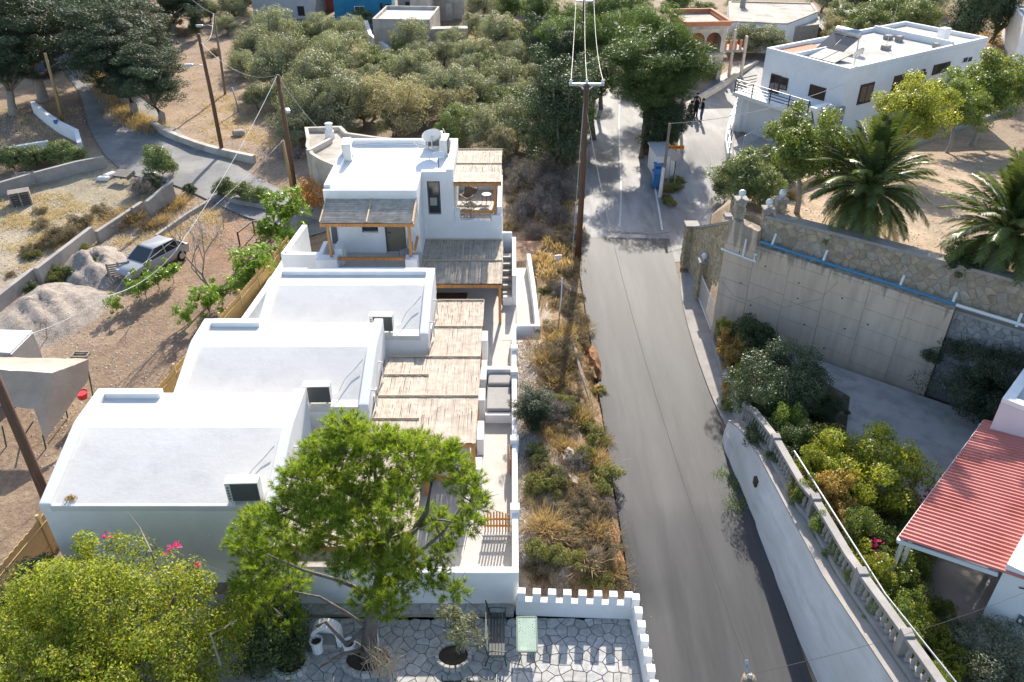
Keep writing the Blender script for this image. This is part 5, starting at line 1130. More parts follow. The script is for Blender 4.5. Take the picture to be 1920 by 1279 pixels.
# house of arches
aL, aR = gp(1276, 152), gp(1350, 150); e = aR - aL; e.z = 0; L_ = e.length; e.normalize(); nn = Vector((e.y, -e.x, 0))
ah = thing('arched_house', aL, 'unfinished two-storey concrete house with brick arches and terracotta roof trim', 'house')
q = lambda s, d: (aL.x + e.x * s - nn.x * d, aL.y + e.y * s - nn.y * d)
HT = hit(1276, 56, aL, nn).z; zf2 = hit(1310, 100, aL, nn).z
for k, (z0, z1) in enumerate(((0, zf2 - .15), (zf2 + .0, HT))):
    zs_ = z0 + (z1 - z0) * .52; r = L_ * .185; V = []; 
    segs = [(0, L_ * .10)]; cs = (L_ * .30, L_ * .71)
    mb = MB(); mb.prism([q(0, 0), q(L_ * .10, 0), q(L_ * .10, .4), q(0, .4)], z0 - .2 if k == 0 else z0, z1)
    mb.prism([q(cs[0] + r, 0), q(cs[1] - r, 0), q(cs[1] - r, .4), q(cs[0] + r, .4)], z0, z1).prism([q(cs[1] + r, 0), q(L_, 0), q(L_, .4), q(cs[1] + r, .4)], z0, z1)
    for c in cs:
        for j in range(10):
            t0, t1 = math.pi * j / 10, math.pi * (j + 1) / 10; x0, x1 = c + r * math.cos(t0), c + r * math.cos(t1); y0, y1 = zs_ + r * math.sin(t0), zs_ + r * math.sin(t1)
            V = [(*q(x0, 0), y0), (*q(x1, 0), y1), (*q(x1, 0), z1), (*q(x0, 0), z1)] + [(*q(x0, .4), y0), (*q(x1, .4), y1), (*q(x1, .4), z1), (*q(x0, .4), z1)]
            mb.add(V, [(0, 1, 2, 3), (7, 6, 5, 4), (0, 4, 5, 1), (1, 5, 6, 2), (2, 6, 7, 3), (3, 7, 4, 0)])
    mb.build('arched_wall', 'cream_plaster', ah)
MB().prism([q(0, 1.6), q(L_, 1.6), q(L_, 5.2), q(0, 5.2)], -.2, HT).build('wall', 'terracotta', ah)
MB().prism([q(0, .4), q(.3, .4), q(.3, 1.6), q(0, 1.6)], -.2, HT).prism([q(L_ - .3, .4), q(L_, .4), q(L_, 1.6), q(L_ - .3, 1.6)], -.2, HT).build('wall', 'cream_plaster', ah)
MB().prism([q(-.1, -.1), q(L_ + .1, -.1), q(L_ + .1, 1.6), q(-.1, 1.6)], zf2 - .15, zf2).build('floor_slab', 'concrete', ah)
MB().prism([q(-.15, -.15), q(L_ + .15, -.15), q(L_ + .15, 5.3), q(-.15, 5.3)], HT, HT + .25).build('roof', 'old_roof', ah)
for k in range(2): MB().wall([q(-.1 - k * .1, -.1 - k * .1), q(L_ + .1 + k * .1, -.1 - k * .1), q(L_ + .1 + k * .1, 5.3), q(-.1 - k * .1, 5.3), q(-.1 - k * .1, -.1 - k * .1)], .25, HT + .26 + .2 * k, HT + .45 + .2 * k).build('tile_band', 'terracotta', ah)
for s in (1.2, 2.3): MB().prism([q(L_ + s - .2, .8), q(L_ + s, .8), q(L_ + s, 1.1), q(L_ + s - .2, 1.1)], -.2, HT + .3 - s * .5).build('column', 'cream_plaster', ah)
MB().prism([q(L_, .8), q(L_ + 2.2, .8), q(L_ + 2.2, 3), q(L_, 3)], zf2 - .2, zf2).build('balcony_slab', 'concrete', ah)
for k in range(4): MB().prism([q(L_ + .3 + k * .45, .82), q(L_ + .5 + k * .45, .82), q(L_ + .5 + k * .45, .98), q(L_ + .3 + k * .45, .98)], zf2, zf2 + .8).build('balustrade_block', 'terracotta', ah)
# old flat-roofed house, top right
zr = 3.6; P = [at(u, v, zr) for u, v in ((1367, 42), (1476, 47), (1510, 34), (1534, 24), (1524, 8), (1366, 4))]
oh = thing('old_stone_house', P[0], 'old flat-roofed house of white plaster and bare stone at the top right', 'house'); block(oh, [(p.x, p.y) for p in P], -.3, zr, 'plaster', 'old_roof', .12, .3, 'old_roof')
P2 = [at(u, v, zr - .4) for u, v in ((1477, 50), (1537, 44), (1537, 30), (1480, 36))]; block(oh, [(p.x, p.y) for p in P2], -.3, zr - .6, 'wall_stone', 'old_roof', .1, .3, name='stone_wall')
p = at(1392, 14, zr); MB().lathe((p.x, p.y, zr), [(.3, 0), (.3, 1.0), (.38, 1.05), (.38, 1.3)], 8).build('chimney', 'concrete', oh)
q_ = P[0]; ee = (P[1] - P[0]).normalized(); fwin(oh, q_, ee, Vector((ee.y, -ee.x, 0)), 1423, 52, 1432, 62, 'blue_plastic')
# street walls beyond
sw2 = thing('street_wall', gp(1330, 150), 'long pale concrete wall beside the side street, behind the standing people', 'wall'); P = [gp(*q) for q in ((1270, 312), (1279, 240), (1288, 205), (1350, 168), (1395, 135), (1420, 118))]
MB().wall([(p.x, p.y) for p in P], .3, -.3, [.7, 1.1, 1.5, 1.5, 1.4, 1.2]).build('wall', 'cream_plaster', sw2)
# left-hand walls
def lwall(label, pts, h, th_=.25, m_='concrete', name='garden_wall'):
    P = [gp(*q) for q in pts]; th = thing(name, P[0], label, 'wall'); MB().wall([(p.x, p.y) for p in P], th_, [p.z - .4 for p in P], [p.z + (h[i] if hasattr(h, '__len__') else h) for i, p in enumerate(P)]).build('wall', m_, th); return th
w1 = lwall('stepped concrete wall crossing the left field diagonally, lowest section at the left edge', [(-20, 600), (70, 528)], .8)
lwall('second section of the diagonal concrete wall, behind the gravel heaps', [(78, 535), (178, 452)], [1.0, .9]); lwall('third and lower section of the diagonal concrete wall, left of the dry orange weeds', [(186, 455), (270, 398)], .7)
lwall('tallest concrete wall end beside the lane, at the top of the diagonal wall', [(283, 412), (330, 382)], [1.2, 1.5])
lwall('curved low stone wall along the outer side of the upper lane', [(287, 240), (312, 256), (340, 268), (372, 280), (405, 290), (440, 298), (478, 306)], .55, .35, 'cream_plaster', 'lane_wall')
lwall('white and blue garden wall curving beside the upper lane', [(67, 212), (90, 232), (115, 250), (150, 268), (156, 292)], .95, .3, 'plaster', 'lane_wall')
lwall('low white wall at the left edge behind the oleander hedge', [(-20, 305), (45, 290), (95, 282)], .7, .3, 'plaster'); lwall('grey concrete wall below the oleander hedge at the left edge', [(-20, 372), (67, 346), (148, 324), (200, 314)], .8)
lwall('low concrete kerb wall between the red soil field and the lane', [(434, 380), (497, 392), (560, 402), (605, 415)], .35, .35); lwall('thin low concrete kerb running from the car towards the lane', [(294, 448), (350, 408), (416, 368)], .25, .2)
th = thing('water_can', gp(112, 250), 'blue and white plastic canister on top of the lane wall', 'canister'); p = gp(112, 252); MB().lathe((p.x, p.y, .8), [(.16, 0), (.17, .3)], 10).build('body', 'blue_plastic', th); MB().lathe((p.x, p.y, 1.1), [(.16, 0), (.14, .12), (.05, .16)], 10).build('lid', 'white_plastic', th)
# bamboo fence
BF = [(-15.7, 16.0), (-15.35, 18.6), (-14.9, 21.2), (-14.4, 24.1), (-13.9, 27.0), (-13.55, 29), (-13.25, 31), (-12.9, 33), (-12.6, 35), (-12.3, 37), (-12.0, 39)]
for i in range(len(BF) - 1):
    lbls = ['lowest bamboo fence panel beside the nearest vaulted house', 'bamboo fence panel hidden behind the first vaulted house, second from the near end', 'third bamboo fence panel from the near end, left of the vaulted houses', 'bamboo fence panel with two posts between the first and second vaulted roofs', 'fifth bamboo fence panel, beside the middle vaulted house', 'sixth bamboo fence panel from the near end', 'seventh bamboo fence panel, below the bare tree', 'eighth bamboo fence panel, beside the far vaulted house', 'ninth bamboo fence panel from the near end', 'farthest bamboo fence panel near the green saplings']
    a, b = Vector((*BF[i], 0)), Vector((*BF[i + 1], 0)); th = thing('bamboo_fence', a, lbls[i], 'fence', 'bamboo fence panels beside the vaulted houses'); g0, g1 = T(a.x, a.y), T(b.x, b.y); L_ = (b - a).length; n_ = int(L_ / .05); J = MB()
    for k in range(n_): p = a + (b - a) * ((k + .5) / n_); z = g0 + (g1 - g0) * k / n_; J.tube([(p.x, p.y, z - .1), (p.x, p.y, z + 1.55 + .02 * math.sin(k * 5))], .022, 4)
    J.build('cane_screen', 'bamboo', th, kind='stuff')
    for z in (.4, 1.3): MB().bar((a.x + .05, a.y, g0 + z), (b.x + .05, b.y, g1 + z), .03, .05).build('rail', 'bamboo_post', th)
    MB().box(a.x - .05, a.x + .05, a.y - .05, a.y + .05, g0 - .1, g0 + 1.75).build('post', 'bamboo_post', th)
# ================================================================ POLES, LAMPS AND WIRES
TOPS = {}
def pole(key, ub, vb, ut, vt, r, m_, label, name='utility_pole', P=None, z=None):
    b = P or gp(ub, vb); t = atY(ut, vt, b.y) if z is None else Vector((b.x + .1, b.y, z)); th = thing(name, b, label, 'pole'); b0 = Vector((b.x, b.y, b.z - .3))
    mid = (b0 + t) / 2 + Vector((.04, 0, 0)); MB().tube([b0, mid, t], [r, r * .88, r * .75], 10).build('shaft', m_, th, smooth=True); TOPS[key] = t; return th, b, t
def lamp(th, P, d, key=None):
    P = Vector(P); d = Vector(d); e_ = P + d; MB().tube([P, P + d * .5 + Vector((0, 0, .08)), e_], .03, 6).build('lamp_arm', 'galvanised', th)
    V = MB().obox(e_ + d.normalized() * .25, (.6, .26, .14), math.atan2(d.y, d.x)); V.build('lamp_head', 'galvanised', th, .05)
    MB().obox(e_ + d.normalized() * .28 - Vector((0, 0, .09)), (.42, .2, .06), math.atan2(d.y, d.x)).build('lamp_lens', 'lens', th, .02)
th, b, t = pole('p1', 418, 291, 372, 64, .15, 'pole_wood', 'brown wooden pole with a street lamp arm, beside the curved lane wall'); q = b + (t - b) * .62; lamp(th, atY(386, 125, b.y), (-.85, -.1, .1))
th, b, t = pole('p2', 422, 177, 400, 26, .11, 'grey_pole_wood', 'grey wooden pole in the dry field behind the brown lamp pole'); lamp(th, atY(400, 50, b.y), (-.9, 0, .05)); MB().tube([atY(400, 27, b.y), atY(409, 26, b.y)], .03, 5).build('bracket', 'galvanised', th)
th, b, t = pole('p3', 556, 376, 520, 141, .15, 'pole_wood', 'dark brown wooden pole with a street lamp, left of the upper house'); lamp(th, atY(536, 205, b.y), (.2, -.5, .1)); MB().obox(atY(522, 150, b.y), (.2, .2, .5)).build('junction_box', 'dark_wood', th)
pole('p3b', 553, 392, 530, 264, .11, 'yellow_pole_wood', 'shorter yellowish wooden pole standing against the dark brown one'); pole('p4', 119, 234, 84, 100, .14, 'yellow_pole_wood', 'yellowish leaning wooden pole beside the upper lane at the left')
th, b, t = pole('p5', 77, 925, -60, 600, .17, 'pole_wood', 'thick brown wooden pole rising out of the picture at the lower left', P=Vector((-14.3, 17.9, T(-14.3, 17.9))), z=9.5)
th, b, t = pole('p6', 1083, 490, 1100, 158, .17, 'pole_wood', 'tall brown power pole with crossarm beside the main road')
def crossarm(th, y, u0, u1, v, vbr):
    a, b = atY(u0, v, y), atY(u1, v, y); MB().bar(a, b, .12, .12).build('crossarm', 'galvanised', th); m_ = (a + b) / 2; k = atY((u0 + u1) / 2, vbr, y)
    for s in (.25, .75): MB().bar(a + (b - a) * s, k, .05, .05).build('brace', 'galvanised', th)
    ins = []
    for s in (.05, .5, .95):
        p = a + (b - a) * s; MB().lathe(p, [(.03, 0), (.09, .08), (.04, .12), (.09, .18), (.03, .24)], 8).build('insulator', 'white_plastic', th); ins.append(p + Vector((0, 0, .24)))
    return ins
I6 = crossarm(th, b.y, 1067, 1133, 159, 172)
b7 = gp(1097, 235); th7, b, t = pole('p7', 0, 0, 1096, -4, .16, 'dark_wood', 'far power pole with crossarm behind the first, among the pines', P=Vector((atY(1097, 100, 72).x, 72, 0))); I7 = crossarm(th7, 72, 1078, 1115, 3, 10)
th8, b, t = pole('p8', 1237, 371, 1256, 232, .10, 'grey_pole_wood', 'wooden pole with blue and white lower part on the street corner island')
MB().tube([b, b + (t - b) * .42], .115, 10).build('painted_base', 'white_wash', th8)
th9, b9, t9 = pole('p9', 0, 0, 0, 0, .14, 'grey_pole_wood', 'wooden pole top with insulators at the bottom edge over the road', P=Vector((4.6, 8.0, -.8)), z=6.5)
b9.x = 0
tp = at(1405, 1272, 8.8); th9.location = Vector((0, 0, 0))
for c in list(th9.children): bpy.data.objects.remove(c)
th9.location = Vector((tp.x, tp.y, T(tp.x, tp.y))); MB().tube([(tp.x, tp.y, -1), (tp.x, tp.y, 8.8)], [.16, .11], 10).build('shaft', 'grey_pole_wood', th9, smooth=True)
MB().lathe(tp, [(.03, 0), (.05, .05), (.02, .1)], 8).build('insulator', 'galvanised', th9); MB().bar(tp - Vector((0, .1, .2)), tp + Vector((0, .25, .1)), .05, .05).build('bracket', 'galvanised', th9)
th, b, t = pole('post', 447, 210, 435, 165, .07, 'galvanised', 'short grey steel post in the dry field by the olive trees', 'steel_post')
th, b, t = pole('wpost', 1048, 588, 1054, 522, .035, 'white_metal', 'thin white steel post at the top of the scrub bank by the road', 'steel_post')
th, b, t = pole('sign', 1046, 512, 1047, 478, .03, 'galvanised', 'small white rectangular notice on a post above the bank', 'notice_post'); MB().obox(t - Vector((0, .05, .1)), (.36, .02, .2), .15).build('board', 'white_metal', th)
wire_n = [0]
def wire(label, pts, sag, r=.012, m_='wire', cat='cable', name='overhead_cable', grp=None):
    mb = MB(); P = []
    for i in range(len(pts) - 1):
        a, b = Vector(pts[i]), Vector(pts[i + 1])
        for k in range(12 + (i == len(pts) - 2)): s = k / 12; P.append(a + (b - a) * s - Vector((0, 0, sag * 4 * s * (1 - s))))
    return tag(mb.tube(P, r, 5).build(name, m_), label, cat, grp)
p6 = TOPS['p6']; g6 = gp(1070, 520)
wire('pale guy wire from the tall power pole down to the scrub bank', [p6 - Vector((.1, 0, .8)), g6], 0, .014, 'pale_wire')
for k in range(3): wire(('left', 'middle', 'right')[k] + ' power line between the far crossarm and the near crossarm', [I7[k], I6[k]], .9, .016, 'pale_wire', grp='power lines between the two crossarms')
wire('long sagging cable from the tall power pole over the asphalt to the near pole top', [p6 - Vector((0, 0, 1.0)), tp + Vector((0, 0, .1))], 1.3, .009, 'wire')
wire('thin cable from the near pole top over the white wall to the lower right house', [tp + Vector((0, 0, .1)), K(C1, -.05, .7, 3.6)], .25, .0045, 'wire')
wire('pale cable from the corner pole to the white house on the right', [TOPS['p8'], H(.1, -.05, 5.6)], .5, .016, 'pale_wire')
wire('cable looping from the grey pole to the brown lamp pole', [TOPS['p2'], TOPS['p1'] + Vector((.1, 0, -.3))], .9, .012, 'pale_wire'); wire('pale sagging cable between the brown lamp pole and the dark brown pole', [TOPS['p1'] + Vector((0, 0, -.5)), TOPS['p3']], .9, .012, 'pale_wire')
wire('cable leaving the grey pole towards the top left edge', [TOPS['p2'], at(330, -30, 8)], .3, .016, 'pale_wire')
wire('twisted dark bundle cable from the dark brown pole over the field to the lower left', [TOPS['p3'], at(330, 470, 4.2), at(200, 556, 4.1), at(-60, 655, 5)], .35, .014, 'pale_wire')
wire('thin pale cable from the yellowish pole over the field to the grey tent', [TOPS['p3b'], at(235, 520, 3.0), at(88, 665, 1.8)], .3, .009, 'pale_wire'); wire('thin cable dropping from the dark brown pole beside the lamp', [TOPS['p3'], at(600, 245, 3)], .2, .012, 'pale_wire')
# ================================================================ VEHICLES, PEOPLE, SMALL THINGS
def car(loc, rz, paint, label, est=False, sc=1.0):
    th = thing('parked_car', (0, 0, 0), label, 'car')       # x = length, nose at +x
    S = [(-2.1, .55, .30, .62), (-2.0, .76, .24, .82), (-1.5, .82, .22, .88), (-.6, .84, .22, .88), (.4, .84, .22, .87), (1.0, .83, .22, .84), (1.7, .79, .24, .74), (2.05, .70, .28, .64), (2.15, .5, .34, .55)]
    V = []
    for x, w, z0, z1 in S: V += [(x, -w * .9, z0), (x, -w, (z0 + z1) / 2), (x, -w * .93, z1), (x, w * .93, z1), (x, w, (z0 + z1) / 2), (x, w * .9, z0)]
    F = [(0, 1, 2, 3, 4, 5), tuple(range(6 * len(S) - 1, 6 * len(S) - 7, -1))]
    for i in range(len(S) - 1):
        for k in range(6): F.append((6 * i + k, 6 * i + (k + 1) % 6, 6 * (i + 1) + (k + 1) % 6, 6 * (i + 1) + k))
    MB().add(V, F).build('body', paint, th, .03, True)
    zr = 1.38; xa, xb, xc, xd = (-1.75 if est else -1.78), (-1.45 if est else -1.15), .30, 1.1
    V = [(xa, -.74, .86), (xb, -.6, zr), (xc, -.6, zr), (xd, -.74, .84), (xa, .74, .86), (xb, .6, zr), (xc, .6, zr), (xd, .74, .84)]
    F = [(3, 2, 1, 0), (4, 5, 6, 7), (0, 1, 5, 4), (1, 2, 6, 5), (2, 3, 7, 6)]; MB().add(V, F).build('window_glass', 'glass', th, .02)
    MB().add([(xb - .05, -.61, zr - .02), (xc + .05, -.61, zr - .02), (xc + .05, .61, zr - .02), (xb - .05, .61, zr - .02), (xb + .05, -.52, zr + .05), (xc - .05, -.52, zr + .05), (xc - .05, .52, zr + .05), (xb + .05, .52, zr + .05)], [(3, 2, 1, 0), (4, 5, 6, 7), (0, 1, 5, 4), (1, 2, 6, 5), (2, 3, 7, 6), (3, 0, 4, 7)]).build('roof', paint, th, .02, True)
    for s in (-1, 1):
        for (p, q) in (((xa, .745, .86), (xb, .605, zr)), ((xd, .745, .84), (xc, .605, zr)), ((-.35, .755, .87), (-.35, .61, zr))): MB().bar((p[0], p[1] * s, p[2]), (q[0], q[1] * s, q[2]), .06, .04).build('pillar', paint, th)
        MB().obox((.85, .9 * s, .95), (.1, .16, .1)).build('mirror', paint, th, .02); MB().obox((2.05, .5 * s, .6), (.12, .3, .12)).build('headlight', 'lens', th, .03); MB().obox((-2.06, .55 * s, .66), (.08, .25, .14)).build('tail_light', 'red_plastic', th, .02)
        for x in (-1.3, 1.32):
            w = MB().tube([(x, .66 * s, .31), (x, .85 * s, .31)], .31, 18).build('wheel', 'tyre', th); MB().tube([(x, .852 * s, .31), (x, .862 * s, .31)], .19, 12).build('rim', 'galvanised', w)
    th.location = Vector(loc); th.rotation_euler = (0, 0, rz); th.scale = (sc,) * 3; return th
p = gp(284, 503); car((p.x + .15, p.y + .2, p.z), math.atan2(-.87, -.46), 'car_paint', 'dusty silver saloon car parked in weeds in the left field', sc=.95)
p = gp(1629, 22); car((p.x, p.y, p.z), 1.5, 'dark_car_paint', 'dark car on the far track at the top right', True)
p = gp(608, 78); car((p.x, p.y, p.z), .3, 'dark_car_paint', 'dark car half hidden among the olive trees near the blue house', True)
p = gp(1515, 72); car((p.x, p.y, p.z), .4, 'dark_car_paint', 'dark car behind the trees below the old stone house', True)
p = gp(88, 140); car((p.x, p.y, p.z), 1.7, 'dark_car_paint', 'dark car in tree shade at the far left beside the lane', True)
def person(loc, rz, top, legs, label, sit=False, h=1.74):
    th = thing('person', (0, 0, 0), label, 'person'); me = bpy.data.meshes.new('body')
    J = {'pel': (0, 0, .94), 'wst': (0, 0, 1.08), 'chs': (0, 0, 1.34), 'nck': (0, 0, 1.48), 'hdb': (0, .01, 1.55), 'hdt': (0, .02, 1.70)}
    for s, n_ in ((-1, 'l'), (1, 'r')):
        J['hip' + n_] = (.10 * s, 0, .88); J['kne' + n_] = (.12 * s, .03, .48); J['ank' + n_] = (.12 * s, -.01, .09); J['toe' + n_] = (.14 * s, .16, .04)
        J['sho' + n_] = (.19 * s, 0, 1.42); J['elb' + n_] = (.24 * s, -.02, 1.14); J['wri' + n_] = (.22 * s, .12, .92); J['han' + n_] = (.21 * s, .16, .83)
    if sit:
        for k in list(J):
            x, y, z = J[k]
            if k[:3] in ('kne',): J[k] = (x, .42, .52)
            elif k[:3] in ('ank',): J[k] = (x, .40, .10)
            elif k[:3] == 'toe': J[k] = (x, .56, .05)
            else: J[k] = (x, y, z - .42)
    ks_ = list(J); E = [('pel', 'wst'), ('wst', 'chs'), ('chs', 'nck'), ('nck', 'hdb'), ('hdb', 'hdt')]
    for n_ in 'lr': E += [('pel', 'hip' + n_), ('hip' + n_, 'kne' + n_), ('kne' + n_, 'ank' + n_), ('ank' + n_, 'toe' + n_), ('chs', 'sho' + n_), ('sho' + n_, 'elb' + n_), ('elb' + n_, 'wri' + n_), ('wri' + n_, 'han' + n_)]
    me.from_pydata([J[k] for k in ks_], [(ks_.index(a), ks_.index(b)) for a, b in E], []); o = bpy.data.objects.new('body', me); COL.objects.link(o); o.parent = th
    RD = dict(pel=.145, wst=.13, chs=.15, nck=.06, hdb=.085, hdt=.09, hip=.10, kne=.062, ank=.045, toe=.04, sho=.065, elb=.045, wri=.032, han=.036)
    o.modifiers.new('skin', 'SKIN'); sv = me.skin_vertices[0].data
    for i, k in enumerate(ks_): r = RD.get(k, RD.get(k[:3])); sv[i].radius = (r, r * .8 if k in ('pel', 'wst', 'chs') else r); sv[i].use_root = (k == 'pel')
    md = o.modifiers.new('sub', 'SUBSURF'); md.levels = md.render_levels = 2
    dg_ = bpy.context.evaluated_depsgraph_get(); ev = o.evaluated_get(dg_); m2 = bpy.data.meshes.new_from_object(ev); o.modifiers.clear(); o.data = m2; bpy.data.meshes.remove(me)
    m2.materials.clear(); [m2.materials.append(M[x]) for x in (top, legs, 'skin', 'dark_cloth')]; dz = -.42 if sit else 0
    for p in m2.polygons:
        c = p.center; p.material_index = 3 if c.z < .09 else 1 if c.z < .98 + dz else 0; p.use_smooth = True
        if c.z > 1.5 + dz or (abs(c.x) > .14 and abs(c.z - (.86 + dz)) < .07 and c.y > .08): p.material_index = 2
    hz = 1.66 + dz; V = MB(); V.lathe((0, 0, 0), [(.02, hz + .13), (.08, hz + .1), (.108, hz + .03), (.105, hz - .04), (.09, hz - .07)], 12)
    V.v = [(x, y * 1.1 - .015, z + (.035 if y > .03 and z < hz else 0)) for x, y, z in V.v]; V.build('hair', 'hair', th, smooth=True)
    MB().obox((0, .12, hz - .03), (.03, .04, .04)).build('nose', 'skin', th, .01)
    for s in (-1, 1): MB().obox((.035 * s, .105, hz - .0), (.022, .012, .01)).build('eye', 'hair', th); MB().obox((.105 * s, .01, hz - .02), (.02, .04, .055)).build('ear', 'skin', th, .008)
    th.location = Vector(loc); th.rotation_euler = (0, 0, rz); return th
p = gp(1314, 229); person(p, 1.7, 'dark_cloth', 'denim', 'person in dark jacket and blue jeans, rightmost of the group by the street wall')
p = gp(1303, 224); person(p, -1.2, 'dark_cloth', 'dark_cloth', 'person all in black standing mid-group by the street wall')
p = gp(1306, 221); person(p + Vector((.0, .5, 0)), 2.8, 'dark_cloth', 'dark_cloth', 'person in black standing farthest back in the group by the wall')
p = gp(1294, 222); person(p, -.6, 'dark_cloth', 'dark_cloth', 'person in dark clothes sitting low against the street wall', True)
p = gp(1293, 224); bx_ = thing('seat_block', p, 'low dark block used as a seat against the street wall', 'block'); MB().obox(p + Vector((0, 0, .2)), (.5, .4, .4)).build('block', 'dark_wood', bx_)
# island: shelter, bins, signs
p = gp(1243, 330); th = thing('bus_shelter', p, 'small white box shelter with grey roof on the corner island', 'shelter'); MB().obox(p + Vector((-.1, .6, .8)), (1.2, 2.3, 1.6), .1).build('wall', 'plaster', th, .02); MB().obox(p + Vector((-.1, .6, 1.66)), (1.4, 2.6, .1), .1).build('roof', 'grey_plaster', th)
def bin_(u, v, m_, label):
    p = gp(u, v); th = thing('waste_bin', p, label, 'bin'); MB().prism([(p.x - .32, p.y - .36), (p.x + .32, p.y - .36), (p.x + .32, p.y + .36), (p.x - .32, p.y + .36)], p.z + .1, p.z + 1.0).build('body', m_, th, .03)
    MB().obox(p + Vector((0, 0, 1.06)), (.72, .82, .1)).build('lid', m_, th, .03)
    for s in (-.25, .25): MB().tube([(p.x + s - .03, p.y + .32, p.z + .1), (p.x + s + .03, p.y + .32, p.z + .1)], .1, 10).build('wheel', 'tyre', th)
bin_(1231, 352, 'blue_plastic', 'blue wheeled bin nearest the road on the corner island'); bin_(1234, 338, 'blue_plastic', 'second blue bin behind the first on the corner island'); bin_(1239, 325, 'white_plastic', 'white bin beside the shelter on the corner island')
p = gp(1257, 352); th = thing('road_sign', p, 'orange direction sign board on two thin posts at the corner island', 'sign'); 
for s in (-.18, .22): MB().tube([(p.x + s, p.y, 0), (p.x + s, p.y, 2.75)], .03, 6).build('post', 'galvanised', th)
MB().obox((p.x, p.y - .05, 2.7), (1.15, .04, .24)).build('board', 'orange_sign', th)
mb = MB()
for k, (x, w_) in enumerate(((-.46, .1), (-.32, .14), (-.12, .12), (.08, .16), (.28, .12), (.45, .08))): mb.obox((p.x + x, p.y - .075, 2.70 + .02 * (k % 2)), (w_, .008, .07))
mb.build('lettering', 'dark_wood', th); MB().tube([(p.x + .1, p.y - .06, 2.1), (p.x + .1, p.y - .02, 2.1)], .32, 18).build('round_sign', 'galvanised', th)
# pallets, sheds, tent, caravan
def pallet(loc, rot, label, n_=1, tilt=0):
    th = thing('wooden_pallet', (0, 0, 0), label, 'pallet')
    for j in range(n_):
        z = j * .15
        for k in range(7): B('board', 'pallet_wood', th, -.6, .6, -.4 + k * .12 - .04, -.4 + k * .12 + .05 - .0, z + .11, z + .13)
        for x in (-.55, 0, .55): B('bearer', 'pallet_wood', th, x - .05, x + .05, -.42, .42, z, z + .108)
    th.location = Vector(loc); th.rotation_euler = (tilt, .0, rot); return th
p = gp(42, 382); pallet(p, .5, 'stack of weathered pallets standing in the upper left field', 6); p = gp(55, 345); pallet(p + Vector((0, -.2, .5)), .2, 'single pallet leaning against the grey concrete wall', 1, 1.1)
p = gp(225, 340); pallet(p + Vector((.4, 0, .35)), -.3, 'pallet lying on rubbish at the end of the lane wall', 2, .2); p = gp(268, 408); pallet(p + Vector((0, 0, .4)), 1.0, 'small pallet leaning beside the dry orange weeds', 1, 1.3)
p = gp(228, 520); pallet(p + Vector((0, 0, .5)), .4, 'pale broken pallet standing in front of the silver car', 1, 1.45)
for k, (u, v, s) in enumerate(((195, 338, .35), (208, 332, .4), (262, 345, .45), (283, 330, .35))):
    p = gp(u, v); o = MB().obox(p + Vector((0, 0, s * .3)), (s * 2.2, s * 1.4, s * .8), k).build('rubbish_bag', 'white_fabric' if k < 2 else 'galvanised', None, s * .3, True); tag(o, ('white rubbish bag leftmost beside the lane wall end', 'white rubbish bag next to the grey pallets', 'crumpled sheet metal beside the green bush', 'tilted metal box behind the green bush')[k], 'rubbish')
def sheet(P4, n_, sag, th, m_, name):
    a, b, c, d = [Vector(p) for p in P4]; V = []; F = []
    for j in range(n_ + 1):
        for i in range(n_ + 1):
            s, t_ = i / n_, j / n_; p = (a * (1 - s) + b * s) * (1 - t_) + (d * (1 - s) + c * s) * t_; V.append(p + Vector((0, 0, -sag * 16 * s * (1 - s) * t_ * (1 - t_) + .03 * n2(p.x * 4, p.y * 4 + p.z * 3))))
    for j in range(n_):
        for i in range(n_): F.append((j * (n_ + 1) + i, j * (n_ + 1) + i + 1, (j + 1) * (n_ + 1) + i + 1, (j + 1) * (n_ + 1) + i))
    return MB().add(V, F).build(name, m_, th, smooth=True)
zt = 1.7; tn = thing('canvas_tent', at(60, 800, 0), 'sagging beige canvas shelter on green poles at the left edge', 'tent')
a, b, c, d = at(-60, 668, zt), at(166, 674, zt), at(98, 700, zt + .1), at(-60, 690, zt + .1)
e1, f1 = at(64, 768, .9), at(-60, 755, .9)
sheet([a, b, c, d], 10, .05, tn, 'pale_canvas', 'roof'); sheet([d, c, e1, f1], 12, .12, tn, 'canvas', 'side'); sheet([c, b, at(166, 712, 1.0), at(104, 800, .2)], 10, .05, tn, 'canvas', 'end_flap'); sheet([c, at(104, 800, .2), at(84, 826, .1), e1], 8, .02, tn, 'canvas', 'end_flap')
for u, v, uz, vz in ((127, 785, 120, 752), (86, 842, 80, 815), (12, 838, 4, 800), (176, 752, 164, 690), (40, 825, 63, 790)): p = gp(u, v); t_ = atY(uz, vz, p.y); MB().tube([p, t_], .03, 5).build('pole', 'green_metal', tn)
p = at(154, 742, .3); th = thing('red_bucket', p, 'bright red plastic tub beside the canvas shelter', 'bucket'); MB().lathe((p.x, p.y, p.z - .15), [(.16, 0), (.24, .3), (.26, .3), (.22, .27)], 12).build('body', 'red_plastic', th)
cv = thing('caravan', at(20, 670, 0), 'white box trailer with grey side at the left edge beyond the tent', 'trailer'); zc = 1.5
P = [at(-60, 618, zc), at(62, 622, zc), at(20, 664, zc), at(-60, 660, zc)]; MB().prism([(p.x, p.y) for p in P], -.3, zc - .03).build('box', 'galvanised', cv, .03); MB().prism([(p.x * 1.0 - .03, p.y) for p in P], zc - .02, zc + .05).build('roof', 'white_metal', cv, .02)
p = gp(152, 668); th = thing('wooden_crate_frame', p, 'small empty wooden frame lying on the bare soil', 'frame')
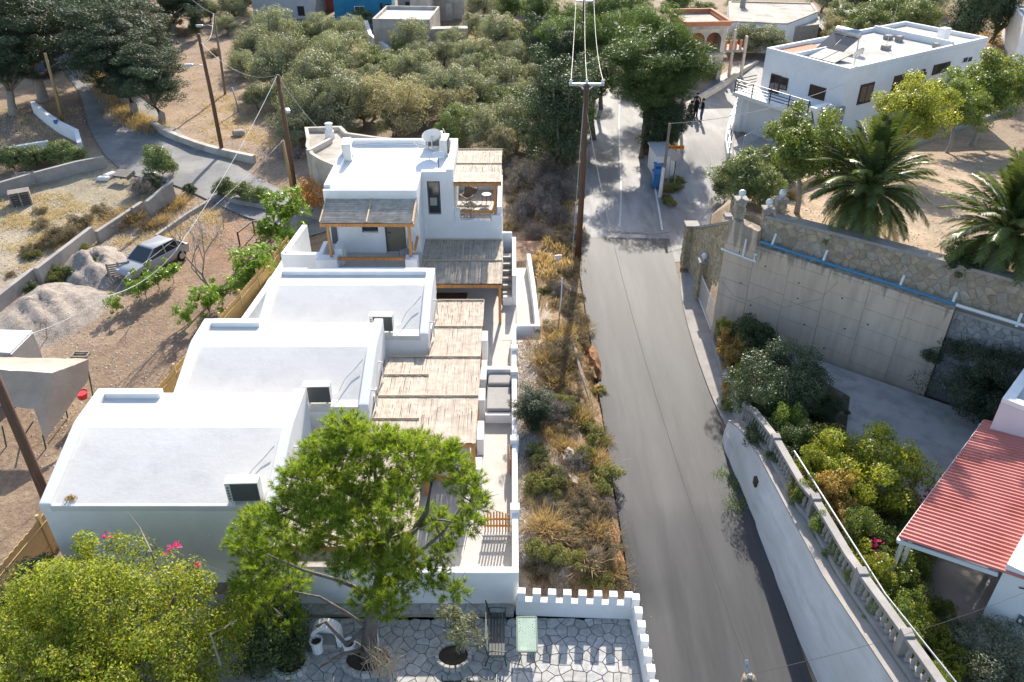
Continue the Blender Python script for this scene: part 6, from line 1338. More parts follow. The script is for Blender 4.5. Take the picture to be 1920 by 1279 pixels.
for a_, b_ in (((-.35, -.2), (.35, -.2)), ((.35, -.2), (.35, .2)), ((.35, .2), (-.35, .2)), ((-.35, .2), (-.35, -.2))): MB().bar((p.x + a_[0], p.y + a_[1], p.z + .08), (p.x + b_[0], p.y + b_[1], p.z + .08), .06, .08).build('board', 'pallet_wood', th)
def heap(pts, h, label, m_='pale_gravel', seed=1):
    P = [gp(*q) for q in pts]; cx = sum(p.x for p in P) / len(P); cy = sum(p.y for p in P) / len(P); N_ = 48; rings = 14; V = []; F = []
    rad = [];
    for k in range(N_):
        t = 2 * math.pi * k / N_; r = .5
        poly = [(p.x, p.y) for p in P]
        while inpoly(cx + r * math.cos(t), cy + r * math.sin(t), poly) and r < 12: r += .05
        rad.append(r)
    for _ in range(3): rad = [(rad[k - 1] + rad[k] * 2 + rad[(k + 1) % N_]) / 4 for k in range(N_)]
    for j in range(rings + 1):
        s = j / rings
        for k in range(N_): t = 2 * math.pi * k / N_; x, y = cx + rad[k] * s * 1.08 * math.cos(t), cy + rad[k] * s * 1.08 * math.sin(t); V.append((x, y, T(x, y) - .06 + h * (1 - s * s) ** 1.2 * (1 + .35 * n2(x * 1.5 + seed, y * 1.5)) + .07 * n2(x * 5, y * 5 + seed) * (1 - s) + .05 * n2(x * 11 + seed, y * 9)))
    for j in range(rings):
        for k in range(N_): F.append((j * N_ + k, j * N_ + (k + 1) % N_, (j + 1) * N_ + (k + 1) % N_, (j + 1) * N_ + k))
    o = MB().add(V, F).build('gravel_heap', m_, None, smooth=True); tag(o, label, 'heap'); return o
heap([(112, 500), (150, 468), (215, 462), (238, 490), (225, 525), (180, 548), (125, 545)], .9, 'pale gravel heap beside the nose of the silver car', seed=3)
heap([(-30, 620), (20, 570), (90, 528), (150, 530), (205, 555), (190, 590), (110, 640), (40, 665), (-30, 670)], .9, 'larger pale gravel heap at the left edge in front of the concrete wall', seed=9)
p = gp(448, 255); o = MB().obox(p + Vector((0, 0, .2)), (.9, .7, .5), .5).build('boulder', 'rock', None, .2, True); tag(o, 'pale boulder lying in the dry field below the lamp pole', 'rock')
th = thing('rail_fence', gp(480, 440), 'broken dark wooden rail fence at the edge of the red soil field', 'fence'); PP = [gp(450, 462), gp(478, 440), gp(500, 440), gp(520, 442)]
for p in PP: MB().tube([p, p + Vector((0, 0, .9))], .05, 5).build('post', 'dark_wood', th)
for i in range(3): MB().bar(PP[i] + Vector((0, 0, .85)), PP[i + 1] + Vector((0, 0, .85)), .06, .08).build('rail', 'pallet_wood', th)
# ================================================================ VEGETATION
proto_tree('olive', 'olive_tree', 'tree', 'olive_leaf', 'bark', 2.5, .78, .92, 54, .27, 260, .18, .05, 4, .2, .35, -.75, .5, 8)
proto_tree('dryolive', 'olive_tree', 'tree', 'dry_olive_leaf', 'bark', 2.5, .8, .92, 50, .27, 170, .2, .055, 3, .2, .3, -.8, .45, 10)
proto_tree('greenolive', 'green_shrub_tree', 'tree', 'green_olive_leaf', 'bark', 2.5, .8, .9, 50, .25, 200, .2, .07, 2, .2, .35, -.8, .55, 8)
proto_tree('cypress', 'cypress_tree', 'tree', 'cypress_leaf', 'pale_bark', 2.5, 1.15, 1.75, 66, .28, 420, .20, .035, 3, .26, .75, -.75, .45, 11, .5)
proto_tree('talldark', 'cypress_tree', 'tree', 'cypress_leaf', 'bark', 2.0, 1.9, 1.95, 64, .34, 330, .18, .05, 2, .22, .4, -.95, .4, 9)
proto_tree('pine', 'pine_tree', 'tree', 'pine_leaf', 'bark', 3.0, .72, 1.35, 64, .24, 330, .22, .035, 3, .24, .75, -.6, .4, 12, .6)
proto_tree('tallpine', 'pine_tree', 'tree', 'pine_leaf', 'bark', 2.6, .66, 2.0, 60, .28, 360, .2, .035, 3, .22, 1.35, -.5, .45, 12, .55)
proto_tree('citrus', 'citrus_tree', 'tree', 'citrus_leaf', 'pale_bark', 2.0, .82, 1.62, 64, .26, 340, .12, .06, 2, .13, .85, -.7, .5, 8)
proto_tree('ycitrus', 'citrus_tree', 'tree', 'yellow_citrus_leaf', 'pale_bark', 2.0, .85, 1.6, 64, .26, 340, .12, .06, 1, .13, .85, -.7, .5, 8)
proto_tree('oleander', 'oleander_bush', 'bush', 'green_olive_leaf', 'bark', 1.6, .8, .75, 44, .28, 190, .19, .045, 2, .05, .15, -.6, .5, 8)
proto_tree('bush', 'garden_bush', 'bush', 'bush_leaf', 'bark', 1.6, .85, .8, 50, .27, 240, .12, .055, 2, .06, .2, -.8, .6, 6)
proto_tree('darkbush', 'garden_bush', 'bush', 'dark_bush_leaf', 'bark', 1.9, .85, .85, 60, .25, 420, .085, .034, 2, .08, .2, -.8, .7, 6)
proto_tree('yellowbush', 'flowering_bush', 'bush', 'yellow_flower', 'bark', 1.9, .8, .85, 64, .24, 300, .11, .05, 1, .07, .2, -.7, .6, 6)
proto_tree('citrusbush', 'hedge_bush', 'bush', 'citrus_leaf', 'bark', 1.3, .8, .85, 44, .27, 170, .11, .05, 2, .05, .2, -.8, .5, 7)
proto_tree('ybush', 'hedge_bush', 'bush', 'yellow_citrus_leaf', 'bark', 1.1, .8, .85, 40, .27, 150, .10, .05, 1, .05, .2, -.8, .5, 7)
proto_tree('rust', 'creeper_bush', 'bush', 'rust_leaf', 'bark', 1.0, 1.0, .95, 34, .28, 120, .10, .06, 1, .04, .2, -.8, .5, 7)
proto_tree('orange', 'autumn_bush', 'bush', 'orange_leaf', 'bark', 1.3, .95, 1.1, 40, .27, 90, .12, .05, 1, .04, .3, -.8, .45, 9)
proto_tree('bright', 'sapling', 'sapling', 'bright_leaf', 'pale_bark', 1.0, 1.15, 1.5, 20, .30, 55, .26, .07, 2, .035, .6, -.8, .4, 9)
proto_tree('thyme', 'thyme_shrub', 'shrub', 'thyme', 'bark', .7, .62, .35, 40, .24, 110, .10, .016, 3, .03, .1, -.2, .55, 5)
proto_tree('gthyme', 'thyme_shrub', 'shrub', 'green_thyme', 'bark', .7, .65, .35, 40, .24, 120, .10, .02, 2, .03, .1, -.2, .55, 5)
proto_tree('twigs', 'dry_shrub', 'shrub', 'grey_twigs', 'dry_twig', .8, .7, .4, 40, .3, 90, .16, .012, 2, .03, .1, -.2, .4, 8)
def grass_tuft(seed, m_, key, R_=.6, n=520, h=.55):
    rg2 = np.random.default_rng(seed); base = rg2.normal(size=(n, 2)) * R_ * .38; lean = rg2.normal(size=(n, 2)) * .22 + base * .6; hh = h * rg2.uniform(.5, 1.1, size=n); a = rg2.uniform(0, 6.28, n); w = .014
    V = np.zeros((n, 4, 3)); V[:, 0, :2] = base; V[:, 1, :2] = base + lean * .5 + np.stack([np.cos(a), np.sin(a)], 1) * w; V[:, 1, 2] = hh * .6; V[:, 2, :2] = base + lean * 1.2; V[:, 2, 2] = hh; V[:, 3, :2] = base + lean * .5 - np.stack([np.cos(a), np.sin(a)], 1) * w; V[:, 3, 2] = hh * .6
    th = thing('dry_grass_tuft', (0, 0, 0), 'dry grass tuft', 'grass'); link('blades', fastmesh('blades', V.reshape(-1, 3), np.arange(4 * n).reshape(-1, 4)), m_, th)
    if key in PROTO: PROTO[key][0].append(th); PROTO[key][3].append(False)
    else: PROTO[key] = ([th], R_, .35, [False])
for s in (1, 2, 3): grass_tuft(s, 'dry_grass', 'grass')
for s in (4, 5): grass_tuft(s, 'pale_straw', 'straw')
LM = [(720, 300, 'the upper house'), (630, 280, 'the old cream building'), (395, 180, 'the brown lamp pole'), (540, 260, 'the dark brown pole'), (770, 80, 'the low cream house'), (690, 20, 'the blue house'), (540, 20, 'the pale grey house'), (800, 20, 'the grey-tan house'),
      (1095, 300, 'the tall power pole'), (1320, 80, 'the arched house'), (1620, 120, 'the right-hand white house'), (1450, 30, 'the old stone house'), (1245, 340, 'the corner island'), (285, 480, 'the silver car'), (130, 500, 'the smaller gravel heap'), (100, 250, 'the white and blue wall'),
      (100, 160, 'the yellowish lane pole'), (1560, 530, 'the concrete wall'), (1500, 1000, 'the balustrade'), (1820, 900, 'the red roof'), (1700, 1250, 'the lower end of the balustrade'), (930, 915, 'the picket gate'), (1080, 1120, 'the crenellated wall'), (1055, 560, 'the white steel post'), (1010, 600, 'the entrance ramp'), (400, 480, 'the bare tree'), (60, 740, 'the canvas tent'), (1640, 800, 'the shaded court')]
SEEN = {}
def auto(kind, u, v):
    l = min(LM, key=lambda q: math.hypot(q[0] - u, (q[1] - v) * 1.2)); dx, dy = u - l[0], v - l[1]; dist = math.hypot(dx, dy)
    side = ('left of ' if dx < 0 else 'right of ') if abs(dx) > abs(dy) else ('beyond ' if dy < 0 else 'in front of ')
    near = 'just ' if dist < 50 else 'a little ' if dist < 100 else 'well '
    k = kind + ' ' + near + side + l[2]; SEEN[k] = SEEN.get(k, 0) + 1
    if SEEN[k] > 1: k = kind + ', ' + ('', '', 'second', 'third', 'fourth', 'fifth', 'sixth', 'seventh', 'eighth', 'ninth', 'tenth', 'eleventh', 'twelfth')[min(12, SEEN[k])] + ' one ' + near + side + l[2]
    return k
def trees(key, kind, group, lst, zs=1.0):
    for q in lst: put_tree(key, q[0], q[1], q[2], auto(kind, q[0], q[1]), group, zs=(q[3] if len(q) > 3 else zs))
trees('olive', 'grey-green olive tree', 'olive trees of the grove', [(513, 54, 78), (423, 46, 36), (470, 82, 70), (601, 52, 56), (655, 62, 62), (540, 112, 95), (594, 152, 115), (634, 195, 115), (575, 202, 105), (634, 106, 92), (769, 130, 82), (769, 68, 66), (789, 106, 56), (829, 168, 84), (802, 152, 66), (870, 168, 92), (897, 104, 62),
     (940, 63, 82), (890, 50, 52), (970, 106, 58), (944, 150, 82), (923, 240, 92), (970, 228, 96), (500, 130, 80), (1397, 74, 58), (1447, 77, 60), (1352, 60, 40), (985, 190, 70), (700, 150, 60), (560, 245, 70), (720, 118, 50), (905, 180, 70), (735, 230, 50), (880, 130, 60), (680, 200, 70), (665, 160, 60), (640, 240, 60), (610, 250, 50), (480, 180, 50), (530, 170, 60), (845, 75, 50), (830, 100, 46), (870, 100, 50), (945, 100, 50), (990, 150, 60), (1000, 60, 50), (860, 195, 60), (775, 170, 60), (500, 95, 60), (455, 120, 50), (610, 90, 60), (570, 175, 80), (1470, 95, 40), (1420, 50, 40), (1545, 95, 40), (1575, 75, 50), (1600, 90, 40), (1350, 85, 40)])
trees('dryolive', 'brownish olive tree', 'brownish olive trees of the grove', [(742, 192, 118), (944, 270, 76), (700, 180, 80), (910, 300, 56), (1000, 250, 66), (790, 200, 80), (860, 200, 80), (1640, 70, 50), (1560, 50, 50)])
trees('greenolive', 'fresh green bushy tree', 'green bushy trees of the grove', [(560, 66, 48), (681, 33, 36), (749, 94, 34), (856, 234, 76), (940, 200, 72), (917, 122, 50), (695, 116, 60), (1580, 25, 46), (1633, 44, 76), (1727, 30, 70), (1690, 15, 60), (1600, 60, 50), (1660, 5, 60), (720, 26, 24), (975, 75, 40), (1014, 120, 50)])
trees('talldark', 'dark dense cypress-like tree', 'dark dense trees', [(1828, 15, 84), (1885, -5, 70), (366, 40, 28), (1014, 80, 56), (1060, 120, 70)])
for q in ((75, 190, 40, 45, 135), (228, 195, 210, 70, 135), (252, 218, 232, 122, 115), (290, 234, 292, 140, 104), (150, 85, 140, -5, 130), (20, 215, -5, 110, 110), (175, 110, 165, 20, 100), (320, 60, 320, 5, 80), (262, 150, 265, 60, 100), (355, 50, 355, -10, 60), (105, 60, 90, -10, 110), (197, 150, 196, 40, 120), (172, 100, 168, -5, 110), (215, 178, 205, 85, 90), (128, 60, 120, -20, 90), (30, 110, 20, 10, 100), (215, 60, 215, -10, 90)):
    put_tall('cypress', *q, auto('big dark conifer', q[2], q[3]), 'big dark conifers at the lane')
for q in ((1240, 288, 1205, 118, 165), (1250, 296, 1180, 165, 90), (1258, 285, 1250, 150, 90), (1255, 262, 1300, 126, 66), (1083, 262, 1140, 150, 110), (1108, 205, 1148, 74, 76), (1050, 190, 1055, 75, 88), (1232, 180, 1215, 50, 90), (1252, 300, 1240, 215, 70), (1085, 300, 1075, 210, 66), (1245, 285, 1262, 110, 70)):
    put_tall('tallpine', *q, auto('tall green pine tree', q[2], q[3]), 'tall pines shading the main road')
for q in ((1052, 335, 1040, 210, 112), (1246, 300, 1243, 235, 84), (1060, 300, 1066, 240, 74)):
    put_tall('talldark', *q, auto('tall dark cypress-like tree', q[2], q[3]), 'tall dark trees beside the main road')
trees('pine', 'green pine tree', 'green pine trees beyond the main road', [(1269, 8, 64), (1168, 8, 92), (1110, 30, 66), (1065, 36, 74), (1320, 20, 44), (1180, 50, 80), (1010, 20, 70), (960, 10, 60), (1100, 100, 90), (1190, 100, 70)])
trees('olive', 'far dark olive tree', 'far trees along the top edge', [(905, 5, 50), (1010, -5, 60), (860, -5, 40), (1380, 5, 30), (1545, -5, 50), (1600, -5, 50), (430, 10, 60), (390, 20, 40), (450, -10, 60), (1750, -5, 60), (1640, 100, 60)])
put_tree('ycitrus', 1714, 213, 138, 'yellow-green rounded citrus tree leftmost of the row below the white house', 'citrus trees of the upper garden', zs=1.0)
for u, v, w, l in ((1802, 200, 100, 'middle citrus tree of the row below the white house'), (1858, 162, 128, 'large rightmost citrus tree of the row below the white house'), (1520, 275, 152, 'large citrus tree behind the stone stairs, left of the palms'), (1765, 175, 60, 'small citrus tree squeezed behind the yellow-green one')): put_tree('citrus', u, v, w, l, 'citrus trees of the upper garden')
trees('oleander', 'loose oleander bush', 'oleander bushes', [(1392, 335, 100), (1450, 310, 100), (1360, 355, 60), (1430, 350, 80), (1480, 300, 80), (20, 300, 56), (62, 294, 54), (108, 286, 56), (136, 292, 44), (298, 302, 58, 1.3), (420, 352, 40), (455, 362, 46), (492, 368, 40), (1405, 300, 60)])
trees('orange', 'orange-leaved bush', None, [(582, 368, 62, 1.1)])
trees('bright', 'bright green ailanthus sapling', 'green saplings by the bamboo fence', [(532, 395, 72), (505, 430, 54), (470, 495, 66), (452, 525, 44), (385, 565, 52), (348, 590, 34), (410, 545, 40), (545, 440, 44), (265, 535, 46), (290, 520, 40), (318, 505, 36), (215, 570, 30), (605, 250, 30), (520, 475, 40)])
trees('bush', 'small green weed bush', 'green weeds in the left field', [(185, 494, 34), (95, 505, 34), (130, 512, 30), (285, 340, 36), (60, 540, 30), (355, 355, 26), (1250, 375, 20)])
trees('gthyme', 'green-yellow low shrub', 'green low shrubs', [(150, 470, 34), (110, 520, 40), (60, 480, 26), (1262, 355, 30), (1256, 380, 26), (1270, 340, 24)])
trees('thyme', 'dark dry thyme shrub', 'thyme shrubs in the left field', [(118, 440, 60), (78, 424, 34), (150, 418, 44), (75, 398, 26), (200, 402, 30), (20, 515, 18), (185, 395, 26), (96, 458, 40), (60, 470, 36), (455, 90, 30), (400, 100, 26), (320, 45, 40), (345, 62, 30), (298, 50, 40), (380, 20, 40), (15, 90, 40), (530, 120, 30)])
trees('twigs', 'bare grey twiggy shrub', 'grey twiggy shrubs', [(268, 352, 50), (990, 330, 70), (1030, 315, 80), (1045, 360, 70), (1010, 385, 74), (975, 400, 50), (1045, 410, 50), (960, 350, 40), (1020, 350, 60), (1000, 440, 40), (965, 318, 50), (560, 290, 30)])
trees('thyme', 'brown thyme shrub', 'brown shrubs beside the upper house', [(1040, 340, 50), (985, 365, 50), (1025, 395, 40), (960, 425, 36), (1050, 450, 40), (970, 380, 40), (1022, 290, 60), (1060, 430, 34)])
trees('grass', 'golden grass tuft', 'golden grass tufts', [(240, 408, 60), (215, 424, 44), (262, 398, 44), (310, 392, 40), (335, 378, 40), (300, 415, 40), (280, 425, 36)  , (1430, 395, 30), (1480, 370, 30)])
# scrub on the road bank
rb = random.Random(8); bank = []
spec = [('thyme', 1062, 572, 44), ('thyme', 1078, 600, 50), ('twigs', 1050, 548, 40), ('thyme', 1092, 635, 46), ('grass', 1040, 640, 50), ('thyme', 1058, 655, 62), ('grass', 1025, 680, 60), ('grass', 1045, 715, 56), ('grass', 1088, 612, 40), ('thyme', 1030, 620, 40), ('twigs', 1042, 770, 56), ('thyme', 1075, 560, 40), ('gthyme', 1022, 545, 22),
        ('gthyme', 1120, 740, 30), ('grass', 1090, 790, 56), ('gthyme', 1110, 820, 60), ('thyme', 1060, 800, 44), ('gthyme', 1010, 855, 48), ('thyme', 1025, 880, 50), ('grass', 1055, 840, 50), ('grass', 1110, 870, 60), ('gthyme', 1130, 905, 66), ('thyme', 1095, 935, 56), ('gthyme', 1025, 915, 66), ('thyme', 1048, 955, 46),
        ('grass', 1020, 985, 70), ('grass', 1050, 1000, 60), ('thyme', 1090, 975, 50), ('grass', 1115, 1000, 60), ('gthyme', 1020, 1040, 56), ('gthyme', 1060, 1055, 56), ('grass', 1100, 1050, 60), ('gthyme', 1120, 1090, 46), ('thyme', 1140, 1030, 50), ('thyme', 995, 1075, 36), ('grass', 1010, 1095, 40), ('twigs', 1080, 870, 46), ('thyme', 1075, 740, 40),
        ('grass', 1130, 830, 36), ('thyme', 1100, 700, 30), ('grass', 1070, 690, 44), ('twigs', 1140, 960, 40), ('grass', 1150, 1075, 44), ('thyme', 1165, 1095, 30), ('grass', 1062, 620, 44), ('thyme', 1040, 530, 34), ('thyme', 1035, 700, 46), ('gthyme', 1060, 760, 44), ('thyme', 1020, 800, 40), ('thyme', 1065, 1010, 50), ('thyme', 1035, 1070, 46), ('thyme', 1085, 1020, 46), ('gthyme', 1090, 860, 44), ('twigs', 1050, 900, 44), ('thyme', 1125, 960, 44), ('twigs', 1110, 1040, 40), ('thyme', 1060, 510, 40), ('thyme', 1075, 470, 34), ('twigs', 1085, 445, 36), ('grass', 1030, 820, 40), ('grass', 1075, 900, 44), ('straw', 1008, 760, 30), ('straw', 1002, 940, 30)]
for k, u, v, w in spec: put_tree(k, u, v, w, auto({'thyme': 'brown thyme cushion', 'gthyme': 'yellow-green thyme cushion', 'grass': 'dry grass clump', 'twigs': 'grey twiggy shrub', 'straw': 'small pale straw tuft'}[k], u, v) if False else '?', 'scrub plants on the bank beside the road')
_n = 0
WORD = {'thyme_shrub': 'thyme cushion', 'dry_grass_tuft': 'dry grass clump', 'dry_shrub': 'grey twiggy shrub'}
for o in list(bpy.data.objects):
    if o.get('label') == '?' and o.get('group') == 'scrub plants on the bank beside the road':
        y = o.location.y; nm = o.name.split('.')[0]; col_ = ''
        if nm == 'thyme_shrub': col_ = 'green ' if any(c.data and c.data.materials and c.data.materials[0].name == 'green_thyme' for c in o.children) else 'brown '
        band = ('near the crenellated wall' if y < 17.6 else 'beside the picket gate' if y < 20.5 else 'beside the open gate' if y < 23.5 else 'below the dark conifer' if y < 26 else 'by the red earth' if y < 29.5 else 'beside the entrance ramp' if y < 34 else 'below the tall power pole')
        side = 'on the road side of the bank' if o.location.x > 2.7 else 'on the gravel side of the bank' if o.location.x < 2.0 else 'in the middle of the bank'
        lb = col_ + WORD[nm] + ' ' + side + ', ' + band; SEEN[lb] = SEEN.get(lb, 0) + 1
        o['label'] = lb if SEEN[lb] == 1 else ('', '', 'second ', 'third ', 'fourth ', 'fifth ', 'sixth ', 'seventh ')[SEEN[lb]] + lb
put_tree('talldark', 1000, 770, 66, 'dark green pointed young conifer on the gravel strip beside the terrace', None, zs=.62, which=0)
# rocks of the bank
def rock(u, v, w, label, m_='rock', sq=(1, 1, .7)):
    p = gp(u, v); r = w * (p - co.location).length / FPX / 2; bm = bmesh.new(); bmesh.ops.create_icosphere(bm, subdivisions=3, radius=1)
    for q in bm.verts:
        c = q.co; k = 1 + .28 * n2(c.x * 2.2 + u, c.y * 2.2 + c.z * 2 + v) + .12 * n2(c.x * 6 + v, c.y * 6 + c.z * 5); q.co = Vector((c.x * sq[0], c.y * sq[1], c.z * sq[2])) * k * r
    me = bpy.data.meshes.new('rock'); bm.to_mesh(me); bm.free(); o = link('rock', me, m_); o.location = p; return tag(o, label, 'rock', 'rocks of the roadside bank')
for q in ((1112, 690, 46, 'eroded red earth face under the scrub at the road edge', 'red_rock', (.6, 2.4, 1.1)), (1120, 735, 30, 'lower end of the eroded red earth face', 'red_rock', (.6, 1.6, .8)), (1098, 655, 26, 'upper end of the eroded red earth face', 'red_rock', (.5, 1.8, .9)),
          (1068, 860, 34, 'pale grey rock outcrop in the middle of the bank', 'rock', (.8, 1.5, .6)), (1075, 905, 34, 'grey rock step below the outcrop in the bank', 'rock', (.7, 1.4, .7)), (1088, 960, 26, 'narrow pale rock among brown shrubs', 'rock', (.6, 1.6, .6)), (1150, 1000, 26, 'tan earth face at the road edge near the wall', 'red_rock', (.5, 2.2, .8)), (1165, 1060, 28, 'tan earth face closest to the crenellated wall', 'red_rock', (.5, 2.0, .7)),
          (1046, 800, 20, 'small grey rock beside the twiggy shrub', 'rock', (1, 1, .7)), (1030, 415, 24, 'pale rocks below the twiggy bushes by the upper house', 'rock', (1.4, 1, .5)), (1058, 300, 16, 'pale rock at the edge of the dark trees', 'rock', (1, 1, .6)), (1140, 860, 18, 'tan rock at the road edge', 'red_rock', (.5, 2, .7))): rock(*q)
p0, p1, p2 = gp(1075, 665), gp(1085, 720), gp(1105, 760); o = MB().tube([p0 + Vector((0, 0, .5)), p1 + Vector((.1, 0, .4)), p2 + Vector((0, 0, .25))], [.08, .06, .04], 7).build('dead_branch', 'pale_bark'); tag(o, 'pale dead branch hanging over the eroded red earth', 'branch')
# grass that nobody could count
def verge(name, pts, n, sc, m_, label, w=.5, hh=.4):
    rg2 = np.random.default_rng(n); P = [gp(*q) for q in pts]; seg = rg2.integers(0, len(P) - 1, n); t = rg2.uniform(0, 1, n); C = np.array([list(P[i] * (1 - a) + P[i + 1] * a) for i, a in zip(seg, t)]); C[:, :2] += rg2.normal(size=(n, 2)) * w
    C[:, 2] = [T(x, y) for x, y in C[:, :2]]; lean = rg2.normal(size=(n, 2)) * .12; h = hh * rg2.uniform(.4, 1.2, n); a = rg2.uniform(0, 6.28, n); V = np.zeros((n, 3, 3)); s = np.stack([np.cos(a), np.sin(a)], 1) * sc
    V[:, 0, :2] = C[:, :2] - s; V[:, 1, :2] = C[:, :2] + s; V[:, 2, :2] = C[:, :2] + lean; V[:, 0, 2] = V[:, 1, 2] = C[:, 2] - .02; V[:, 2, 2] = C[:, 2] + h
    o = link(name, fastmesh(name, V.reshape(-1, 3), np.arange(3 * n).reshape(-1, 3)), m_); return tag(o, label, 'grass', kind='stuff')
verge('verge_grass', [(150, 80), (172, 120), (195, 165), (228, 210), (268, 235), (290, 245)], 9000, .03, 'dry_grass', 'golden dry grass verge along the upper lane below the conifers', .55, .5)
verge('verge_grass', [(560, 560), (560, 500)], 10, .03, 'dry_grass', 'dry grass', .1, .1)
bpy.data.objects.remove(bpy.data.objects['verge_grass.001'])
def field(name, boxes, n, sc, hh, m_, label):
    rg2 = np.random.default_rng(n + 1); C = []
    while len(C) < n:
        q = boxes[rg2.integers(len(boxes))]; p = gp(rg2.uniform(q[0], q[2]), rg2.uniform(q[1], q[3]))
        if n2(p.x * .9, p.y * .9) + rg2.normal() * .3 > .05:
            for _ in range(5): C.append((p.x + rg2.normal() * .12, p.y + rg2.normal() * .12, p.z))
    C = np.array(C); n = len(C); lean = rg2.normal(size=(n, 2)) * .1; h = hh * rg2.uniform(.4, 1.2, n); a = rg2.uniform(0, 6.28, n); V = np.zeros((n, 3, 3)); s = np.stack([np.cos(a), np.sin(a)], 1) * sc
    V[:, 0, :2] = C[:, :2] - s; V[:, 1, :2] = C[:, :2] + s; V[:, 2, :2] = C[:, :2] + lean; V[:, 0, 2] = V[:, 1, 2] = C[:, 2] - .02; V[:, 2, 2] = C[:, 2] + h
    o = link(name, fastmesh(name, V.reshape(-1, 3), np.arange(3 * n).reshape(-1, 3)), m_); return tag(o, label, 'grass', kind='stuff')
field('dry_field_grass', [(0, 360, 240, 520), (0, 200, 150, 300), (330, 90, 560, 290), (380, 180, 520, 270), (200, 390, 420, 460), (0, 370, 200, 470)], 26000, .022, .16, 'pale_straw', 'short straw-coloured dry grass over the left fields')
field('dry_slope_grass', [(1700, 60, 1920, 200), (1640, 20, 1900, 100), (880, 40, 1000, 110), (1000, 380, 1090, 520)], 9000, .05, .3, 'dry_grass', 'dry golden grass on the far slopes')
field('scrub_grass', [(985, 620, 1110, 780), (985, 780, 1150, 950), (985, 950, 1185, 1110), (1010, 500, 1090, 620)], 12000, .012, .2, 'dry_grass', 'dry grass covering the bank between the shrubs')
field('weeds', [(1345, 840, 1372, 900), (1365, 880, 1400, 960)], 900, .02, .12, 'bright_leaf', 'green weeds at the foot of the whitewashed wall')
# garden on the right
for k, (x, y, r_, zs_, ky, kd) in enumerate(((9.3, 23.2, .8, 2.6, 'bush', 'tall dark hedge shrub at the upper end of the balustrade'), (9.25, 22.0, .75, 2.7, 'citrusbush', 'tall green hedge shrub behind the second balustrade bay'), (9.45, 20.7, .75, 2.4, 'bush', 'tall dark hedge shrub behind the middle of the balustrade'), (9.5, 19.4, .7, 2.4, 'ybush', 'yellow-green hedge shrub behind the middle of the balustrade'), (9.65, 18.0, .7, 2.2, 'rust', 'reddish hedge shrub behind the lower balustrade'), (9.7, 16.7, .7, 2.2, 'citrusbush', 'green hedge shrub behind the lower balustrade'), (9.8, 15.3, .7, 2.1, 'ybush', 'yellow-green hedge shrub near the lower end of the balustrade'), (9.95, 13.8, .7, 2.0, 'citrusbush', 'green hedge shrub nearest the camera behind the balustrade'), (8.95, 24.6, .5, 2.2, 'rust', 'tall red creeper on the iron fence beside the balustrade'), (9.0, 26.0, .5, 2.0, 'ybush', 'tall yellow-green creeper on the iron fence'))):
    L_, R_, zc, used = PROTO[ky]; sc_ = r_ / R_; x += .2; r_ *= 1.12; zs_ *= .62; lp = (x, y, T(x, y) - .05)
    if not used[0]: used[0] = True; o = L_[0]; o.location = lp; o.scale = (sc_, sc_, sc_ * zs_); o['label'] = kd
    else: copy_tree(L_[0], lp, k * 1.3, (sc_, sc_, sc_ * zs_), kd)
trees('darkbush', 'dense dark rounded bush', 'dark bushes around the court', [(1462, 722, 178), (1826, 716, 165), (1560, 770, 56), (1870, 760, 90)])
trees('bush', 'dark green bush', 'garden bushes', [(1412, 640, 96), (1515, 700, 60), (1530, 760, 66), (1440, 820, 90), (1480, 860, 80), (1560, 855, 90), (1735, 690, 70), (1390, 780, 44)])
trees('rust', 'red and yellow creeper bush', 'creepers on the iron fence', [(1366, 650, 40, 1.3), (1372, 690, 46, 1.2), (1372, 730, 40), (1505, 925, 60), (1560, 980, 56), (1600, 1060, 50)])
trees('ybush', 'yellow-green leafy bush', 'yellow-green hedge bushes', [(1362, 615, 40, 1.2), (1370, 760, 36), (1480, 830, 50), (1520, 890, 44), (1700, 1165, 90), (1745, 1205, 96), (1790, 1255, 90), (1650, 1130, 60), (1730, 1270, 60), (1530, 960, 44), (1585, 1030, 44), (1625, 1085, 50), (1700, 1190, 60), (1600, 1020, 50)])
put_tree('yellowbush', 1618, 888, 190, 'large yellow-flowering bush between the balustrade and the red roof', None)
trees('citrusbush', 'fresh green garden bush', 'green garden bushes below the yellow one', [(1560, 850, 80), (1700, 960, 90), (1610, 1000, 110), (1660, 1050, 110), (1590, 960, 80), (1640, 1100, 80), (1690, 1110, 100), (1830, 1262, 60), (1550, 930, 70), (1680, 1010, 70), (1720, 1060, 70), (1505, 925, 60, 1.7), (1540, 985, 60, 1.7), (1575, 1045, 60, 1.7), (1612, 1100, 64, 1.7), (1650, 1155, 70, 1.7), (1690, 1215, 76, 1.6), (1735, 1275, 76, 1.6), (1760, 1150, 60), (1780, 1190, 60), (1640, 960, 80)])
put_tree('olive', 1885, 1245, 160, 'grey-green olive tree at the lower right corner of the photo', None, zs=.7)
def flowers(pts, label, m_='magenta_flower', n=34, r=.10):
    for i, (u, v, z, lb) in enumerate(pts):
        p = at(u, v, z); rg2 = np.random.default_rng(i + 5); C = rg2.normal(size=(n, 3)) * r + np.array(p); tag(link('bougainvillea', fastmesh('bougainvillea', *leaf_quads(rg2, C, rg2.normal(size=(n, 3)), .09, .07)), m_), lb, 'flowers', label)
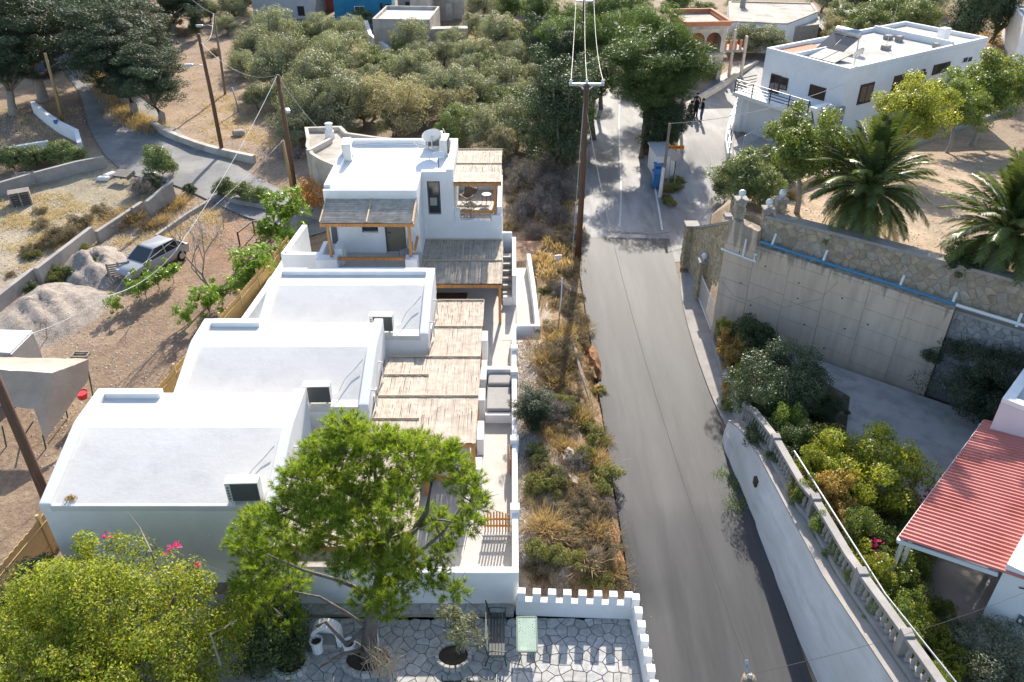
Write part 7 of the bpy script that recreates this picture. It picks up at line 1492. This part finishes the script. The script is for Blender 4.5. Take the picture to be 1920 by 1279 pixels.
flowers([(1675, 880, 2.6, 'magenta bougainvillea spray at the top right of the yellow bush'), (1722, 897, 2.4, 'magenta bougainvillea spray reaching over the court'), (1745, 925, 2.4, 'crimson bougainvillea spray near the red roof edge'), (1728, 945, 2.3, 'purple bougainvillea spray below the yellow bush'), (1642, 1018, 2.6, 'magenta bougainvillea bloom by the trellis tube'), (1650, 1048, 2.5, 'magenta bougainvillea bloom below the trellis tube'), (1585, 990, 2.6, 'small crimson bloom left of the trellis tube')], 'bougainvillea blooms on the right')
flowers([(200, 1004, 4.2, 'single magenta bloom on top of the large mastic tree'), (330, 1024, 4.0, 'magenta bougainvillea bloom in front of the nearest vaulted house'), (372, 1060, 3.6, 'brightest magenta bougainvillea bloom at the right of the mastic tree'), (318, 1030, 3.9, 'faded magenta bloom beside the dead twigs')], 'bougainvillea blooms on the left', n=16, r=.06)
# palms
def frond_mesh(seed, L_, droop, lift):
    rg2 = np.random.default_rng(seed); V = []; F = []; n = 46; P = []; 
    for k in range(n + 1):
        s = k / n; P.append(Vector((L_ * (s - .12 * s * s * droop), 0, L_ * (lift * s - droop * .62 * s * s))))
    w = .022
    for k in range(n):
        a, b = P[k], P[k + 1]; i = len(V); ww = w * (1 - .8 * k / n); V += [(a.x, -ww, a.z), (a.x, ww, a.z), (b.x, ww * .9, b.z), (b.x, -ww * .9, b.z), (a.x, 0, a.z - ww), (b.x, 0, b.z - ww)]; F += [(i, i + 1, i + 2, i + 3), (i, i + 3, i + 5, i + 4), (i + 1, i + 4, i + 5, i + 2)]
        if k < 4: continue
        s = k / n; ll = .52 * math.sin(min(1, s * 1.5 + .15) * math.pi * .5) * (1 - .55 * s ** 3) * L_ / 3; d = (b - a).normalized()
        for sg in (-1, 1):
            for m_ in (0, .5):
                o = a + (b - a) * m_; tip = o + d * ll * .62 + Vector((0, sg * ll * .72, ll * (-.28 + rg2.uniform(-.12, .16)))); md = o + (tip - o) * .5 + Vector((0, 0, ll * .07)); q = d * .0125; i = len(V)
                V += [tuple(o - q), tuple(o + q), tuple(md + q * 1.2), tuple(tip), tuple(md - q * 1.2)]; F.append((i, i + 1, i + 2, i + 3, i + 4))
    me = bpy.data.meshes.new('frond'); me.from_pydata([tuple(v) for v in V], [], F); me.update(); return me
FR = [frond_mesh(1, 3.1, .55, .55), frond_mesh(2, 3.1, .8, .5), frond_mesh(3, 2.9, 1.05, .55), frond_mesh(4, 2.7, 1.3, .35)]
for m_ in FR: m_.materials.append(M['palm_leaf'])
def palm(p, zc, label, sc, seed):
    th = thing('palm_tree', p, label, 'palm tree', 'date palms above the stone wall'); rr = random.Random(seed); h = zc - p.z
    mb = MB(); prof = [(.42, -.2)]; z = 0
    while z < h: prof += [(.36, z), (.29, z + .1)]; z += .12
    prof += [(.34, h), (.1, h + .25)]; mb.lathe(p, prof, 14).build('trunk', 'bark', th)
    n = 104
    for k in range(n):
        s = k / n; el = 78 - 118 * s + rr.uniform(-7, 7); az = k * 2.39996 + rr.uniform(-.15, .15); me = FR[0 if s < .3 else 1 if s < .55 else 2 if s < .8 else 3]
        o = bpy.data.objects.new('frond', me); COL.objects.link(o); o.parent = th; o.location = (0, 0, h + .1 - .25 * s); o.rotation_euler = (rr.uniform(-.25, .25), -R(el), az); q = sc * rr.uniform(.85, 1.1); o.scale = (q, q, q)
    return th
c = at(1628, 358, 7.7); palm(Vector((c.x, c.y, T(c.x, c.y))), 7.7, 'full date palm above the stone wall, left one of the two palms', .95, 3)
c = at(1893, 440, 7.4); palm(Vector((c.x, c.y, T(c.x, c.y))), 7.4, 'date palm at the right edge with hanging fronds over the stone wall', .95, 8)
# bare tree
bt = thing('bare_tree', gp(408, 560), 'leafless grey tree on the bare soil left of the vaulted houses', 'tree'); p = bt.location.copy(); rr = random.Random(4); TW = MB()
def grow(P, d, r, L_, lev, mb):
    Q = [P]; dd = d.copy()
    for k in range(3): dd = (dd + Vector((rr.uniform(-.18, .18), rr.uniform(-.18, .18), rr.uniform(-.02, .12)))).normalized(); Q.append(Q[-1] + dd * L_ / 3)
    (mb if lev < 2 else TW).tube(Q, [r, r * .85, r * .7, r * .55], 6 if lev < 2 else 4, False)
    if lev < 5:
        for _ in range(3 if lev < 4 else 2):
            e = (dd + Vector((rr.uniform(-.75, .75), rr.uniform(-.75, .75), rr.uniform(-.1, .5)))).normalized(); grow(Q[-1] if _ else Q[2], e, r * .55, L_ * rr.uniform(.62, .85), lev + 1, mb)
tm = MB(); grow(p - Vector((0, 0, .1)), Vector((-.12, 0, 1)), .11, 1.7, 0, tm); tm.build('trunk', 'pale_bark', bt, smooth=True); TW.build('twigs', 'dry_twig', bt, kind='stuff')
for k, (u, v, s) in enumerate(((255, 600, .6), (420, 430, .7), (90, 640, .5))):
    q = gp(u, v); TW = MB(); o_ = thing('dry_sapling', q, ('thin bare sapling on the soil near the smaller gravel heap', 'thin bare sapling in the red soil beside the bare tree', 'thin bare twigs on the large gravel heap')[k], 'sapling'); tm = MB(); grow(q, Vector((.1, 0, 1)), .03, s, 2, tm); TW.build('twigs', 'dry_twig', o_, kind='stuff')
# the large foreground mastic tree at the lower left
def big_tree(label, name, c, rad, n, cr, nper, l, w, leaf, base, fork, seed, nl=16, low=-.5, cat='tree', r0=.2):
    rg2 = np.random.default_rng(seed); th = thing(name, base, label, cat); Cl = clumps(rg2, n, rad[0], rad[1], rad[2], 0, low, .62) + np.array(c); ins = clumps(rg2, n // 4, rad[0] * .6, rad[1] * .6, rad[2] * .6, 0, -1, .2) + np.array(c)
    Cl[:, 2] += .22 * np.sin(Cl[:, 0] * 2.1) + .22 * np.cos(Cl[:, 1] * 2.4)
    link('crown', crown_mesh('crown', seed, np.concatenate([Cl, ins]), cr, nper, l, w, .75, .8, centre=np.array(c)), leaf, th); limbs(rg2, base, fork, Cl, r0, nl, frac=.97).build('trunk', 'bark', th, smooth=True)
    return th
big_tree('large yellow-green mastic tree filling the lower left corner', 'mastic_tree', (-10.6, 12.7, 2.3), (3.7, 3.1, 2.2), 210, .5, 400, .088, .04, 'mastic_leaf', (-10.3, 13.0, 0), (-10.3, 12.9, 1.3), 77, 34)
big_tree('dark green shrub at the far lower left, beside the bamboo fence', 'garden_bush', (-13.9, 15.6, .9), (1.0, .9, .9), 40, .35, 200, .10, .045, 'bush_leaf', (-13.9, 15.6, -.3), (-13.9, 15.6, .3), 78, 5, cat='bush', r0=.05)
big_tree('shaded olive-green bush between the mastic tree and the pine', 'garden_bush', (-6.9, 14.3, 1.1), (1.0, 1.2, 1.3), 60, .4, 240, .11, .035, 'bush_leaf', (-6.9, 14.2, 0), (-6.9, 14.2, .5), 79, 6, cat='bush', r0=.06)
big_tree('small silvery olive growing in the round stone planter', 'olive_tree', (-1.45, 14.35, 1.3), (.68, .6, .6), 30, .2, 60, .12, .03, 'olive_leaf', (-1.5, 14.25, .1), (-1.48, 14.3, .7), 80, 16, r0=.04)
for k, (pts, lb) in enumerate((([(283, 1035), (262, 990), (240, 962)], 'long pale bare twig against the shaded wall of the nearest vaulted house'), ([(362, 1045), (378, 1020), (392, 1003)], 'short pale bare twig at the right of the mastic tree'), ([(395, 1190), (425, 1175), (445, 1162)], 'bare twigs at the right side of the mastic tree'))):
    P = [at(u, v, 3.6 + i * .25) for i, (u, v) in enumerate(pts)]; tag(MB().tube([P[0] - Vector((0, 0, 1.2))] + P, [.03, .022, .016, .008], 5).build('bare_twig', 'pale_bark'), lb, 'twig')
rg3 = np.random.default_rng(9); p = at(720, 1262, .2); n = 70; mb = MB()
for _ in range(n): b0 = p + Vector((rg3.normal() * .2, rg3.normal() * .12, -.1)); mb.tube([b0, b0 + Vector((rg3.normal() * .12, rg3.normal() * .1, .8 * rg3.uniform(.5, 1.2))), b0 + Vector((rg3.normal() * .3, rg3.normal() * .2, 1.3 * rg3.uniform(.6, 1.1)))], .006, 3, False)
ds = thing('dry_reeds', p, 'clump of dry straw reeds at the bottom edge of the patio', 'reeds'); mb.build('stems', 'reed_pole', ds, kind='stuff')
# the foreground pine: trunk, limbs, needle tufts
pn = thing('pine_tree', at(690, 1235, 0), 'foreground pine with bright green needle tufts in front of the vaulted houses', 'pine tree'); rg4 = np.random.default_rng(12)
CL = [(640, 806, 46), (598, 850, 42), (700, 832, 48), (765, 850, 46), (560, 900, 46), (622, 925, 50), (690, 890, 50), (770, 895, 40), (830, 850, 42), (812, 880, 36), (872, 905, 38), (890, 945, 34), (812, 975, 34), (540, 955, 46), (485, 985, 44), (455, 1015, 34), (600, 985, 46), (655, 975, 36), (745, 955, 42), (560, 1030, 40),
      (500, 1065, 44), (880, 985, 30), (845, 1000, 34), (600, 1015, 36), (715, 1075, 48), (745, 1105, 40), (805, 1085, 40), (826, 1040, 30), (648, 850, 40), (730, 830, 40), (520, 1010, 40), (470, 1040, 36), (850, 1110, 30), (690, 1130, 34), (670, 1010, 34), (780, 830, 34), (580, 880, 40), (665, 935, 40), (740, 920, 36), (545, 1100, 40), (500, 1130, 44), (470, 1100, 40), (525, 1170, 44), (480, 1190, 44), (545, 1215, 34), (500, 1240, 36), (455, 1150, 40), (730, 1010, 42), (690, 1045, 44), (650, 1060, 40), (760, 1050, 38), (705, 960, 42), (630, 965, 40), (725, 1140, 34), (585, 945, 40), (620, 885, 44), (660, 820, 40), (850, 870, 34)]
TU = []; CC = []
for u, v, r in CL:
    Y = 14.75 + rg4.uniform(-.8, .9) + (960 - v) / 150 * .65 - (.6 if 560 < u < 800 and v > 930 else 0)
    if u < 560 and v > 1050: Y = 14.4 + rg4.uniform(-.4, .4)
    c = atY(u, v, Y); rr_ = r * (c - co.location).length / FPX * 1.02; CC.append(c)
    k = int(105 * (r / 42) ** 2)
    for _ in range(k):
        d = rg4.normal(size=3); d /= np.linalg.norm(d); d[2] = abs(d[2]) * .8 if rg4.uniform() < .75 else d[2] * .5
        TU.append((np.array(c) + d * rr_ * np.array([1, 1, .72]) * rg4.uniform(.45, 1.05), d))
V = []; NN = 34
TC = np.array([t_[0] for t_ in TU]); TD = np.array([t_[1] for t_ in TU]); N_ = len(TU)
TD = TD + np.array([0, 0, .7]); TD /= np.linalg.norm(TD, axis=1)[:, None]
nd = rg4.normal(size=(N_, NN, 3)); nd /= np.linalg.norm(nd, axis=2)[:, :, None]; nd = nd * .85 + TD[:, None, :] * .75; nd /= np.linalg.norm(nd, axis=2)[:, :, None]
ln = rg4.uniform(.11, .20, size=(N_, NN, 1)); b0 = TC[:, None, :] + TD[:, None, :] * rg4.uniform(-.08, .06, size=(N_, NN, 1)); sd = np.cross(nd, rg4.normal(size=(N_, NN, 3))); sd /= np.linalg.norm(sd, axis=2)[:, :, None]; wv = .0075
tri = np.stack([b0 - sd * wv, b0 + sd * wv, b0 + nd * ln], 2).reshape(-1, 3); link('needles', fastmesh('needles', tri, np.arange(len(tri)).reshape(-1, 3)), 'pine_needle', pn)
bs_ = pn.location.copy(); tk = [bs_ - Vector((0, 0, .2)), atY(693, 1180, 14.3), atY(705, 1120, 14.5), atY(718, 1060, 14.7), atY(722, 1005, 14.9)]
MB().tube(tk, [.27, .20, .17, .14, .11], 12).build('trunk', 'pine_bark', pn, smooth=True)
def limb(pts, r0, r1): n = len(pts); MB().tube(pts, [r0 + (r1 - r0) * i / (n - 1) for i in range(n)], 8).build('limb', 'pine_bark', pn, smooth=True)
limb([tk[3], atY(700, 990, 15.1), atY(668, 940, 15.4), atY(640, 880, 15.8)], .11, .04); limb([tk[4], atY(715, 950, 15.2), atY(705, 900, 15.5), atY(700, 850, 15.9)], .11, .035); limb([tk[3], atY(760, 1020, 15.0), atY(800, 960, 15.2), atY(810, 900, 15.4)], .12, .04)
limb([tk[3], atY(660, 1020, 14.6), atY(600, 1000, 14.5), atY(540, 970, 14.6)], .09, .03); limb([tk[2], atY(770, 1050, 14.8), atY(830, 1000, 14.9), atY(870, 945, 15.0)], .07, .025); limb([tk[2], atY(640, 1090, 14.4), atY(570, 1070, 14.3), atY(500, 1040, 14.3)], .07, .025)
limb([tk[1], atY(650, 1150, 14.1), atY(600, 1120, 14.0), atY(550, 1110, 14.1)], .06, .02); limb([tk[1] + Vector((0, 0, .2)), atY(650, 1210, 13.9), atY(610, 1165, 13.9), atY(595, 1175, 13.9)], .07, .05); limb([tk[0] + Vector((0, 0, .6)), atY(650, 1225, 13.6), atY(625, 1236, 13.4), atY(600, 1250, 13.2)], .06, .04)
tw = MB()
for i, c in enumerate(CC):
    j = min(range(len(CC)), key=lambda q: 99 if q == i else (CC[q] - c).length + (0 if (CC[q] - tk[4]).length < (c - tk[4]).length else 50)); a = CC[j] if (CC[j] - tk[4]).length < (c - tk[4]).length else tk[4]
    m1 = (a + c) / 2 + Vector(rg4.normal(size=3) * .12); tw.tube([a, m1, c], [.035, .025, .012], 5, False)
    for _ in range(14): d = Vector(rg4.normal(size=3) * .28 * (1, 1, .7)[0]); tw.tube([c, c + d * .6 + Vector((0, 0, .03)), c + d], [.012, .009, .005], 3, False)
tw.build('twigs', 'pine_bark', pn, kind='stuff')

def grit(label, n, fx, sz, seed):
    rg2 = np.random.default_rng(seed); V = []; y = rg2.uniform(13, 41.5, n); x = fx(y) + np.abs(rg2.normal(size=n)) * .16 * np.sign(rg2.uniform(-.25, 1, n)) * (1 if seed == 1 else -1); s = sz * rg2.uniform(.4, 1.5, n); a = rg2.uniform(0, 6.28, n)
    z = np.array([T(p, q) for p, q in zip(x, y)]) + .04; V = np.zeros((n, 4, 3))
    for j in range(3): V[:, j, 0] = x + np.cos(a + j * 2.1) * s; V[:, j, 1] = y + np.sin(a + j * 2.1) * s; V[:, j, 2] = z
    V[:, 3, 0] = x; V[:, 3, 1] = y; V[:, 3, 2] = z + s * .7; b = np.arange(n)[:, None] * 4; F = np.concatenate([b + np.array([[0, 1, 3]]), b + np.array([[1, 2, 3]]), b + np.array([[2, 0, 3]])])
    tag(link('road_grit', fastmesh('road_grit', V.reshape(-1, 3), F), 'pebble'), label, 'grit', kind='stuff')
grit('loose grit and chips along the left edge of the asphalt', 2600, lambda y: np.interp(y, [13, 20, 28, 36, 42], [3.72, 3.64, 3.62, 3.58, 3.75]), .022, 1)
drop_unused()
